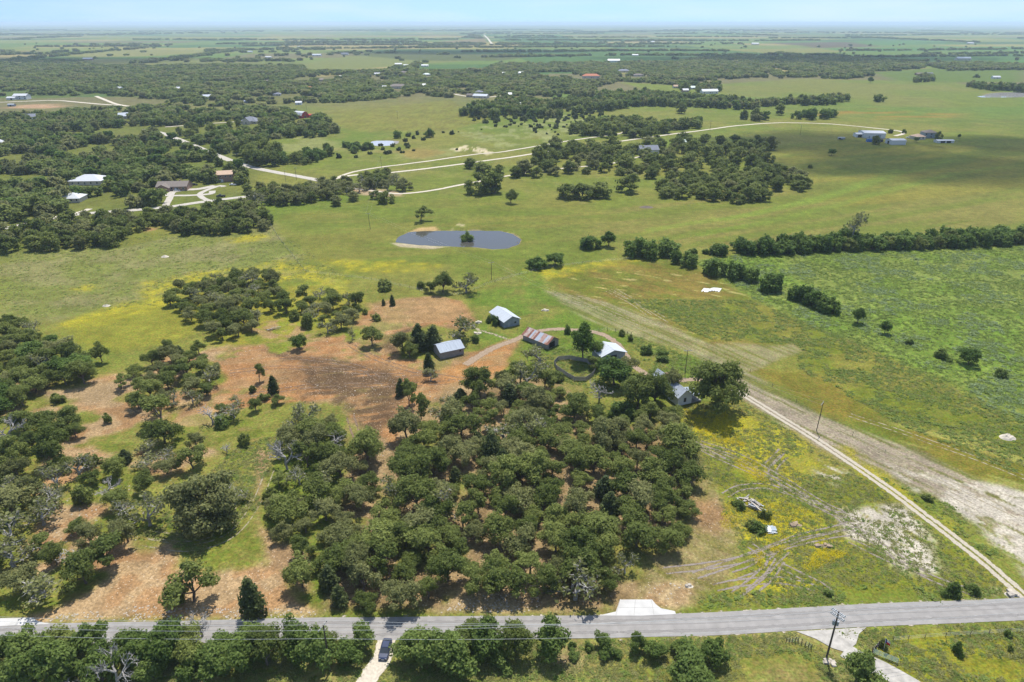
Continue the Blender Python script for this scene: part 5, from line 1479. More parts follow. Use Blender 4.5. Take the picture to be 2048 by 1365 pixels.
def pile(name, label, px, py, n, Lr, sx, sy, mats_, seed, yaw0=0.0, flat=False, spread=.5):
    rr = random.Random(seed)
    x, y = G(px, py)
    root = empty(name, label, 'pile', (x, y, hz(x, y)))
    for k in range(n):
        L_ = rr.uniform(*Lr); w = rr.uniform(.12, .22) if not flat else rr.uniform(.5, .9)
        c = Vector((rr.uniform(-sx, sx), rr.uniform(-sy, sy), .12 + .055 * k * (0.6 if flat else 1) + rr.random() * .1))
        a = yaw0 + rr.uniform(-spread, spread); d = Vector((math.cos(a), math.sin(a), rr.uniform(-.06, .1))) * L_ / 2; nn = Vector((-math.sin(a), math.cos(a), 0)) * w
        b = MB(); h_ = Vector((0, 0, .1 if not flat else .03))
        b.hexa([c - d - nn, c + d - nn, c + d + nn, c - d + nn], [c - d - nn + h_, c + d - nn + h_, c + d + nn + h_, c - d + nn + h_])
        b.build('sheet' if flat else 'board', mats_[k % len(mats_)], root)
    return root


pile('lumber_pile', 'jumbled pile of whitish old boards in the flowery field', 1508, 1012, 16, (2.0, 4.2), .9, 1.2, [M['greybark'], M['zinc'], M['wood'], M['rock']], 5, -0.9, spread=.35)
pile('lumber_pile', 'small grey heap of boards behind the whitish lumber pile', 1490, 998, 8, (1.0, 2.2), .8, .7, [M['greybark'], M['rock'], M['wood']], 6, 0.3, spread=1.5)
pile('scrap_pile', 'flat scrap-metal sheets heaped beside the bush in the flowery field', 1542, 1060, 9, (1.2, 2.4), 1.1, .8, [M['zinc'], M['white'], M['zincb']], 7, 0.4, flat=True, spread=1.2)
pile('log', 'single grey timber lying left of the lumber pile', 1482, 1003, 1, (3.4, 3.5), .1, .1, [M['greybark']], 8, -1.0)
pile('lumber_pile', 'bleached timbers lying on the left edge of the wooded lot', 640, 1010, 5, (1.5, 3.2), 1.2, 1.0, [M['greybark']], 9, 0.8, spread=1.2)
pile('lumber_pile', 'dark fallen limbs on the bare ground above the left wood', 545, 660, 5, (2, 4), 2.5, 1.2, [M['bark'], M['greybark']], 10, 0.2, spread=.8)
# ------------------------------------------------------------------ trees
def leaf_quads(P, Nrm, size, rg, flat=1.0):
    """one small diamond per point, turned roughly along Nrm"""
    n = len(P)
    a = rg.normal(size=(n, 3)); a -= (a * Nrm).sum(1)[:, None] * Nrm
    a /= np.linalg.norm(a, axis=1)[:, None] + 1e-9
    b = np.cross(Nrm, a)
    s = size * (0.6 + 0.8 * rg.random(n))[:, None]
    b = b * flat
    V = np.stack([P - a * s, P + b * s * .62, P + a * s, P - b * s * .62], 1).reshape(-1, 3)
    F = np.arange(n * 4).reshape(n, 4)
    return V, F


def lobed(lobes, n, size, rg, lo=0.72, up=0.25, hang=0.0):
    """leaf points over a set of lobes (cx, cy, cz, r, squash)"""
    w = np.array([l[3] ** 2 for l in lobes]); w = w / w.sum()
    idx = rg.choice(len(lobes), n, p=w)
    Lb = np.array(lobes)[idx]
    d = rg.normal(size=(n, 3)); d[:, 2] += up; d /= np.linalg.norm(d, axis=1)[:, None]
    # break each lobe into tufts
    t = 1 + 0.26 * np.sin(d[:, 0] * 6.1 + idx * 1.7) * np.sin(d[:, 1] * 6.7 + idx) + 0.18 * np.sin(d[:, 2] * 9 + idx * 2.3)
    r = (lo + (1.02 - lo) * rg.random(n) ** .5 + 0.10 * np.abs(rg.normal(size=n)) ** 1.5) * t
    P = Lb[:, :3] + d * (Lb[:, 3] * r)[:, None] * np.stack([np.ones(n), np.ones(n), Lb[:, 4]], 1)
    Nr = d * .7 + rg.normal(size=(n, 3)) * .5; Nr[:, 2] += .55
    Nr /= np.linalg.norm(Nr, axis=1)[:, None]
    P[:, 2] = np.maximum(P[:, 2], 0.05)
    return leaf_quads(P, Nr, size, rg)


def limb(b, a, c, ra, rb, rr, segs=3, n=5, wob=.12):
    p = Vector(a); q = Vector(c); L = (q - p).length
    pts = [p]
    for i in range(1, segs):
        t = i / segs
        pts.append(p.lerp(q, t) + Vector((rr.uniform(-1, 1), rr.uniform(-1, 1), rr.uniform(-.4, .8))) * L * wob)
    pts.append(q)
    for i in range(segs):
        b.tube(pts[i], pts[i + 1], ra + (rb - ra) * i / segs, ra + (rb - ra) * (i + 1) / segs, n, cap=(i == segs - 1))
    return pts


def oak(seed, Rr=4.0, Hh=6.5, nl=18, nleaf=4200, leaf=.30, low=0.30, lobe=(.26, .40), mt='oak', squash=.72, open_=0.0, skirt=.6):
    """crown of foliage tufts gathered round spreading limbs, uneven in outline and with gaps"""
    rr = random.Random(seed); rg = np.random.default_rng(seed)
    lobes = []; ends = []
    nb = max(5, nl // 2)
    stretch = rr.uniform(.8, 1.0); tw = rr.uniform(0, 6.28)
    for i in range(nb):
        a = i * 6.283 / nb * 1.618 + rr.uniform(-.5, .5); q = rr.uniform(.28, .86) if i else .1
        rad = Rr * q; x, y = rad * math.cos(a), rad * math.sin(a) * stretch
        zc = Hh * (low + (.90 - low) * math.sqrt(max(0, 1 - q * q)) * rr.uniform(.72, 1.05))
        if rr.random() < open_:
            continue
        ends.append((x, y, zc))
        for k in range(rr.choice((3, 4, 5))):
            rl_ = Rr * rr.uniform(lobe[0] * .62, lobe[1] * .86)
            sx, sy = rr.gauss(0, Rr * .19), rr.gauss(0, Rr * .19)
            zz = zc + rr.gauss(0, Hh * .07) - (sx * sx + sy * sy) / Rr * .5
            lobes.append((x + sx, y + sy, max(zz, rl_ * .7), rl_, squash * rr.uniform(.75, 1.1)))
        if q > .4 and rr.random() < skirt:
            for k in range(2):
                rl_ = Rr * rr.uniform(*lobe) * .75
                lobes.append((x * 1.08 + rr.gauss(0, Rr * .12), y * 1.08 + rr.gauss(0, Rr * .12), max(zc * (.62 if skirt < .9 else .36), rl_ * .6), rl_, squash))
    V, F = lobed(lobes, nleaf, leaf, rg)
    c, s = math.cos(tw), math.sin(tw)
    V = np.column_stack([V[:, 0] * c - V[:, 1] * s, V[:, 0] * s + V[:, 1] * c, V[:, 2]])
    cm = mk('crown', V, F, M[mt])
    b = MB(); top = Vector((rr.uniform(-.3, .3), rr.uniform(-.3, .3), Hh * .24))
    limb(b, (0, 0, -.35), top, Rr * .075, Rr * .055, rr, 2, 7, .05)
    for l in ends:
        e = (l[0] * c - l[1] * s, l[0] * s + l[1] * c, l[2])
        limb(b, top, e, Rr * .038, Rr * .012, rr, 3, 5, .10)
        limb(b, Vector(top).lerp(Vector(e), .6), (e[0] * 1.1 + rr.gauss(0, .5), e[1] * 1.1 + rr.gauss(0, .5), e[2] + rr.gauss(.2, .4)), Rr * .018, Rr * .006, rr, 2, 4, .12)
    tm = b.mesh('trunk', M['bark'])
    return dict(t=tm, c=cm, R=Rr * 1.05, H=Hh)


def juniper(seed, nleaf=2600, leaf=.24, Rr=2.0, Hh=5.0, mt='juniper'):
    rr = random.Random(seed); rg = np.random.default_rng(seed + 500)
    lobes = []
    for i in range(20):
        t = i / 19; a = i * 2.399
        rad = Rr * (1 - t) ** .7 * rr.uniform(.35, .75)
        lobes.append((rad * math.cos(a), rad * math.sin(a), Hh * (.14 + .76 * t), Rr * (.52 - .26 * t) * rr.uniform(.8, 1.2), 1.25))
    V, F = lobed(lobes, nleaf, leaf, rg, up=.35)
    b = MB(); limb(b, (0, 0, -.3), (rr.uniform(-.2, .2), rr.uniform(-.2, .2), Hh * .7), .16, .05, rr, 3, 6, .04)
    for i in range(5):
        l = lobes[i * 3]; limb(b, (0, 0, l[2] * .6), l[:3], .06, .02, rr, 2, 4, .06)
    return dict(t=b.mesh('trunk', M['bark']), c=mk('crown', V, F, M[mt]), R=Rr * 1.05, H=Hh)


def bush(seed, nleaf=2000, leaf=.24, Rr=2.4, Hh=3.0, mt='lush', nl=12):
    """several leafy stems leaning out of one foot, ragged in outline"""
    rr = random.Random(seed); rg = np.random.default_rng(seed + 900)
    lobes = []
    sx, sy = rr.uniform(.75, 1.05), rr.uniform(.75, 1.05)
    for i in range(nl):
        a = rr.uniform(0, 6.283); q = math.sqrt(rr.random()) * .85
        zc = Hh * (.20 + .62 * (1 - q * q) * rr.uniform(.45, 1.2))
        for k in range(2):
            rl_ = Rr * rr.uniform(.16, .36)
            lobes.append((Rr * q * math.cos(a) * sx + rr.gauss(0, .14) * Rr, Rr * q * math.sin(a) * sy + rr.gauss(0, .14) * Rr, max(zc * (1.0 if k == 0 else .5), rl_ * .6), rl_, rr.uniform(.75, 1.15)))
    V, F = lobed(lobes, nleaf, leaf, rg, up=.3)
    b = MB()
    for i in range(6):
        l = lobes[i * 2]; limb(b, (rr.uniform(-.2, .2), rr.uniform(-.2, .2), -.3), l[:3], .07, .02, rr, 2, 5, .08)
    return dict(t=b.mesh('trunk', M['bark']), c=mk('crown', V, F, M[mt]), R=Rr * 1.0, H=Hh)


def bare(seed, Rr=3.6, Hh=6.0, leaves=0, depth=5, mt='oakgrey', leaf=.2):
    rr = random.Random(seed); rg = np.random.default_rng(seed + 1300)
    tb = MB(); cb = MB(); tips = []

    def grow(p, d, L, r, k):
        q = p + d * L
        mid_ = p.lerp(q, .5) + Vector((rr.uniform(-1, 1), rr.uniform(-1, 1), rr.uniform(-.5, .7))) * L * .13
        b = tb if k >= depth - 1 else cb
        n = 6 if k >= depth - 1 else (4 if k > 1 else 3)
        b.tube(p, mid_, r, r * .8, n, cap=False); b.tube(mid_, q, r * .8, r * .62, n, cap=(k == 0))
        if k <= 1:
            tips.append(q); tips.append(mid_)
        if k == 0:
            return
        for i in range(3 if k > 2 else rr.choice((2, 3, 3))):
            e = Vector((rr.gauss(0, 1), rr.gauss(0, 1), rr.gauss(.15, .6))).normalized()
            nd = (d * .75 + e * .85).normalized()
            if nd.z < -.2:
                nd.z = rr.uniform(-.1, .2); nd.normalize()
            grow(q if i < 2 else mid_, nd, L * rr.uniform(.58, .82), max(r * .66, .028), k - 1)
    grow(Vector((0, 0, -.3)), Vector((rr.uniform(-.1, .1), rr.uniform(-.1, .1), 1)).normalized(), Hh * .30, .22, depth)
    s = 1.0
    xs = [abs(v[0]) for v in cb.v] + [abs(v[1]) for v in cb.v]
    R_ = float(np.percentile(xs, 96)); Z_ = max(v[2] for v in cb.v)
    cV = np.array(cb.v); Fq = cb.f; fm = [0] * len(Fq)
    mats_ = [M['greybark']]
    if leaves:
        tp = np.array([tuple(t) for t in tips])
        P = tp[rg.integers(0, len(tp), leaves)] + rg.normal(size=(leaves, 3)) * .28
        Nr = rg.normal(size=(leaves, 3)); Nr[:, 2] += .6; Nr /= np.linalg.norm(Nr, axis=1)[:, None]
        V, F = leaf_quads(P, Nr, leaf, rg)
        k = len(cV); cV = np.concatenate([cV, V]); Fq = list(Fq) + [tuple(int(i) + k for i in f) for f in F]; fm = fm + [1] * len(F)
        mats_.append(M[mt])
    return dict(t=tb.mesh('trunk', M['greybark']), c=mk('crown', cV, Fq, mats_, fm), R=max(R_, 1.0), H=Z_)


def recolor(v, mt):
    c = v['c'].copy(); c.materials.clear(); c.materials.append(M[mt])
    return dict(t=v['t'], c=c, R=v['R'], H=v['H'])


VAR = {}
VAR['oak'] = [oak(s, 4.0, 6.2 + .5 * (s % 4), 16 + s % 9, 6200, .22, low=.22 + .06 * (s % 3), lobe=(.22, .38)) for s in range(12)]
VAR['oakgrey'] = [recolor(v, 'oakgrey') for v in VAR['oak'][:5]] + [oak(s, 4.0, 6.2, 16, 3000, .24, open_=.22, mt='oakgrey') for s in (31, 32)]
VAR['openoak'] = [oak(s, 4.0, 6.8, 13, 3000, .26, low=.42, lobe=(.22, .34), open_=.18) for s in (41, 42, 43, 44)]
VAR['elm'] = [oak(s, 3.6, 8.0, 18, 5200, .26, low=.24, lobe=(.30, .42), mt='elm', squash=.95) for s in (51, 52, 53)]
VAR['lush'] = [oak(s, 3.2, 5.2, 15, 4600, .25, low=.18, lobe=(.30, .44), mt='lush', squash=.9) for s in (61, 62, 63, 64)]
VAR['juniper'] = [juniper(s) for s in (71, 72, 73, 74)]
VAR['bush'] = [bush(s) for s in (81, 82, 83, 84)]
VAR['darkbush'] = [bush(s, mt='oak', Hh=3.2) for s in (85, 86, 87)]
VAR['bare'] = [bare(s) for s in (91, 92, 93, 94)]
VAR['half'] = [bare(s, leaves=520) for s in (95, 96, 97, 98)]
VAR['oakm'] = [oak(s, 4.2, 6.4 + .3 * (s % 3), 17, 2000, .42, low=.12, skirt=1.0) for s in range(101, 107)]
VAR['greym'] = [recolor(v, 'oakgrey') for v in VAR['oakm'][:4]]
VAR['lushm'] = [oak(s, 3.6, 5.8, 15, 1800, .42, low=.10, lobe=(.30, .44), mt='elm', squash=.95, skirt=1.0) for s in range(111, 115)]
VAR['bigoak'] = [oak(s, 6.0, 9.6, 30, 12000, .26, low=.16, lobe=(.18, .32), skirt=.85) for s in (131, 132)]
VAR['bigpale'] = [oak(s, 6.0, 8.0, 34, 12000, .26, low=.12, lobe=(.18, .32), mt='oakgrey', skirt=1.0) for s in (135,)]
VAR['willow'] = [recolor(bush(88, Rr=2.4, Hh=3.0), 'weedy')]
VAR['junm'] = [bush(s, 700, .42, 2.2, 3.0, 'juniper', 9) for s in range(121, 125)]
WORD = dict(bigoak='great live oak', bigpale='great pale oak', willow='willow bush', oak='live oak', oakgrey='grey-green oak', openoak='open-crowned oak', elm='tall leafy tree', lush='roadside tree', juniper='dark juniper', bush='leafy bush', darkbush='dark bush', bare='bare grey tree',
            half='half-dead grey oak', oakm='oak', greym='greyish oak', lushm='hedgerow tree', junm='juniper bush')
NAMES = dict(bigoak='great_oak', bigpale='great_pale_oak', willow='willow_bush', oak='live_oak', oakgrey='grey_oak', openoak='open_oak', elm='leafy_tree', lush='roadside_tree', juniper='juniper_tree', bush='leafy_bush', darkbush='dark_bush', bare='bare_tree', half='half_dead_oak', oakm='pasture_oak',
             greym='grey_pasture_oak', lushm='hedgerow_tree', junm='juniper_bush')
TREES = []      # x, y, diameter, height, kind, zone, label


def clear_of(x, y, r, roadpad=0.0, bld=True):
    for ln, c in ROADS:
        if ln[:, 0].min() - 30 < x < ln[:, 0].max() + 30 and ln[:, 1].min() - 30 < y < ln[:, 1].max() + 30:
            if pdist(np.array([x]), np.array([y]), ln)[0] < c + roadpad:
                return False
    if bld:
        for bx_, by_, br in BLD:
            if (x - bx_) ** 2 + (y - by_) ** 2 < (br + r) ** 2:
                return False
    return True


def poisson(poly, sp, rr, zclear=True, exist=(), roadpad=1.0, bpad=1.0, holes=(), tries=30, yard=0.0):
    x0, y0 = poly.min(0); x1, y1 = poly.max(0)
    n = int((x1 - x0) * (y1 - y0) / (sp * sp) * tries)
    n = min(n, 60000)
    rg = np.random.default_rng(rr)
    C = np.stack([rg.uniform(x0, x1, n), rg.uniform(y0, y1, n)], 1)
    ok = sdist(C[:, 0], C[:, 1], poly) > 0
    for h in holes:
        ok &= sdist(C[:, 0], C[:, 1], h) < 0
    if zclear:
        for ln, c in ROADS:
            if ln[:, 0].max() > x0 - 20 and ln[:, 0].min() < x1 + 20 and ln[:, 1].max() > y0 - 20 and ln[:, 1].min() < y1 + 20:
                ok &= pdist(C[:, 0], C[:, 1], ln) > c + roadpad
                if yard:
                    for f in (0.015, 0.03):
                        ok &= pdist(C[:, 0] * (1 + f), C[:, 1] * (1 + f), ln) > c
        for bx_, by_, br in BLD:
            ok &= (C[:, 0] - bx_) ** 2 + (C[:, 1] - by_) ** 2 > (br + bpad) ** 2
            if yard:        # open yard on the near side of a house
                dd = by_ - C[:, 1]
                ok &= ~((dd > 0) & (dd < by_ * yard) & (np.abs(C[:, 0] - bx_ * C[:, 1] / by_) < br * 0.9))
    C = C[ok]
    cell = {}
    out = []
    for e in exist:
        cell.setdefault((int(e[0] // sp), int(e[1] // sp)), []).append((e[0], e[1]))
    for x, y in C:
        i, j = int(x // sp), int(y // sp)
        good = True
        for a in (i - 1, i, i + 1):
            for b in (j - 1, j, j + 1):
                for q in cell.get((a, b), ()):
                    if (q[0] - x) ** 2 + (q[1] - y) ** 2 < sp * sp:
                        good = False; break
                if not good:
                    break
            if not good:
                break
        if good:
            cell.setdefault((i, j), []).append((x, y)); out.append((x, y))
    return out


def pick(rr, weights):
    t = rr.random() * sum(w for _, w in weights)
    for k, w in weights:
        t -= w
        if t <= 0:
            return k
    return weights[-1][0]


def thicket(zone, pts, sp, diam, weights, seed, z=2.6, hmul=(0.68, 1.0), roadpad=.6, bpad=.5, holes=(), thin=0.0):
    rr = random.Random(seed)
    poly = GP(pts, z)
    ex = [(t[0], t[1]) for t in TREES]
    for x, y in poisson(poly, sp, seed, exist=ex, roadpad=roadpad, bpad=bpad, holes=[GP(h, z) for h in holes]):
        if thin and float(fbm(np.array([x]), np.array([y]), sp * 5, 2, seed)[0]) < thin:
            continue
        d = diam[0] + (diam[1] - diam[0]) * rr.random() ** 1.3
        k = pick(rr, weights)
        if k in ('juniper', 'bush', 'darkbush', 'junm'):
            d *= .62
        TREES.append([x, y, d, d * rr.uniform(*hmul) * (1.35 if k == 'juniper' else 1.0), k, zone, None])


def single(px, py, wpx, kind, label, hmul=.85, zone=None):
    """a tree with its foot at a photo pixel and a crown wpx pixels wide"""
    x, y = G(px, py)
    d = wpx / pxm(py)
    TREES.append([x, y, d, d * hmul, kind, zone, label])


# trees that stand alone or mark a spot
S = single
S(842, 443, 38, 'openoak', 'lone open-crowned oak above the left end of the pond', .75)
S(1022, 407, 30, 'oak', 'small lone oak above the pond below the grove', .85)
S(958, 388, 48, 'oakm', 'left half of the broad oak clump above the pond', .8)
S(990, 386, 48, 'oakm', 'right half of the broad oak clump above the pond', .8)
S(1138, 396, 46, 'oakm', 'left oak of the low dense clump under the grove', .6)
S(1165, 396, 50, 'oakm', 'middle oak of the low dense clump under the grove', .6)
S(1196, 394, 46, 'oakm', 'right oak of the low dense clump under the grove', .6)
S(1258, 385, 46, 'oakm', 'isolated round oak right of the low dense clump', .8)
S(934, 480, 24, 'willow', 'round green bush standing in the stock pond', .8)
S(1180, 497, 40, 'lushm', 'low bushy tree left of the pair beyond the pond', .6)
S(1217, 494, 30, 'elm', 'taller dark tree right of the pair beyond the pond', .95)
S(1270, 512, 44, 'lushm', 'left tree of the three-tree clump in the hay meadow corner', .85)
S(1296, 517, 42, 'lushm', 'front tree of the three-tree clump in the hay meadow corner', .8)
S(1335, 511, 48, 'lushm', 'right tree of the three-tree clump in the hay meadow corner', .7)
S(1352, 527, 26, 'lushm', 'left shrub at the head of the slanting hedge', .9)
S(1378, 533, 34, 'lushm', 'second shrub at the head of the slanting hedge', .9)
S(1384, 508, 20, 'bush', 'small shrub left of the straight hedge', .6)
S(1410, 508, 14, 'bush', 'tiny shrub left of the straight hedge', .8)
S(1438, 509, 36, 'lushm', 'rounded shrub at the left end of the straight hedge', .6)
S(1428, 549, 46, 'lushm', 'third tree of the slanting hedge', .75)
S(1472, 557, 38, 'lushm', 'fourth tree of the slanting hedge', .85)
S(1500, 562, 34, 'lushm', 'fifth tree of the slanting hedge', .8)
S(1540, 580, 48, 'lushm', 'sixth tree of the slanting hedge', .75)
for i, (a, b, w) in enumerate(((1592, 598, 34), (1608, 604, 38), (1628, 612, 40), (1648, 621, 36), (1664, 627, 30))):
    S(a, b, w, 'lushm', '%s tree of the long hedge clump in the weedy field, counted from the left' % ('first', 'second', 'third', 'fourth', 'fifth')[i], .85)
S(1715, 648, 28, 'elm', 'upright dark tree right of the long hedge clump', 1.1)
S(1769, 667, 22, 'elm', 'smaller upright tree farther right in the weedy field', 1.1)
S(1817, 688, 17, 'bush', 'grey-green bush between the upright trees of the weedy field', .7)
S(1884, 716, 30, 'bush', 'wide low bush left of the lone shadowed tree', .6)
S(1936, 729, 34, 'elm', 'lone dark tree with a shadow in the weedy field', 1.0)
S(2003, 753, 26, 'bush', 'last small bush at the right of the weedy field', .7)
S(1075, 538, 36, 'lushm', 'low bush left of the lot back corner', .6)
S(1110, 533, 32, 'elm', 'round dark tree beside the lot back corner', .85)
S(770, 578, 36, 'darkbush', 'low dark bush on the back fence at the left corner', .6)
S(842, 576, 20, 'darkbush', 'small dark bush on the back fence', .7)
S(862, 585, 26, 'oak', 'low oak at the left of the back fence clump', .8)
S(886, 585, 40, 'oak', 'tallest oak of the back fence clump', 1.0)
S(932, 586, 42, 'half', 'grey brushy tree right of the back fence clump', .9)
S(785, 610, 13, 'juniper', 'slim young juniper on the upper red clearing', 1.7)
S(767, 610, 8, 'juniper', 'tiny juniper left of the slim young one', 1.6)
S(730, 628, 14, 'darkbush', 'small dark bush at the left edge of the upper clearing', .9)
S(752, 640, 20, 'darkbush', 'round bush in the grassy patch of the clearing', .8)
S(745, 692, 42, 'oak', 'round oak with a shadow on the upper left of the clearing', .95)
S(706, 680, 16, 'half', 'thin grey sapling left of the round clearing oak', 1.9)
S(600, 699, 32, 'elm', 'bright lone tree with a shadow on the bare ground', 1.0)
S(806, 706, 46, 'oakgrey', 'left oak of the shed grove', 1.0)
S(838, 700, 42, 'juniper', 'tall dark tree in the middle of the shed grove', 1.25)
S(868, 698, 40, 'juniper', 'tall dark tree right in the shed grove', 1.25)
S(820, 715, 34, 'oak', 'front oak of the shed grove', .85)
S(918, 682, 56, 'half', 'wide grey half-dead oak behind the board shed', .8)
S(951, 684, 18, 'bush', 'round bush right of the board shed', .8)
S(858, 745, 24, 'juniper', 'slender dark tree in front of the board shed', 1.7)
S(862, 762, 26, 'half', 'leggy grey sapling in front of the slender dark tree', 1.0)
S(818, 815, 46, 'openoak', 'open oak at the left of the bare pocket', 1.25)
S(843, 838, 42, 'openoak', 'open oak on the right of the bare pocket', 1.35)
S(802, 790, 22, 'juniper', 'narrow dark tree left of the bare pocket', 1.6)
S(895, 815, 30, 'half', 'thin ragged sapling right of the bare pocket', 1.0)
S(960, 795, 62, 'bigoak', 'tall rounded oak at the head of the lot thicket', 1.1)
S(1078, 732, 54, 'half', 'spreading grey oak in front of the rusty shed', .75)
S(1165, 722, 56, 'elm', 'tall dark green tree left of the hay shed', 1.35)
S(1192, 715, 26, 'elm', 'slim green tree at the corner of the hay shed', 1.4)
S(1228, 770, 66, 'elm', 'broad dark green tree in front of the hay shed', .78)
S(1255, 752, 42, 'oakgrey', 'grey-green oak right of the broad tree by the hay shed', .95)
S(1190, 738, 36, 'oak', 'low oak leaning over the stock pen', .7)
S(1198, 800, 52, 'bare', 'bare lilac-grey tree left of the farmhouse oaks', 1.0)
S(1437, 824, 118, 'bigoak', 'huge spreading oak on the right of the farmhouse', .95)
S(1450, 765, 44, 'openoak', 'upright oak behind the huge farmhouse oak', 1.05)
S(1308, 812, 72, 'bigoak', 'large oak shading the front of the farmhouse', .95)
S(1343, 786, 44, 'oakgrey', 'tall oak leaning over the farmhouse roof', 1.15)
S(1275, 820, 74, 'oak', 'broad oak left of the farmhouse', .95)
S(1245, 830, 56, 'bush', 'bright understory bush left of the farmhouse oaks', .55)
S(1115, 760, 34, 'darkbush', 'leafy bush below the stock pen', .5)
S(1135, 668, 16, 'bush', 'dark bush at the corner of the rusty shed', 1.1)
S(1243, 672, 14, 'darkbush', 'first dark shrub beside the dirt track', .9)
S(1260, 682, 14, 'darkbush', 'second dark shrub beside the dirt track', .9)
S(1292, 708, 26, 'bush', 'leafy shrub beside the dirt track bend', .7)
S(1325, 720, 30, 'bush', 'leafy shrub farther along the dirt track', .6)
S(978, 645, 14, 'bush', 'small shrub behind the blue-grey barn', 1.0)
S(992, 650, 18, 'bush', 'small tree at the left wall of the blue-grey barn', 1.1)
S(1530, 1035, 22, 'darkbush', 'dark round bush beside the lumber pile', 1.0)
S(1478, 1015, 26, 'bush', 'low green bush left of the lumber pile', .6)
S(1518, 1060, 36, 'bush', 'long low green bush left of the scrap pile', .5)
S(1503, 1052, 26, 'darkbush', 'dark low bush between lumber and scrap piles', .6)
S(1855, 1000, 20, 'darkbush', 'small dark bush beside the two-track drive', .7)
S(1905, 1190, 34, 'bush', 'bright shrub on the road verge left of the drive mouth', .8)
S(1945, 1186, 26, 'bush', 'second bright shrub on the road verge', .7)
S(1655, 1188, 20, 'bush', 'weedy shrub on the verge above the tall pole', .6)
S(1710, 1375, 78, 'lush', 'bright round tree at the bottom edge beside the old drive', 1.05)
S(1372, 1348, 86, 'lush', 'large bushy tree at the bottom edge right of the hedge', .62)
S(1425, 1322, 60, 'lush', 'bushy tree behind the large bottom-edge one', .8)
S(1385, 1375, 86, 'lush', 'front bushy tree cut by the bottom edge', .6)
S(1270, 1298, 32, 'lush', 'upright roadside sapling below the new apron', 1.35)
S(1915, 1306, 22, 'bush', 'small bush in the lower right field', 1.2)
S(2016, 1272, 16, 'bush', 'small bush on the lower right verge', .9)
S(2020, 1300, 14, 'darkbush', 'dark weed clump in the lower right field', .9)
S(1765, 1292, 20, 'darkbush', 'dark shrub behind the little flag', 1.0)
S(410, 1052, 150, 'bigpale', 'large round pale oak standing in the left-hand grass', .72)
S(470, 1010, 62, 'half', 'grey half-dead oak right of the large round pale oak', .75)
S(388, 1200, 106, 'openoak', 'lone open oak on the red bank above the road', .78)
S(352, 1204, 44, 'darkbush', 'low bush at the left foot of the lone open oak', .6)
S(506, 1228, 48, 'juniper', 'ragged dark juniper beside the road', 1.9)
S(300, 1052, 70, 'half', 'grey oak left of the large round pale oak', .9)
S(323, 850, 78, 'openoak', 'broad dark oak on the bare ground in the left wood', .85)
S(548, 785, 24, 'juniper', 'dark pointed juniper at the left of the clearing', 1.6)
S(520, 765, 26, 'openoak', 'tall thin oak left of the dark pointed juniper', 1.5)
S(528, 800, 22, 'darkbush', 'low bush at the foot of the pointed juniper', .7)
S(490, 888, 28, 'darkbush', 'small dark tree on the left-hand grass slope', 1.0)
S(455, 905, 22, 'bare', 'small dead snag on the left-hand grass slope', 1.0)
S(470, 835, 40, 'half', 'dead-branched thicket tree below the bare bend', .9)
S(445, 850, 36, 'bush', 'leafy bush with dead limbs on the bare slope', .7)
S(425, 850, 40, 'bare', 'black snag rising from the leafy bush', 1.0)
S(115, 805, 28, 'darkbush', 'low bush on the bare ground at far left', .7)
S(215, 845, 20, 'darkbush', 'dark shrub left of the broad dark oak', 1.1)
S(618, 655, 30, 'darkbush', 'dark round bush below the upper left oaks', 1.0)
S(590, 640, 24, 'darkbush', 'second dark round bush below the upper left oaks', .9)
S(205, 725, 34, 'oak', 'single oak at the foot of the yellow meadow', 1.2)
S(240, 1372, 90, 'bare', 'bleached dead tree at the bottom left edge', .95)
S(152, 1380, 44, 'bare', 'small bleached snag at the bottom left edge', .8)
S(405, 1270, 62, 'bare', 'bleached dead tree reaching over the road', .9)
S(1700, 492, 44, 'half', 'tall bare-topped tree rising from the straight hedge', 1.5)
S(1663, 312, 14, 'elm', 'small lone tree in the cloud-shadowed field', 1.0)
S(1620, 337, 8, 'darkbush', 'tiny lone shrub in the cloud-shadowed field', 1.0)
S(1750, 290, 20, 'oakm', 'tree before the large white barn', .8)
S(1832, 285, 9, 'elm', 'little tree left of the blue-grey house', 1.1)
S(1876, 281, 14, 'oakm', 'round tree right of the blue-grey house', 1.1)
S(1917, 278, 7, 'elm', 'last small tree right of the ranch', 1.1)
S(1780, 268, 10, 'junm', 'bush behind the large white barn', .9)
S(1808, 268, 9, 'bush', 'bright bush at the end of the white gravel drive', .9)
S(1740, 167, 12, 'elm', 'lone tree in the far right pasture', .9)

OAKS = [('oak', 5), ('oakgrey', 2.2), ('openoak', 1.2), ('half', .9), ('juniper', .5)]
LEFTW = [('oak', 4), ('oakgrey', 2.4), ('openoak', 1.4), ('half', 2.0), ('bare', .5), ('juniper', .5), ('darkbush', .6)]
thicket('in the lot thicket', [(655, 1215), (672, 1080), (700, 940), (700, 870), (750, 880), (770, 930), (800, 945), (800, 860), (850, 850), (900, 790), (960, 775), (1040, 740), (1110, 770), (1150, 800), (1180, 880), (1215, 980), (1250, 1100), (1270, 1180), (1200, 1190),
                              (1110, 1195), (1060, 1140), (960, 1180), (900, 1150), (830, 1200), (720, 1215)], 4.9, (4.8, 10.5), OAKS, 201, hmul=(.6, 1.05), holes=[[(690, 820), (745, 840), (735, 880), (752, 985), (808, 990), (815, 930), (812, 860), (880, 800), (850, 780)]])
thicket('right of the lot thicket', [(1180, 860), (1260, 850), (1350, 865), (1385, 930), (1380, 1000), (1365, 1075), (1300, 1090), (1275, 1120), (1285, 1180), (1262, 1180), (1240, 1060), (1200, 930)], 5.0, (5.4, 11.0), [('oak', 5), ('oakgrey', 2), ('openoak', 1)], 202)
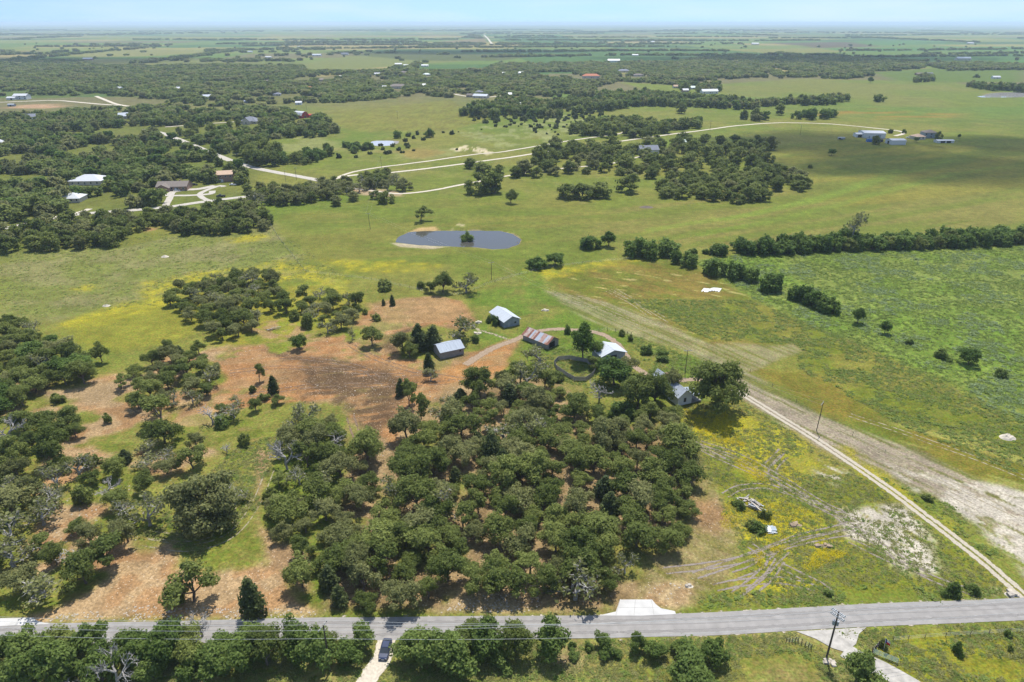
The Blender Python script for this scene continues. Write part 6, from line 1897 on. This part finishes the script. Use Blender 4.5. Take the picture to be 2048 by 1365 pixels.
thicket('below the farmhouse oaks', [(1150, 790), (1200, 800), (1260, 830), (1350, 820), (1350, 860), (1250, 850), (1180, 850)], 4.5, (4.5, 7.0), [('oak', 3), ('oakgrey', 2), ('bush', 2), ('half', 1)], 203)
thicket('beside the lot left line', [(565, 860), (600, 825), (650, 835), (690, 870), (690, 1000), (668, 1090), (650, 1200), (600, 1195), (585, 1160), (620, 1120), (560, 1060), (540, 1000), (545, 930)], 5.0, (4.4, 9.2), LEFTW, 204, holes=[[(640, 800), (720, 800), (720, 880), (690, 890), (660, 850)]])
thicket('in the left-hand wood', [(0, 870), (60, 840), (130, 835), (170, 880), (260, 880), (330, 860), (430, 880), (425, 915), (340, 930), (290, 960), (270, 1030), (250, 1070), (245, 1110), (180, 1150), (90, 1180), (0, 1190), (-60, 1190), (-60, 870)], 5.6, (4.6, 10.5), LEFTW, 205, thin=.38,
        holes=[[(240, 930), (290, 930), (280, 980), (230, 990)], [(150, 1000), (200, 1010), (190, 1050), (140, 1040)], [(60, 930), (110, 935), (100, 970), (50, 960)]])
thicket('at the far left edge', [(-60, 650), (40, 640), (85, 660), (110, 700), (180, 725), (185, 760), (100, 765), (40, 800), (0, 830), (-60, 840)], 5.0, (6.0, 9.0), [('oak', 5), ('oakgrey', 1), ('half', .6), ('elm', .8)], 206)
thicket('in the middle left copse', [(235, 760), (290, 715), (330, 690), (410, 690), (425, 740), (410, 790), (345, 800), (300, 815), (260, 800)], 5.2, (5.0, 7.6), LEFTW, 207)
thicket('in the upper left copse', [(335, 600), (360, 570), (480, 545), (540, 555), (560, 590), (640, 585), (715, 600), (710, 640), (660, 660), (600, 620), (520, 620), (510, 660), (450, 680), (400, 650), (370, 620)], 5.6, (5.5, 8.8), [('oak', 5), ('oakgrey', 2), ('half', 1.4), ('openoak', 1)], 208)
thicket('on the bare slope', [(455, 800), (500, 760), (560, 755), (560, 790), (500, 820), (400, 850), (390, 830)], 5.4, (3.5, 5.5), [('oak', 2), ('half', 2), ('darkbush', 2)], 209)
HEDGE = [('lush', 6), ('oak', 1), ('bush', 1.2)]
thicket('in the hedge left of the drive', [(-40, 1300), (200, 1285), (380, 1290), (500, 1275), (600, 1275), (740, 1275), (735, 1310), (600, 1322), (480, 1330), (350, 1335), (150, 1350), (-40, 1360)], 3.7, (5.6, 8.6), HEDGE, 210, z=2.4, hmul=(.65, 1.0), roadpad=.4)
thicket('in the hedge right of the drive', [(795, 1290), (900, 1272), (1000, 1275), (1100, 1280), (1105, 1300), (1000, 1310), (850, 1325), (795, 1320)], 3.6, (6.0, 8.6), HEDGE, 211, z=2.4, hmul=(.65, .95), roadpad=.4)
thicket('in the low roadside scrub', [(1095, 1284), (1230, 1290), (1300, 1292), (1380, 1292), (1380, 1302), (1230, 1312), (1095, 1310)], 2.3, (2.4, 5.2), [('lush', 4), ('bush', 3)], 212, z=0.8, hmul=(.45, .95), roadpad=-.2)
thicket('at the lot road edge', [(690, 1218), (760, 1205), (860, 1215), (960, 1205), (960, 1222), (700, 1226)], 6.0, (6.0, 8.0), [('oak', 2), ('oakgrey', 2)], 213, z=1.5, hmul=(.55, .7), roadpad=.2)
thicket('in the bottom field', [(0, 1362), (560, 1345), (620, 1365), (560, 1400), (0, 1400)], 7.0, (3.0, 5.5), [('lush', 1), ('oakgrey', 1), ('bush', 2)], 214, z=1.0, hmul=(.5, .7))
thicket('along the lower left meadow wood', [(0, 495), (0, 468), (130, 445), (250, 432), (350, 425), (400, 428), (445, 408), (500, 412), (538, 425), (530, 450), (440, 460), (360, 460), (350, 445), (290, 448), (240, 480), (180, 492)], 7.4, (8.0, 12.0), [('oakm', 5), ('greym', 2.2)], 215, z=3.0, hmul=(.7, .9))
thicket('around the lane junction', [(490, 375), (600, 370), (690, 362), (760, 345), (790, 352), (822, 378), (800, 382), (735, 372), (660, 390), (580, 405), (500, 400)], 7.6, (7.5, 11.0), [('oakm', 3), ('greym', 4), ('half', 2)], 216, z=3.0, hmul=(.7, .9))
thicket('along the lane below the junction', [(600, 405), (700, 396), (730, 395), (790, 395), (800, 405), (700, 408), (600, 412)], 14.0, (7, 10), [('oakm', 2), ('greym', 2)], 217, z=1.0)
thicket('in the oak grove', [(930, 320), (1010, 312), (1100, 292), (1240, 292), (1330, 282), (1460, 282), (1540, 292), (1545, 325), (1500, 330), (1440, 322), (1380, 330), (1330, 328), (1250, 345), (1180, 342), (1100, 345), (1040, 352), (940, 338)], 13.0, (8, 17), [('oakm', 6), ('greym', 1)], 218, z=3.0, hmul=(.6, .85), thin=.42)
thicket('around the grove lawn', [(1240, 335), (1340, 325), (1440, 325), (1470, 345), (1400, 350), (1290, 355), (1245, 370)], 13.0, (9, 13), [('oakm', 6), ('greym', 1)], 219, z=3.0, hmul=(.65, .85))
thicket('in the dense oak motte', [(1325, 368), (1420, 345), (1500, 338), (1560, 335), (1605, 350), (1612, 372), (1560, 392), (1480, 398), (1335, 388)], 9.5, (9, 14), [('oakm', 6), ('greym', 1)], 220, z=3.0, hmul=(.6, .8), thin=.38)
thicket('in the straight hedge', [(1482, 492), (1560, 490), (1690, 480), (1800, 478), (1920, 472), (2060, 468), (2060, 480), (1920, 486), (1690, 494), (1560, 500), (1482, 500)], 4.4, (7, 10), [('lushm', 6), ('oakm', 1)], 221, z=2.5, hmul=(.65, .95))
thicket('in the round grove', [(1140, 262), (1180, 245), (1250, 240), (1330, 248), (1345, 262), (1300, 272), (1200, 270)], 14.0, (13, 18), [('oakm', 5), ('lushm', 1)], 222, z=3.0, hmul=(.6, .8))
thicket('dotting the pale meadow', [(790, 275), (900, 262), (1000, 250), (1100, 235), (1240, 232), (1240, 255), (1000, 290), (900, 300), (800, 305), (700, 315), (600, 322), (590, 310), (700, 292)], 13.0, (3.5, 11), [('junm', 1)], 223, z=1.0, hmul=(.5, .9), thin=.49)
thicket('dotting the juniper flat', [(940, 240), (1000, 225), (1130, 212), (1200, 222), (1210, 235), (1080, 245), (1000, 250)], 12.0, (6, 14), [('junm', 1)], 224, z=1.0, hmul=(.5, .9), thin=.40)
thicket('dotting the upper juniper flat', [(1050, 200), (1110, 192), (1190, 195), (1190, 205), (1080, 210)], 13.0, (6, 15), [('junm', 1)], 225, z=1.0, hmul=(.5, .9), thin=.40)
thicket('scattered over the left lawn', [(340, 265), (480, 245), (480, 262), (400, 272), (350, 275)], 22.0, (9, 13), [('oakm', 1)], 226, z=3)
thicket('behind the small pond', [(780, 275), (850, 262), (880, 268), (820, 285)], 15.0, (7, 11), [('lushm', 2), ('junm', 1)], 227, z=2)
thicket('beside the small pond', [(690, 290), (735, 290), (740, 298), (700, 302)], 9.0, (9, 13), [('lushm', 1)], 228, z=2, hmul=(.45, .6))
thicket('on the lane hedge', [(555, 318), (600, 316), (660, 300), (665, 306), (610, 325), (560, 325)], 8.0, (7, 11), [('lushm', 2), ('oakm', 1)], 229, z=2)
thicket('in the corner clump by the lane', [(485, 300), (520, 295), (555, 310), (555, 325), (500, 328), (480, 318)], 10.0, (12, 16), [('oakm', 1)], 230, z=3)
thicket('on the far pasture fence line', [(1040, 240), (1200, 216), (1420, 222), (1640, 228), (1660, 232), (1470, 236), (1300, 230)], 70.0, (10, 16), [('junm', 1), ('oakm', 1)], 231, z=2)
thicket('in the low right hedge', [(1580, 232), (1640, 228), (1670, 230), (1660, 236), (1590, 237)], 16.0, (11, 15), [('lushm', 1)], 232, z=3)

ORD = ['first', 'second', 'third', 'fourth', 'fifth', 'sixth', 'seventh', 'eighth', 'ninth', 'tenth', 'eleventh', 'twelfth', 'thirteenth', 'fourteenth', 'fifteenth', 'sixteenth', 'seventeenth', 'eighteenth', 'nineteenth', 'twentieth']


def ordw(i):
    if i < 20:
        return ORD[i]
    t = i + 1
    return {2: 'twenty', 3: 'thirty', 4: 'forty', 5: 'fifty'}[t // 10] + ('-' + ORD[t % 10 - 1] if t % 10 else 'th')


zones = {}
for t in TREES:
    if not t[6]:
        zones.setdefault((t[5], t[4]), []).append(t)
for (zn, kd), lst in zones.items():
    lst.sort(key=lambda t: t[1])
    ys = [t[1] for t in lst]
    span = max(ys) - min(ys)
    nrow = max(1, min(14, int(math.ceil(len(lst) / 7.0))))
    per = int(math.ceil(len(lst) / nrow))
    for r in range(nrow):
        rw = sorted(lst[r * per:(r + 1) * per], key=lambda t: t[0] / t[1])
        for i, t in enumerate(rw):
            w = WORD[kd]
            if nrow == 1:
                t[6] = '%s %s, %s from the left' % (w, zn, ordw(i)) if len(rw) > 1 else '%s %s' % (w, zn)
            else:
                rowt = 'nearest row' if r == 0 else ('farthest row' if r == nrow - 1 else '%s row back' % ordw(r))
                t[6] = '%s %s, %s, %s from left' % (w, zn, rowt, ordw(i))
cnt = {}
rr = random.Random(99)
for t in TREES:
    x, y, d, h, k, zn, lab = t
    vs = VAR[k]; v = vs[rr.randrange(len(vs))]
    z = hz(x, y)
    if 'standing in the stock pond' in lab:
        z = -0.6
    s = d / (2 * v['R']); sz = h / v['H']
    cat = 'bush' if k in ('bush', 'darkbush', 'junm') else 'tree'
    g = zn.split(',')[0] if zn else None
    root = empty(NAMES[k], lab, cat, (x, y, z), rr.uniform(0, 6.283), ('trees ' + zn) if zn else None)
    root.scale = (s * rr.uniform(.92, 1.08), s * rr.uniform(.92, 1.08), sz)
    link('trunk', v['t'], root); link('crown', v['c'], root)
    cnt[k] = cnt.get(k, 0) + 1
print('TREES', len(TREES), cnt)
print('DUPLABELS', [(k, v) for k, v in LABELS.items() if v > 1][:20])


# ------------------------------------------------------------------ woods, hedges and weeds that nobody could count
def scatter(name, label, P, S_, protos, seed=0, rot=None):
    rg = np.random.default_rng(seed)
    n = len(P)
    me = bpy.data.meshes.new(name)
    me.vertices.add(n); me.vertices.foreach_set('co', np.asarray(P, np.float32).ravel())
    a = me.attributes.new('rot', 'FLOAT_VECTOR', 'POINT')
    rv = np.zeros((n, 3), np.float32); rv[:, 2] = rg.uniform(0, 6.283, n) if rot is None else rot
    a.data.foreach_set('vector', rv.ravel())
    a = me.attributes.new('siz', 'FLOAT_VECTOR', 'POINT'); a.data.foreach_set('vector', np.asarray(S_, np.float32).ravel())
    a = me.attributes.new('pick', 'INT', 'POINT'); a.data.foreach_set('value', rg.integers(0, len(protos), n).astype(np.int32))
    src = bpy.data.collections.new(name + '_source')
    for i, pm in enumerate(protos):
        src.objects.link(bpy.data.objects.new('%s_source_%02d' % (name, i), pm))
    ng = bpy.data.node_groups.new(name, 'GeometryNodeTree')
    ng.interface.new_socket('Geometry', in_out='INPUT', socket_type='NodeSocketGeometry')
    ng.interface.new_socket('Geometry', in_out='OUTPUT', socket_type='NodeSocketGeometry')
    N = ng.nodes; L = ng.links
    gi = N.new('NodeGroupInput'); go = N.new('NodeGroupOutput')
    ip = N.new('GeometryNodeInstanceOnPoints')
    ci = N.new('GeometryNodeCollectionInfo'); ci.inputs['Collection'].default_value = src
    ci.inputs['Separate Children'].default_value = True; ci.inputs['Reset Children'].default_value = True

    def attr(nm, tp):
        q = N.new('GeometryNodeInputNamedAttribute'); q.data_type = tp; q.inputs['Name'].default_value = nm
        return [s for s in q.outputs if s.enabled and s.name == 'Attribute'][0]
    L.new(gi.outputs[0], ip.inputs['Points']); L.new(ci.outputs[0], ip.inputs['Instance'])
    ip.inputs['Pick Instance'].default_value = True
    L.new(attr('pick', 'INT'), ip.inputs['Instance Index'])
    L.new(attr('rot', 'FLOAT_VECTOR'), ip.inputs['Rotation'])
    L.new(attr('siz', 'FLOAT_VECTOR'), ip.inputs['Scale'])
    L.new(ip.outputs[0], go.inputs[0])
    o = link(name, me)
    md = o.modifiers.new('scatter', 'NODES'); md.node_group = ng
    tag(o, label, None, None, 'stuff')
    return o


FARV = [oak(s, 4.4, 6.0, 15, 800, .72, low=.12, mt=mt_, skirt=1.0)['c'] for s, mt_ in ((301, 'woods'), (302, 'woods'), (303, 'oak'), (304, 'elm'), (305, 'woods'), (306, 'oakgrey'))]
WIDEV = [oak(s, 4.6, 4.6, 13, 480, .95, low=.08, mt=mt_, skirt=1.0)['c'] for s, mt_ in ((311, 'woods'), (312, 'woods'), (313, 'oak'), (314, 'oakgrey'))]


def wood(name, label, polys, sp, diam, hm, seed, protos, holes=(), z=3.0, roadpad=1.0, bpad=-2.0, thin=0.36):
    rg = np.random.default_rng(seed)
    P = []; S_ = []
    ex = [(t[0], t[1]) for t in TREES if t[1] > 330]
    for i, pts in enumerate(polys):
        got = poisson(GP(pts, z), sp, seed + i, exist=ex, roadpad=roadpad, bpad=bpad, holes=[GP(h, z) for h in holes], tries=10, yard=0.075)
        got = np.array(got)
        if not len(got):
            continue
        if thin:
            keep = fbm(got[:, 0], got[:, 1], 45, 3, seed) > thin
            got = got[keep]
        hh = height(got[:, 0], got[:, 1])
        d = rg.uniform(diam[0], diam[1], len(got)); h = d * rg.uniform(hm[0], hm[1], len(got))
        P.append(np.column_stack([got, hh])); S_.append(np.column_stack([d / 9.2, d / 9.2, h / 6.0]))
        ex = []
    P = np.concatenate(P); S_ = np.concatenate(S_)
    print(name, len(P))
    return scatter(name, label, P, S_, protos, seed)


LAWNS = [[(342, 326), (400, 320), (465, 335), (465, 345), (380, 343)], [(320, 258), (480, 238), (492, 262), (400, 272), (330, 276)], [(215, 268), (300, 262), (300, 280), (230, 282)], [(147, 262), (185, 264), (185, 275), (150, 274)],
         [(8, 318), (70, 318), (60, 330), (5, 330)], [(193, 285), (240, 285), (240, 300), (195, 300)], [(335, 370), (470, 366), (490, 400), (350, 415), (330, 395)], [(60, 445), (150, 428), (250, 418), (330, 410), (330, 418), (150, 440), (60, 455)], [(480, 240), (525, 240), (525, 252), (480, 254)],
         [(170, 372), (210, 370), (205, 380), (170, 380)], [(120, 402), (180, 404), (180, 412), (120, 412)], [(0, 196), (240, 196), (260, 214), (130, 222), (0, 222)]]
wood('left_wood', 'oak wood with houses filling the left middle distance',
     [[(-80, 452), (-80, 240), (60, 228), (150, 226), (280, 233), (350, 232), (420, 222), (480, 232), (560, 226), (640, 232), (675, 258), (655, 268), (560, 270), (480, 288), (455, 300), (440, 312), (500, 345), (490, 362), (330, 352), (330, 400), (200, 420), (60, 440)]],
     9.0, (9, 15), (.5, .8), 401, FARV, LAWNS, roadpad=2, thin=.42)
wood('upper_left_wood', 'dark oak wood below the upper left fields',
     [[(-150, 190), (-150, 124), (150, 120), (200, 130), (330, 133), (420, 131), (600, 132), (625, 146), (650, 160), (690, 172), (720, 178), (700, 200), (560, 203), (450, 212), (350, 203), (260, 190), (100, 188)],
      [(130, 222), (200, 214), (260, 217), (350, 212), (520, 212), (600, 222), (560, 230), (350, 232), (150, 230)]], 13.0, (13, 20), (.42, .6), 402, WIDEV,
     [[(0, 196), (240, 196), (260, 214), (130, 222), (0, 222)], [(570, 158), (620, 156), (620, 164), (580, 166)], [(260, 192), (300, 194), (300, 205), (200, 200)]], roadpad=3)
wood('middle_wood', 'long wood with scattered roofs across the middle distance',
     [[(640, 165), (700, 148), (800, 147), (950, 140), (1000, 128), (1200, 125), (1400, 123), (1400, 158), (1350, 168), (1240, 160), (1190, 172), (1180, 192), (1060, 188), (960, 190), (870, 192), (820, 188), (700, 200), (650, 190)]], 13.5, (13, 20), (.42, .6), 403, WIDEV,
     [[(740, 148), (820, 148), (820, 155), (740, 155)], [(1060, 143), (1160, 142), (1160, 156), (1080, 156)], [(1140, 150), (1210, 148), (1210, 160), (1140, 162)], [(1230, 150), (1300, 150), (1300, 156), (1230, 158)]], roadpad=3)
wood('right_wood', 'dark wood on the right below the far fields',
     [[(1350, 124), (1420, 114), (1500, 112), (1700, 116), (1850, 128), (1840, 136), (1740, 140), (1740, 150), (1700, 156), (1500, 153), (1400, 160), (1350, 158)], [(1840, 128), (1950, 126), (2100, 132), (2100, 138), (1900, 140)]], 14.0, (14, 21), (.42, .6), 404, WIDEV, roadpad=2)
wood('hedge_wood', 'green belt of trees crossing the middle pasture',
     [[(920, 226), (980, 206), (1050, 202), (1130, 190), (1300, 188), (1480, 203), (1512, 214), (1480, 215), (1380, 210), (1280, 208), (1200, 220), (1100, 232), (980, 234)]], 10.0, (12, 17), (.65, .9), 405, FARV, [[(1040, 196), (1190, 192), (1190, 202), (1080, 208)]], roadpad=2)
wood('far_hedges', 'thin hedges and clumps on the far pastures',
     [[(1525, 204), (1640, 198), (1760, 196), (1760, 204), (1640, 206), (1530, 209)], [(1940, 170), (2000, 174), (2100, 179), (2100, 184), (1990, 180), (1940, 175)], [(1360, 170), (1440, 172), (1440, 180), (1370, 184)], [(1830, 156), (1862, 154), (1865, 161), (1832, 163)],
      [(1330, 250), (1398, 246), (1400, 252), (1335, 256)], [(1460, 234), (1495, 232), (1495, 237), (1462, 239)], [(1510, 235), (1538, 233), (1540, 237), (1510, 239)], [(1000, 205), (1130, 205), (1130, 212), (1000, 215)]], 11.0, (12, 17), (.6, .85), 406, FARV, bpad=0)

# hedgerows, clumps and woods of the hazy plain
rg = np.random.default_rng(77)
P = []; S_ = []
for k in range(84):
    y = 1500 * (13000 / 1500) ** rg.random(); x = rg.uniform(-1.0, 1.0) * y * .95
    Lh = rg.uniform(150, 900) * (1 + y / 5000); a = rg.choice((0.12, 0.12, 0.12, 1.69)) + rg.normal() * .06
    n = int(Lh / (9 + y / 500)); t = np.linspace(-.5, .5, max(n, 4)) * Lh
    wv = rg.normal(size=len(t)) * (4 + y / 400) + 10 * np.sin(t / 90)
    keep = rg.random(len(t)) > .12
    xx = (x + t * math.cos(a) - wv * math.sin(a))[keep]; yy = (y + t * math.sin(a) + wv * math.cos(a))[keep]
    d = rg.uniform(11, 18, len(xx)) * (1 + y / 7000)
    P.append(np.column_stack([xx, yy, height(xx, yy)])); S_.append(np.column_stack([d / 9.2 * 1.3, d / 9.2, d * .46 / 5 * (1 / (1 + y / 20000))]))
for k in range(12):
    y = 1900 * (12000 / 1900) ** rg.random(); x = rg.uniform(-1, 1) * y * .95
    n = int(rg.uniform(15, 70)); sx = rg.uniform(60, 300) * (1 + y / 4000); sy = rg.uniform(20, 60) * (1 + y / 4000)
    xx = x + rg.normal(size=n) * sx; yy = y + rg.normal(size=n) * sy
    d = rg.uniform(12, 19, n) * (1 + y / 7000)
    P.append(np.column_stack([xx, yy, height(xx, yy)])); S_.append(np.column_stack([d / 9.2 * 1.2, d / 9.2, d * .46 / 5 * (1 / (1 + y / 20000))]))
xx = rg.uniform(-1, 1, 420) * 3600; yy = rg.uniform(1500, 4200, 420); ok = np.abs(xx) < yy * .9; xx, yy = xx[ok], yy[ok]; d = rg.uniform(8, 16, len(xx))
P.append(np.column_stack([xx, yy, height(xx, yy)])); S_.append(np.column_stack([d / 9.2, d / 9.2, d * .65 / 5]))
P = np.concatenate(P); S_ = np.concatenate(S_)
ok = np.ones(len(P), bool)
for b_ in BLD:
    if b_[1] > 1200:
        ok &= (P[:, 0] - b_[0]) ** 2 + ((P[:, 1] - b_[1]) / 3.0) ** 2 > (b_[2] + 6) ** 2
for pts in ([(560, 140), (700, 112), (960, 110), (1000, 120), (800, 134)], [(120, 114), (240, 100), (400, 99), (420, 106), (300, 116)], [(1740, 150), (1840, 138), (2048, 138), (2048, 165)], [(1420, 99), (1640, 96), (1700, 103), (1540, 107)], [(1340, 175), (1600, 158), (1900, 165), (2048, 190), (2048, 215), (1540, 195)], [(960, 70), (985, 70), (1000, 92), (970, 92)]):
    poly = GP(pts)
    ins = sdist(P[:, 0], P[:, 1], poly) > 0
    ok &= ~(ins & (rg.random(len(P)) < .93))
P = P[ok]; S_ = S_[ok]
print('plain', len(P))
scatter('plain_hedgerows', 'far hedgerows and tree clumps across the hazy plain', P, S_, WIDEV, 78)


# weeds and tussocks close by
def clump(seed, n, size, spread, mt, tallness=.5):
    rg = np.random.default_rng(seed)
    Pp = rg.normal(size=(n, 3)) * np.array([spread, spread, 0]); Pp[:, 2] = np.abs(rg.normal(size=n)) * tallness * .5 * np.exp(-(Pp[:, 0] ** 2 + Pp[:, 1] ** 2) / (spread * 2) ** 2)
    Nr = rg.normal(size=(n, 3)) * .6; Nr[:, 2] += 1.0; Nr /= np.linalg.norm(Nr, axis=1)[:, None]
    V, F = leaf_quads(Pp, Nr, size, rg)
    return mk('clump', V, F, M[mt])


def strew(name, label, polys, n, protos, sc, seed, holes=(), hmul=(1, 1), thr=None):
    rg = np.random.default_rng(seed)
    out = []
    for i, (pts, frac) in enumerate(polys):
        poly = GP(pts); x0, y0 = poly.min(0); x1, y1 = poly.max(0)
        m = int(n * frac)
        C = np.column_stack([rg.uniform(x0, x1, m * 4), rg.uniform(y0, y1, m * 4)])
        ok = sdist(C[:, 0], C[:, 1], poly) > 0
        for h in holes:
            ok &= sdist(C[:, 0], C[:, 1], GP(h)) < 0
        for ln, c in ROADS:
            ok &= pdist(C[:, 0], C[:, 1], ln) > c - 1.0
        if thr is not None:
            ok &= fbm(C[:, 0], C[:, 1], 9, 3, seed) > thr
        out.append(C[ok][:m])
    C = np.concatenate(out)
    P_ = np.column_stack([C, height(C[:, 0], C[:, 1])])
    s = rg.uniform(sc[0], sc[1], len(P_))
    print(name, len(P_))
    return scatter(name, label, P_, np.column_stack([s, s, s * rg.uniform(hmul[0], hmul[1], len(s))]), protos, seed)


STRIP = [(1085, 582), (1150, 590), (1260, 618), (1420, 688), (1590, 690), (1605, 702), (1495, 745), (1640, 835), (1800, 885), (2060, 1005), (2060, 1110), (1900, 1010), (1640, 905), (1480, 795), (1440, 750), (1380, 705), (1250, 668), (1170, 640)]
W1 = [clump(s, 22, .22, .38, 'weedy') for s in (1, 2, 3)]; W2 = [clump(s, 24, .24, .42, 'weedgrey') for s in (4, 5)]
GB = [clump(s, 16, .16, .30, 'grassblade', .35) for s in (6, 7, 8)]; FL = [clump(s, 10, .09, .34, 'flower', .5) for s in (9, 10)]
FIELD = [(1390, 525), (1480, 510), (2060, 492), (2060, 860), (1900, 770), (1720, 690), (1600, 650), (1480, 580)]
strew('weeds', 'tall green weeds filling the right-hand field', [(FIELD, 1.0)], 8000, W1, (.5, 1.5), 501, hmul=(.4, .8), thr=.30)
strew('weeds', 'bands of pale weeds in the right-hand field', [(FIELD, 1.0)], 3200, W2, (.6, 1.7), 506, hmul=(.4, .8), thr=.56)
strew('weeds', 'tall weeds along the mown strip and shed yard', [([(1250, 600), (1500, 600), (1720, 690), (1900, 770), (2060, 860), (2060, 960), (1800, 850), (1600, 740), (1590, 690), (1420, 680)], .6), ([(1060, 690), (1180, 700), (1440, 740), (1440, 770), (1240, 790), (1080, 760)], .12),
       ([(1250, 660), (1440, 740), (1480, 790), (1640, 905), (1900, 1010), (2050, 1150), (1980, 1130), (1860, 1025), (1640, 870), (1440, 775), (1270, 700)], .2), ([(1400, 1190), (1700, 1170), (2000, 1180), (2000, 1194), (1700, 1206), (1400, 1215)], .03)], 8000, W1 + GB, (.6, 1.5), 502, holes=[STRIP], hmul=(.4, .8), thr=.34)
strew('grass_tussocks', 'grass tussocks over the nearer pastures', [([(0, 1262), (1200, 1282), (2060, 1246), (2060, 1390), (0, 1390)], .35), ([(1360, 815), (1480, 800), (1640, 900), (1860, 1040), (2030, 1180), (1560, 1205), (1480, 1110), (1470, 1060), (1400, 930)], .3), ([(0, 500), (540, 450), (700, 560), (380, 560), (330, 610), (0, 640)], .25), ([(280, 1070), (480, 890), (560, 870), (520, 1010), (400, 1110)], .1)],
       16000, GB + GB + W1[:1], (.5, 1.3), 503, hmul=(.4, .8), thr=.36)
strew('yellow_flowers', 'yellow wildflowers in the field beside the two-track drive', [([(1365, 820), (1430, 812), (1500, 845), (1530, 900), (1480, 905), (1400, 870)], .3), ([(1450, 880), (1530, 890), (1620, 1000), (1560, 990), (1470, 930)], .2), ([(1450, 1000), (1560, 1000), (1640, 1030), (1650, 1060), (1560, 1080), (1470, 1095), (1440, 1050)], .25), ([(1500, 1100), (1700, 1075), (1720, 1100), (1600, 1150), (1520, 1140)], .2)],
       5200, FL, (.6, 1.2), 504, thr=.45)


def stones(seed):
    rr = random.Random(seed); b = MB()
    vs = [Vector((rr.uniform(-.3, .3), rr.uniform(-.3, .3), rr.uniform(-.2, .2))) for _ in range(8)]
    c = [(-1, -1, -.5), (1, -1, -.5), (1, 1, -.5), (-1, 1, -.5)]
    b.hexa([Vector(p) * .2 + vs[i] * .2 for i, p in enumerate(c)], [Vector((p[0], p[1], .4)) * .16 + vs[i + 4] * .2 for i, p in enumerate(c)])
    return b.mesh('stone', M['rock'])


strew('stones', 'loose white stones on the bare red ground', [([(60, 1235), (300, 1210), (520, 1215), (640, 1222), (640, 1233), (300, 1241), (0, 1244)], .3), ([(940, 1195), (1080, 1170), (1075, 1222), (880, 1226)], .15), ([(430, 700), (700, 665), (870, 720), (1014, 738), (872, 805), (790, 940), (700, 855), (500, 815)], .12),
       ([(1285, 1170), (1385, 1163), (1390, 1212), (1290, 1205)], .02), ([(100, 1000), (300, 950), (280, 1080), (100, 1100)], .1)], 1100, [stones(s) for s in (1, 2, 3)], (.3, 1.0), 505, thr=.4)


# ------------------------------------------------------------------ clouds high overhead (they shade parts of the far fields) and the haze
def cloudmat():
    m, nt, b = newmat('cloud')
    N = nt.nodes; L = nt.links
    b.inputs['Base Color'].default_value = (0.9, 0.9, 0.9, 1); b.inputs['Roughness'].default_value = 1.0
    tp = N.new('ShaderNodeBsdfTransparent'); ms_ = N.new('ShaderNodeMixShader'); ms_.inputs[0].default_value = 0.22
    L.new(tp.outputs[0], ms_.inputs[1]); L.new(b.outputs[0], ms_.inputs[2]); L.new(ms_.outputs[0], N['Material Output'].inputs['Surface'])
    return m


M['cloud'] = cloudmat()
CLH = 1300.0


def cloud(tx, ty, rx, ry, seed, label):
    bm = bmesh.new()
    for k, s in enumerate((1.0, .8, .6)):
        vs = bmesh.ops.create_icosphere(bm, subdivisions=4, radius=1.0)['verts']
        for v in vs:
            a = math.atan2(v.co.y, v.co.x)
            q = 1 + .55 * (float(fbm(np.array([math.cos(a) * 1.6 + seed + v.co.z * .6]), np.array([math.sin(a) * 1.6 + v.co.z * .5]), 1.0, 4, seed)[0]) - .5) * 2
            v.co = Vector((v.co.x * rx * q * s, v.co.y * ry * q * s, v.co.z * 60 * s * q))
    me = bpy.data.meshes.new('cloud'); bm.to_mesh(me); bm.free()
    me.materials.append(M['cloud'])
    o = link('cloud', me, None, (tx + SUN_DIR.x / SUN_DIR.z * CLH, ty + SUN_DIR.y / SUN_DIR.z * CLH, CLH))
    tag(o, label, None, None, 'structure')


for px, py, rx, ry, sd, lb in ((1620, 288, 110, 75, 3, 'small cumulus above the field left of the ranch'), (1900, 335, 150, 60, 5, 'cumulus above the right-hand pasture'), (2040, 290, 90, 60, 6, 'cumulus above the right edge'),
                               (40, 122, 520, 260, 7, 'broad cumulus above the upper left wood'), (1620, 120, 620, 300, 8, 'broad cumulus above the far right wood'), (900, 105, 500, 230, 9, 'cumulus above the far dark field')):
    tx, ty = G(px, py)
    cloud(tx, ty, rx, ry, sd, lb)

hb = MB(); hb.box(-46000, 46000, -4000, 46000, -40.0, 121.0)
hm, nt, b = newmat('haze')
for nd in list(nt.nodes):
    if nd.type == 'BSDF_PRINCIPLED':
        nt.nodes.remove(nd)
pv = nt.nodes.new('ShaderNodeVolumePrincipled')
pv.inputs['Color'].default_value = (0.66, 0.81, 1.0, 1)
pv.inputs['Density'].default_value = 0.000075
pv.inputs['Anisotropy'].default_value = 0.0
nt.links.new(pv.outputs[0], nt.nodes['Material Output'].inputs['Volume'])
tag(hb.build('haze', hm), 'pale summer haze lying over the plain', None, None, 'stuff')
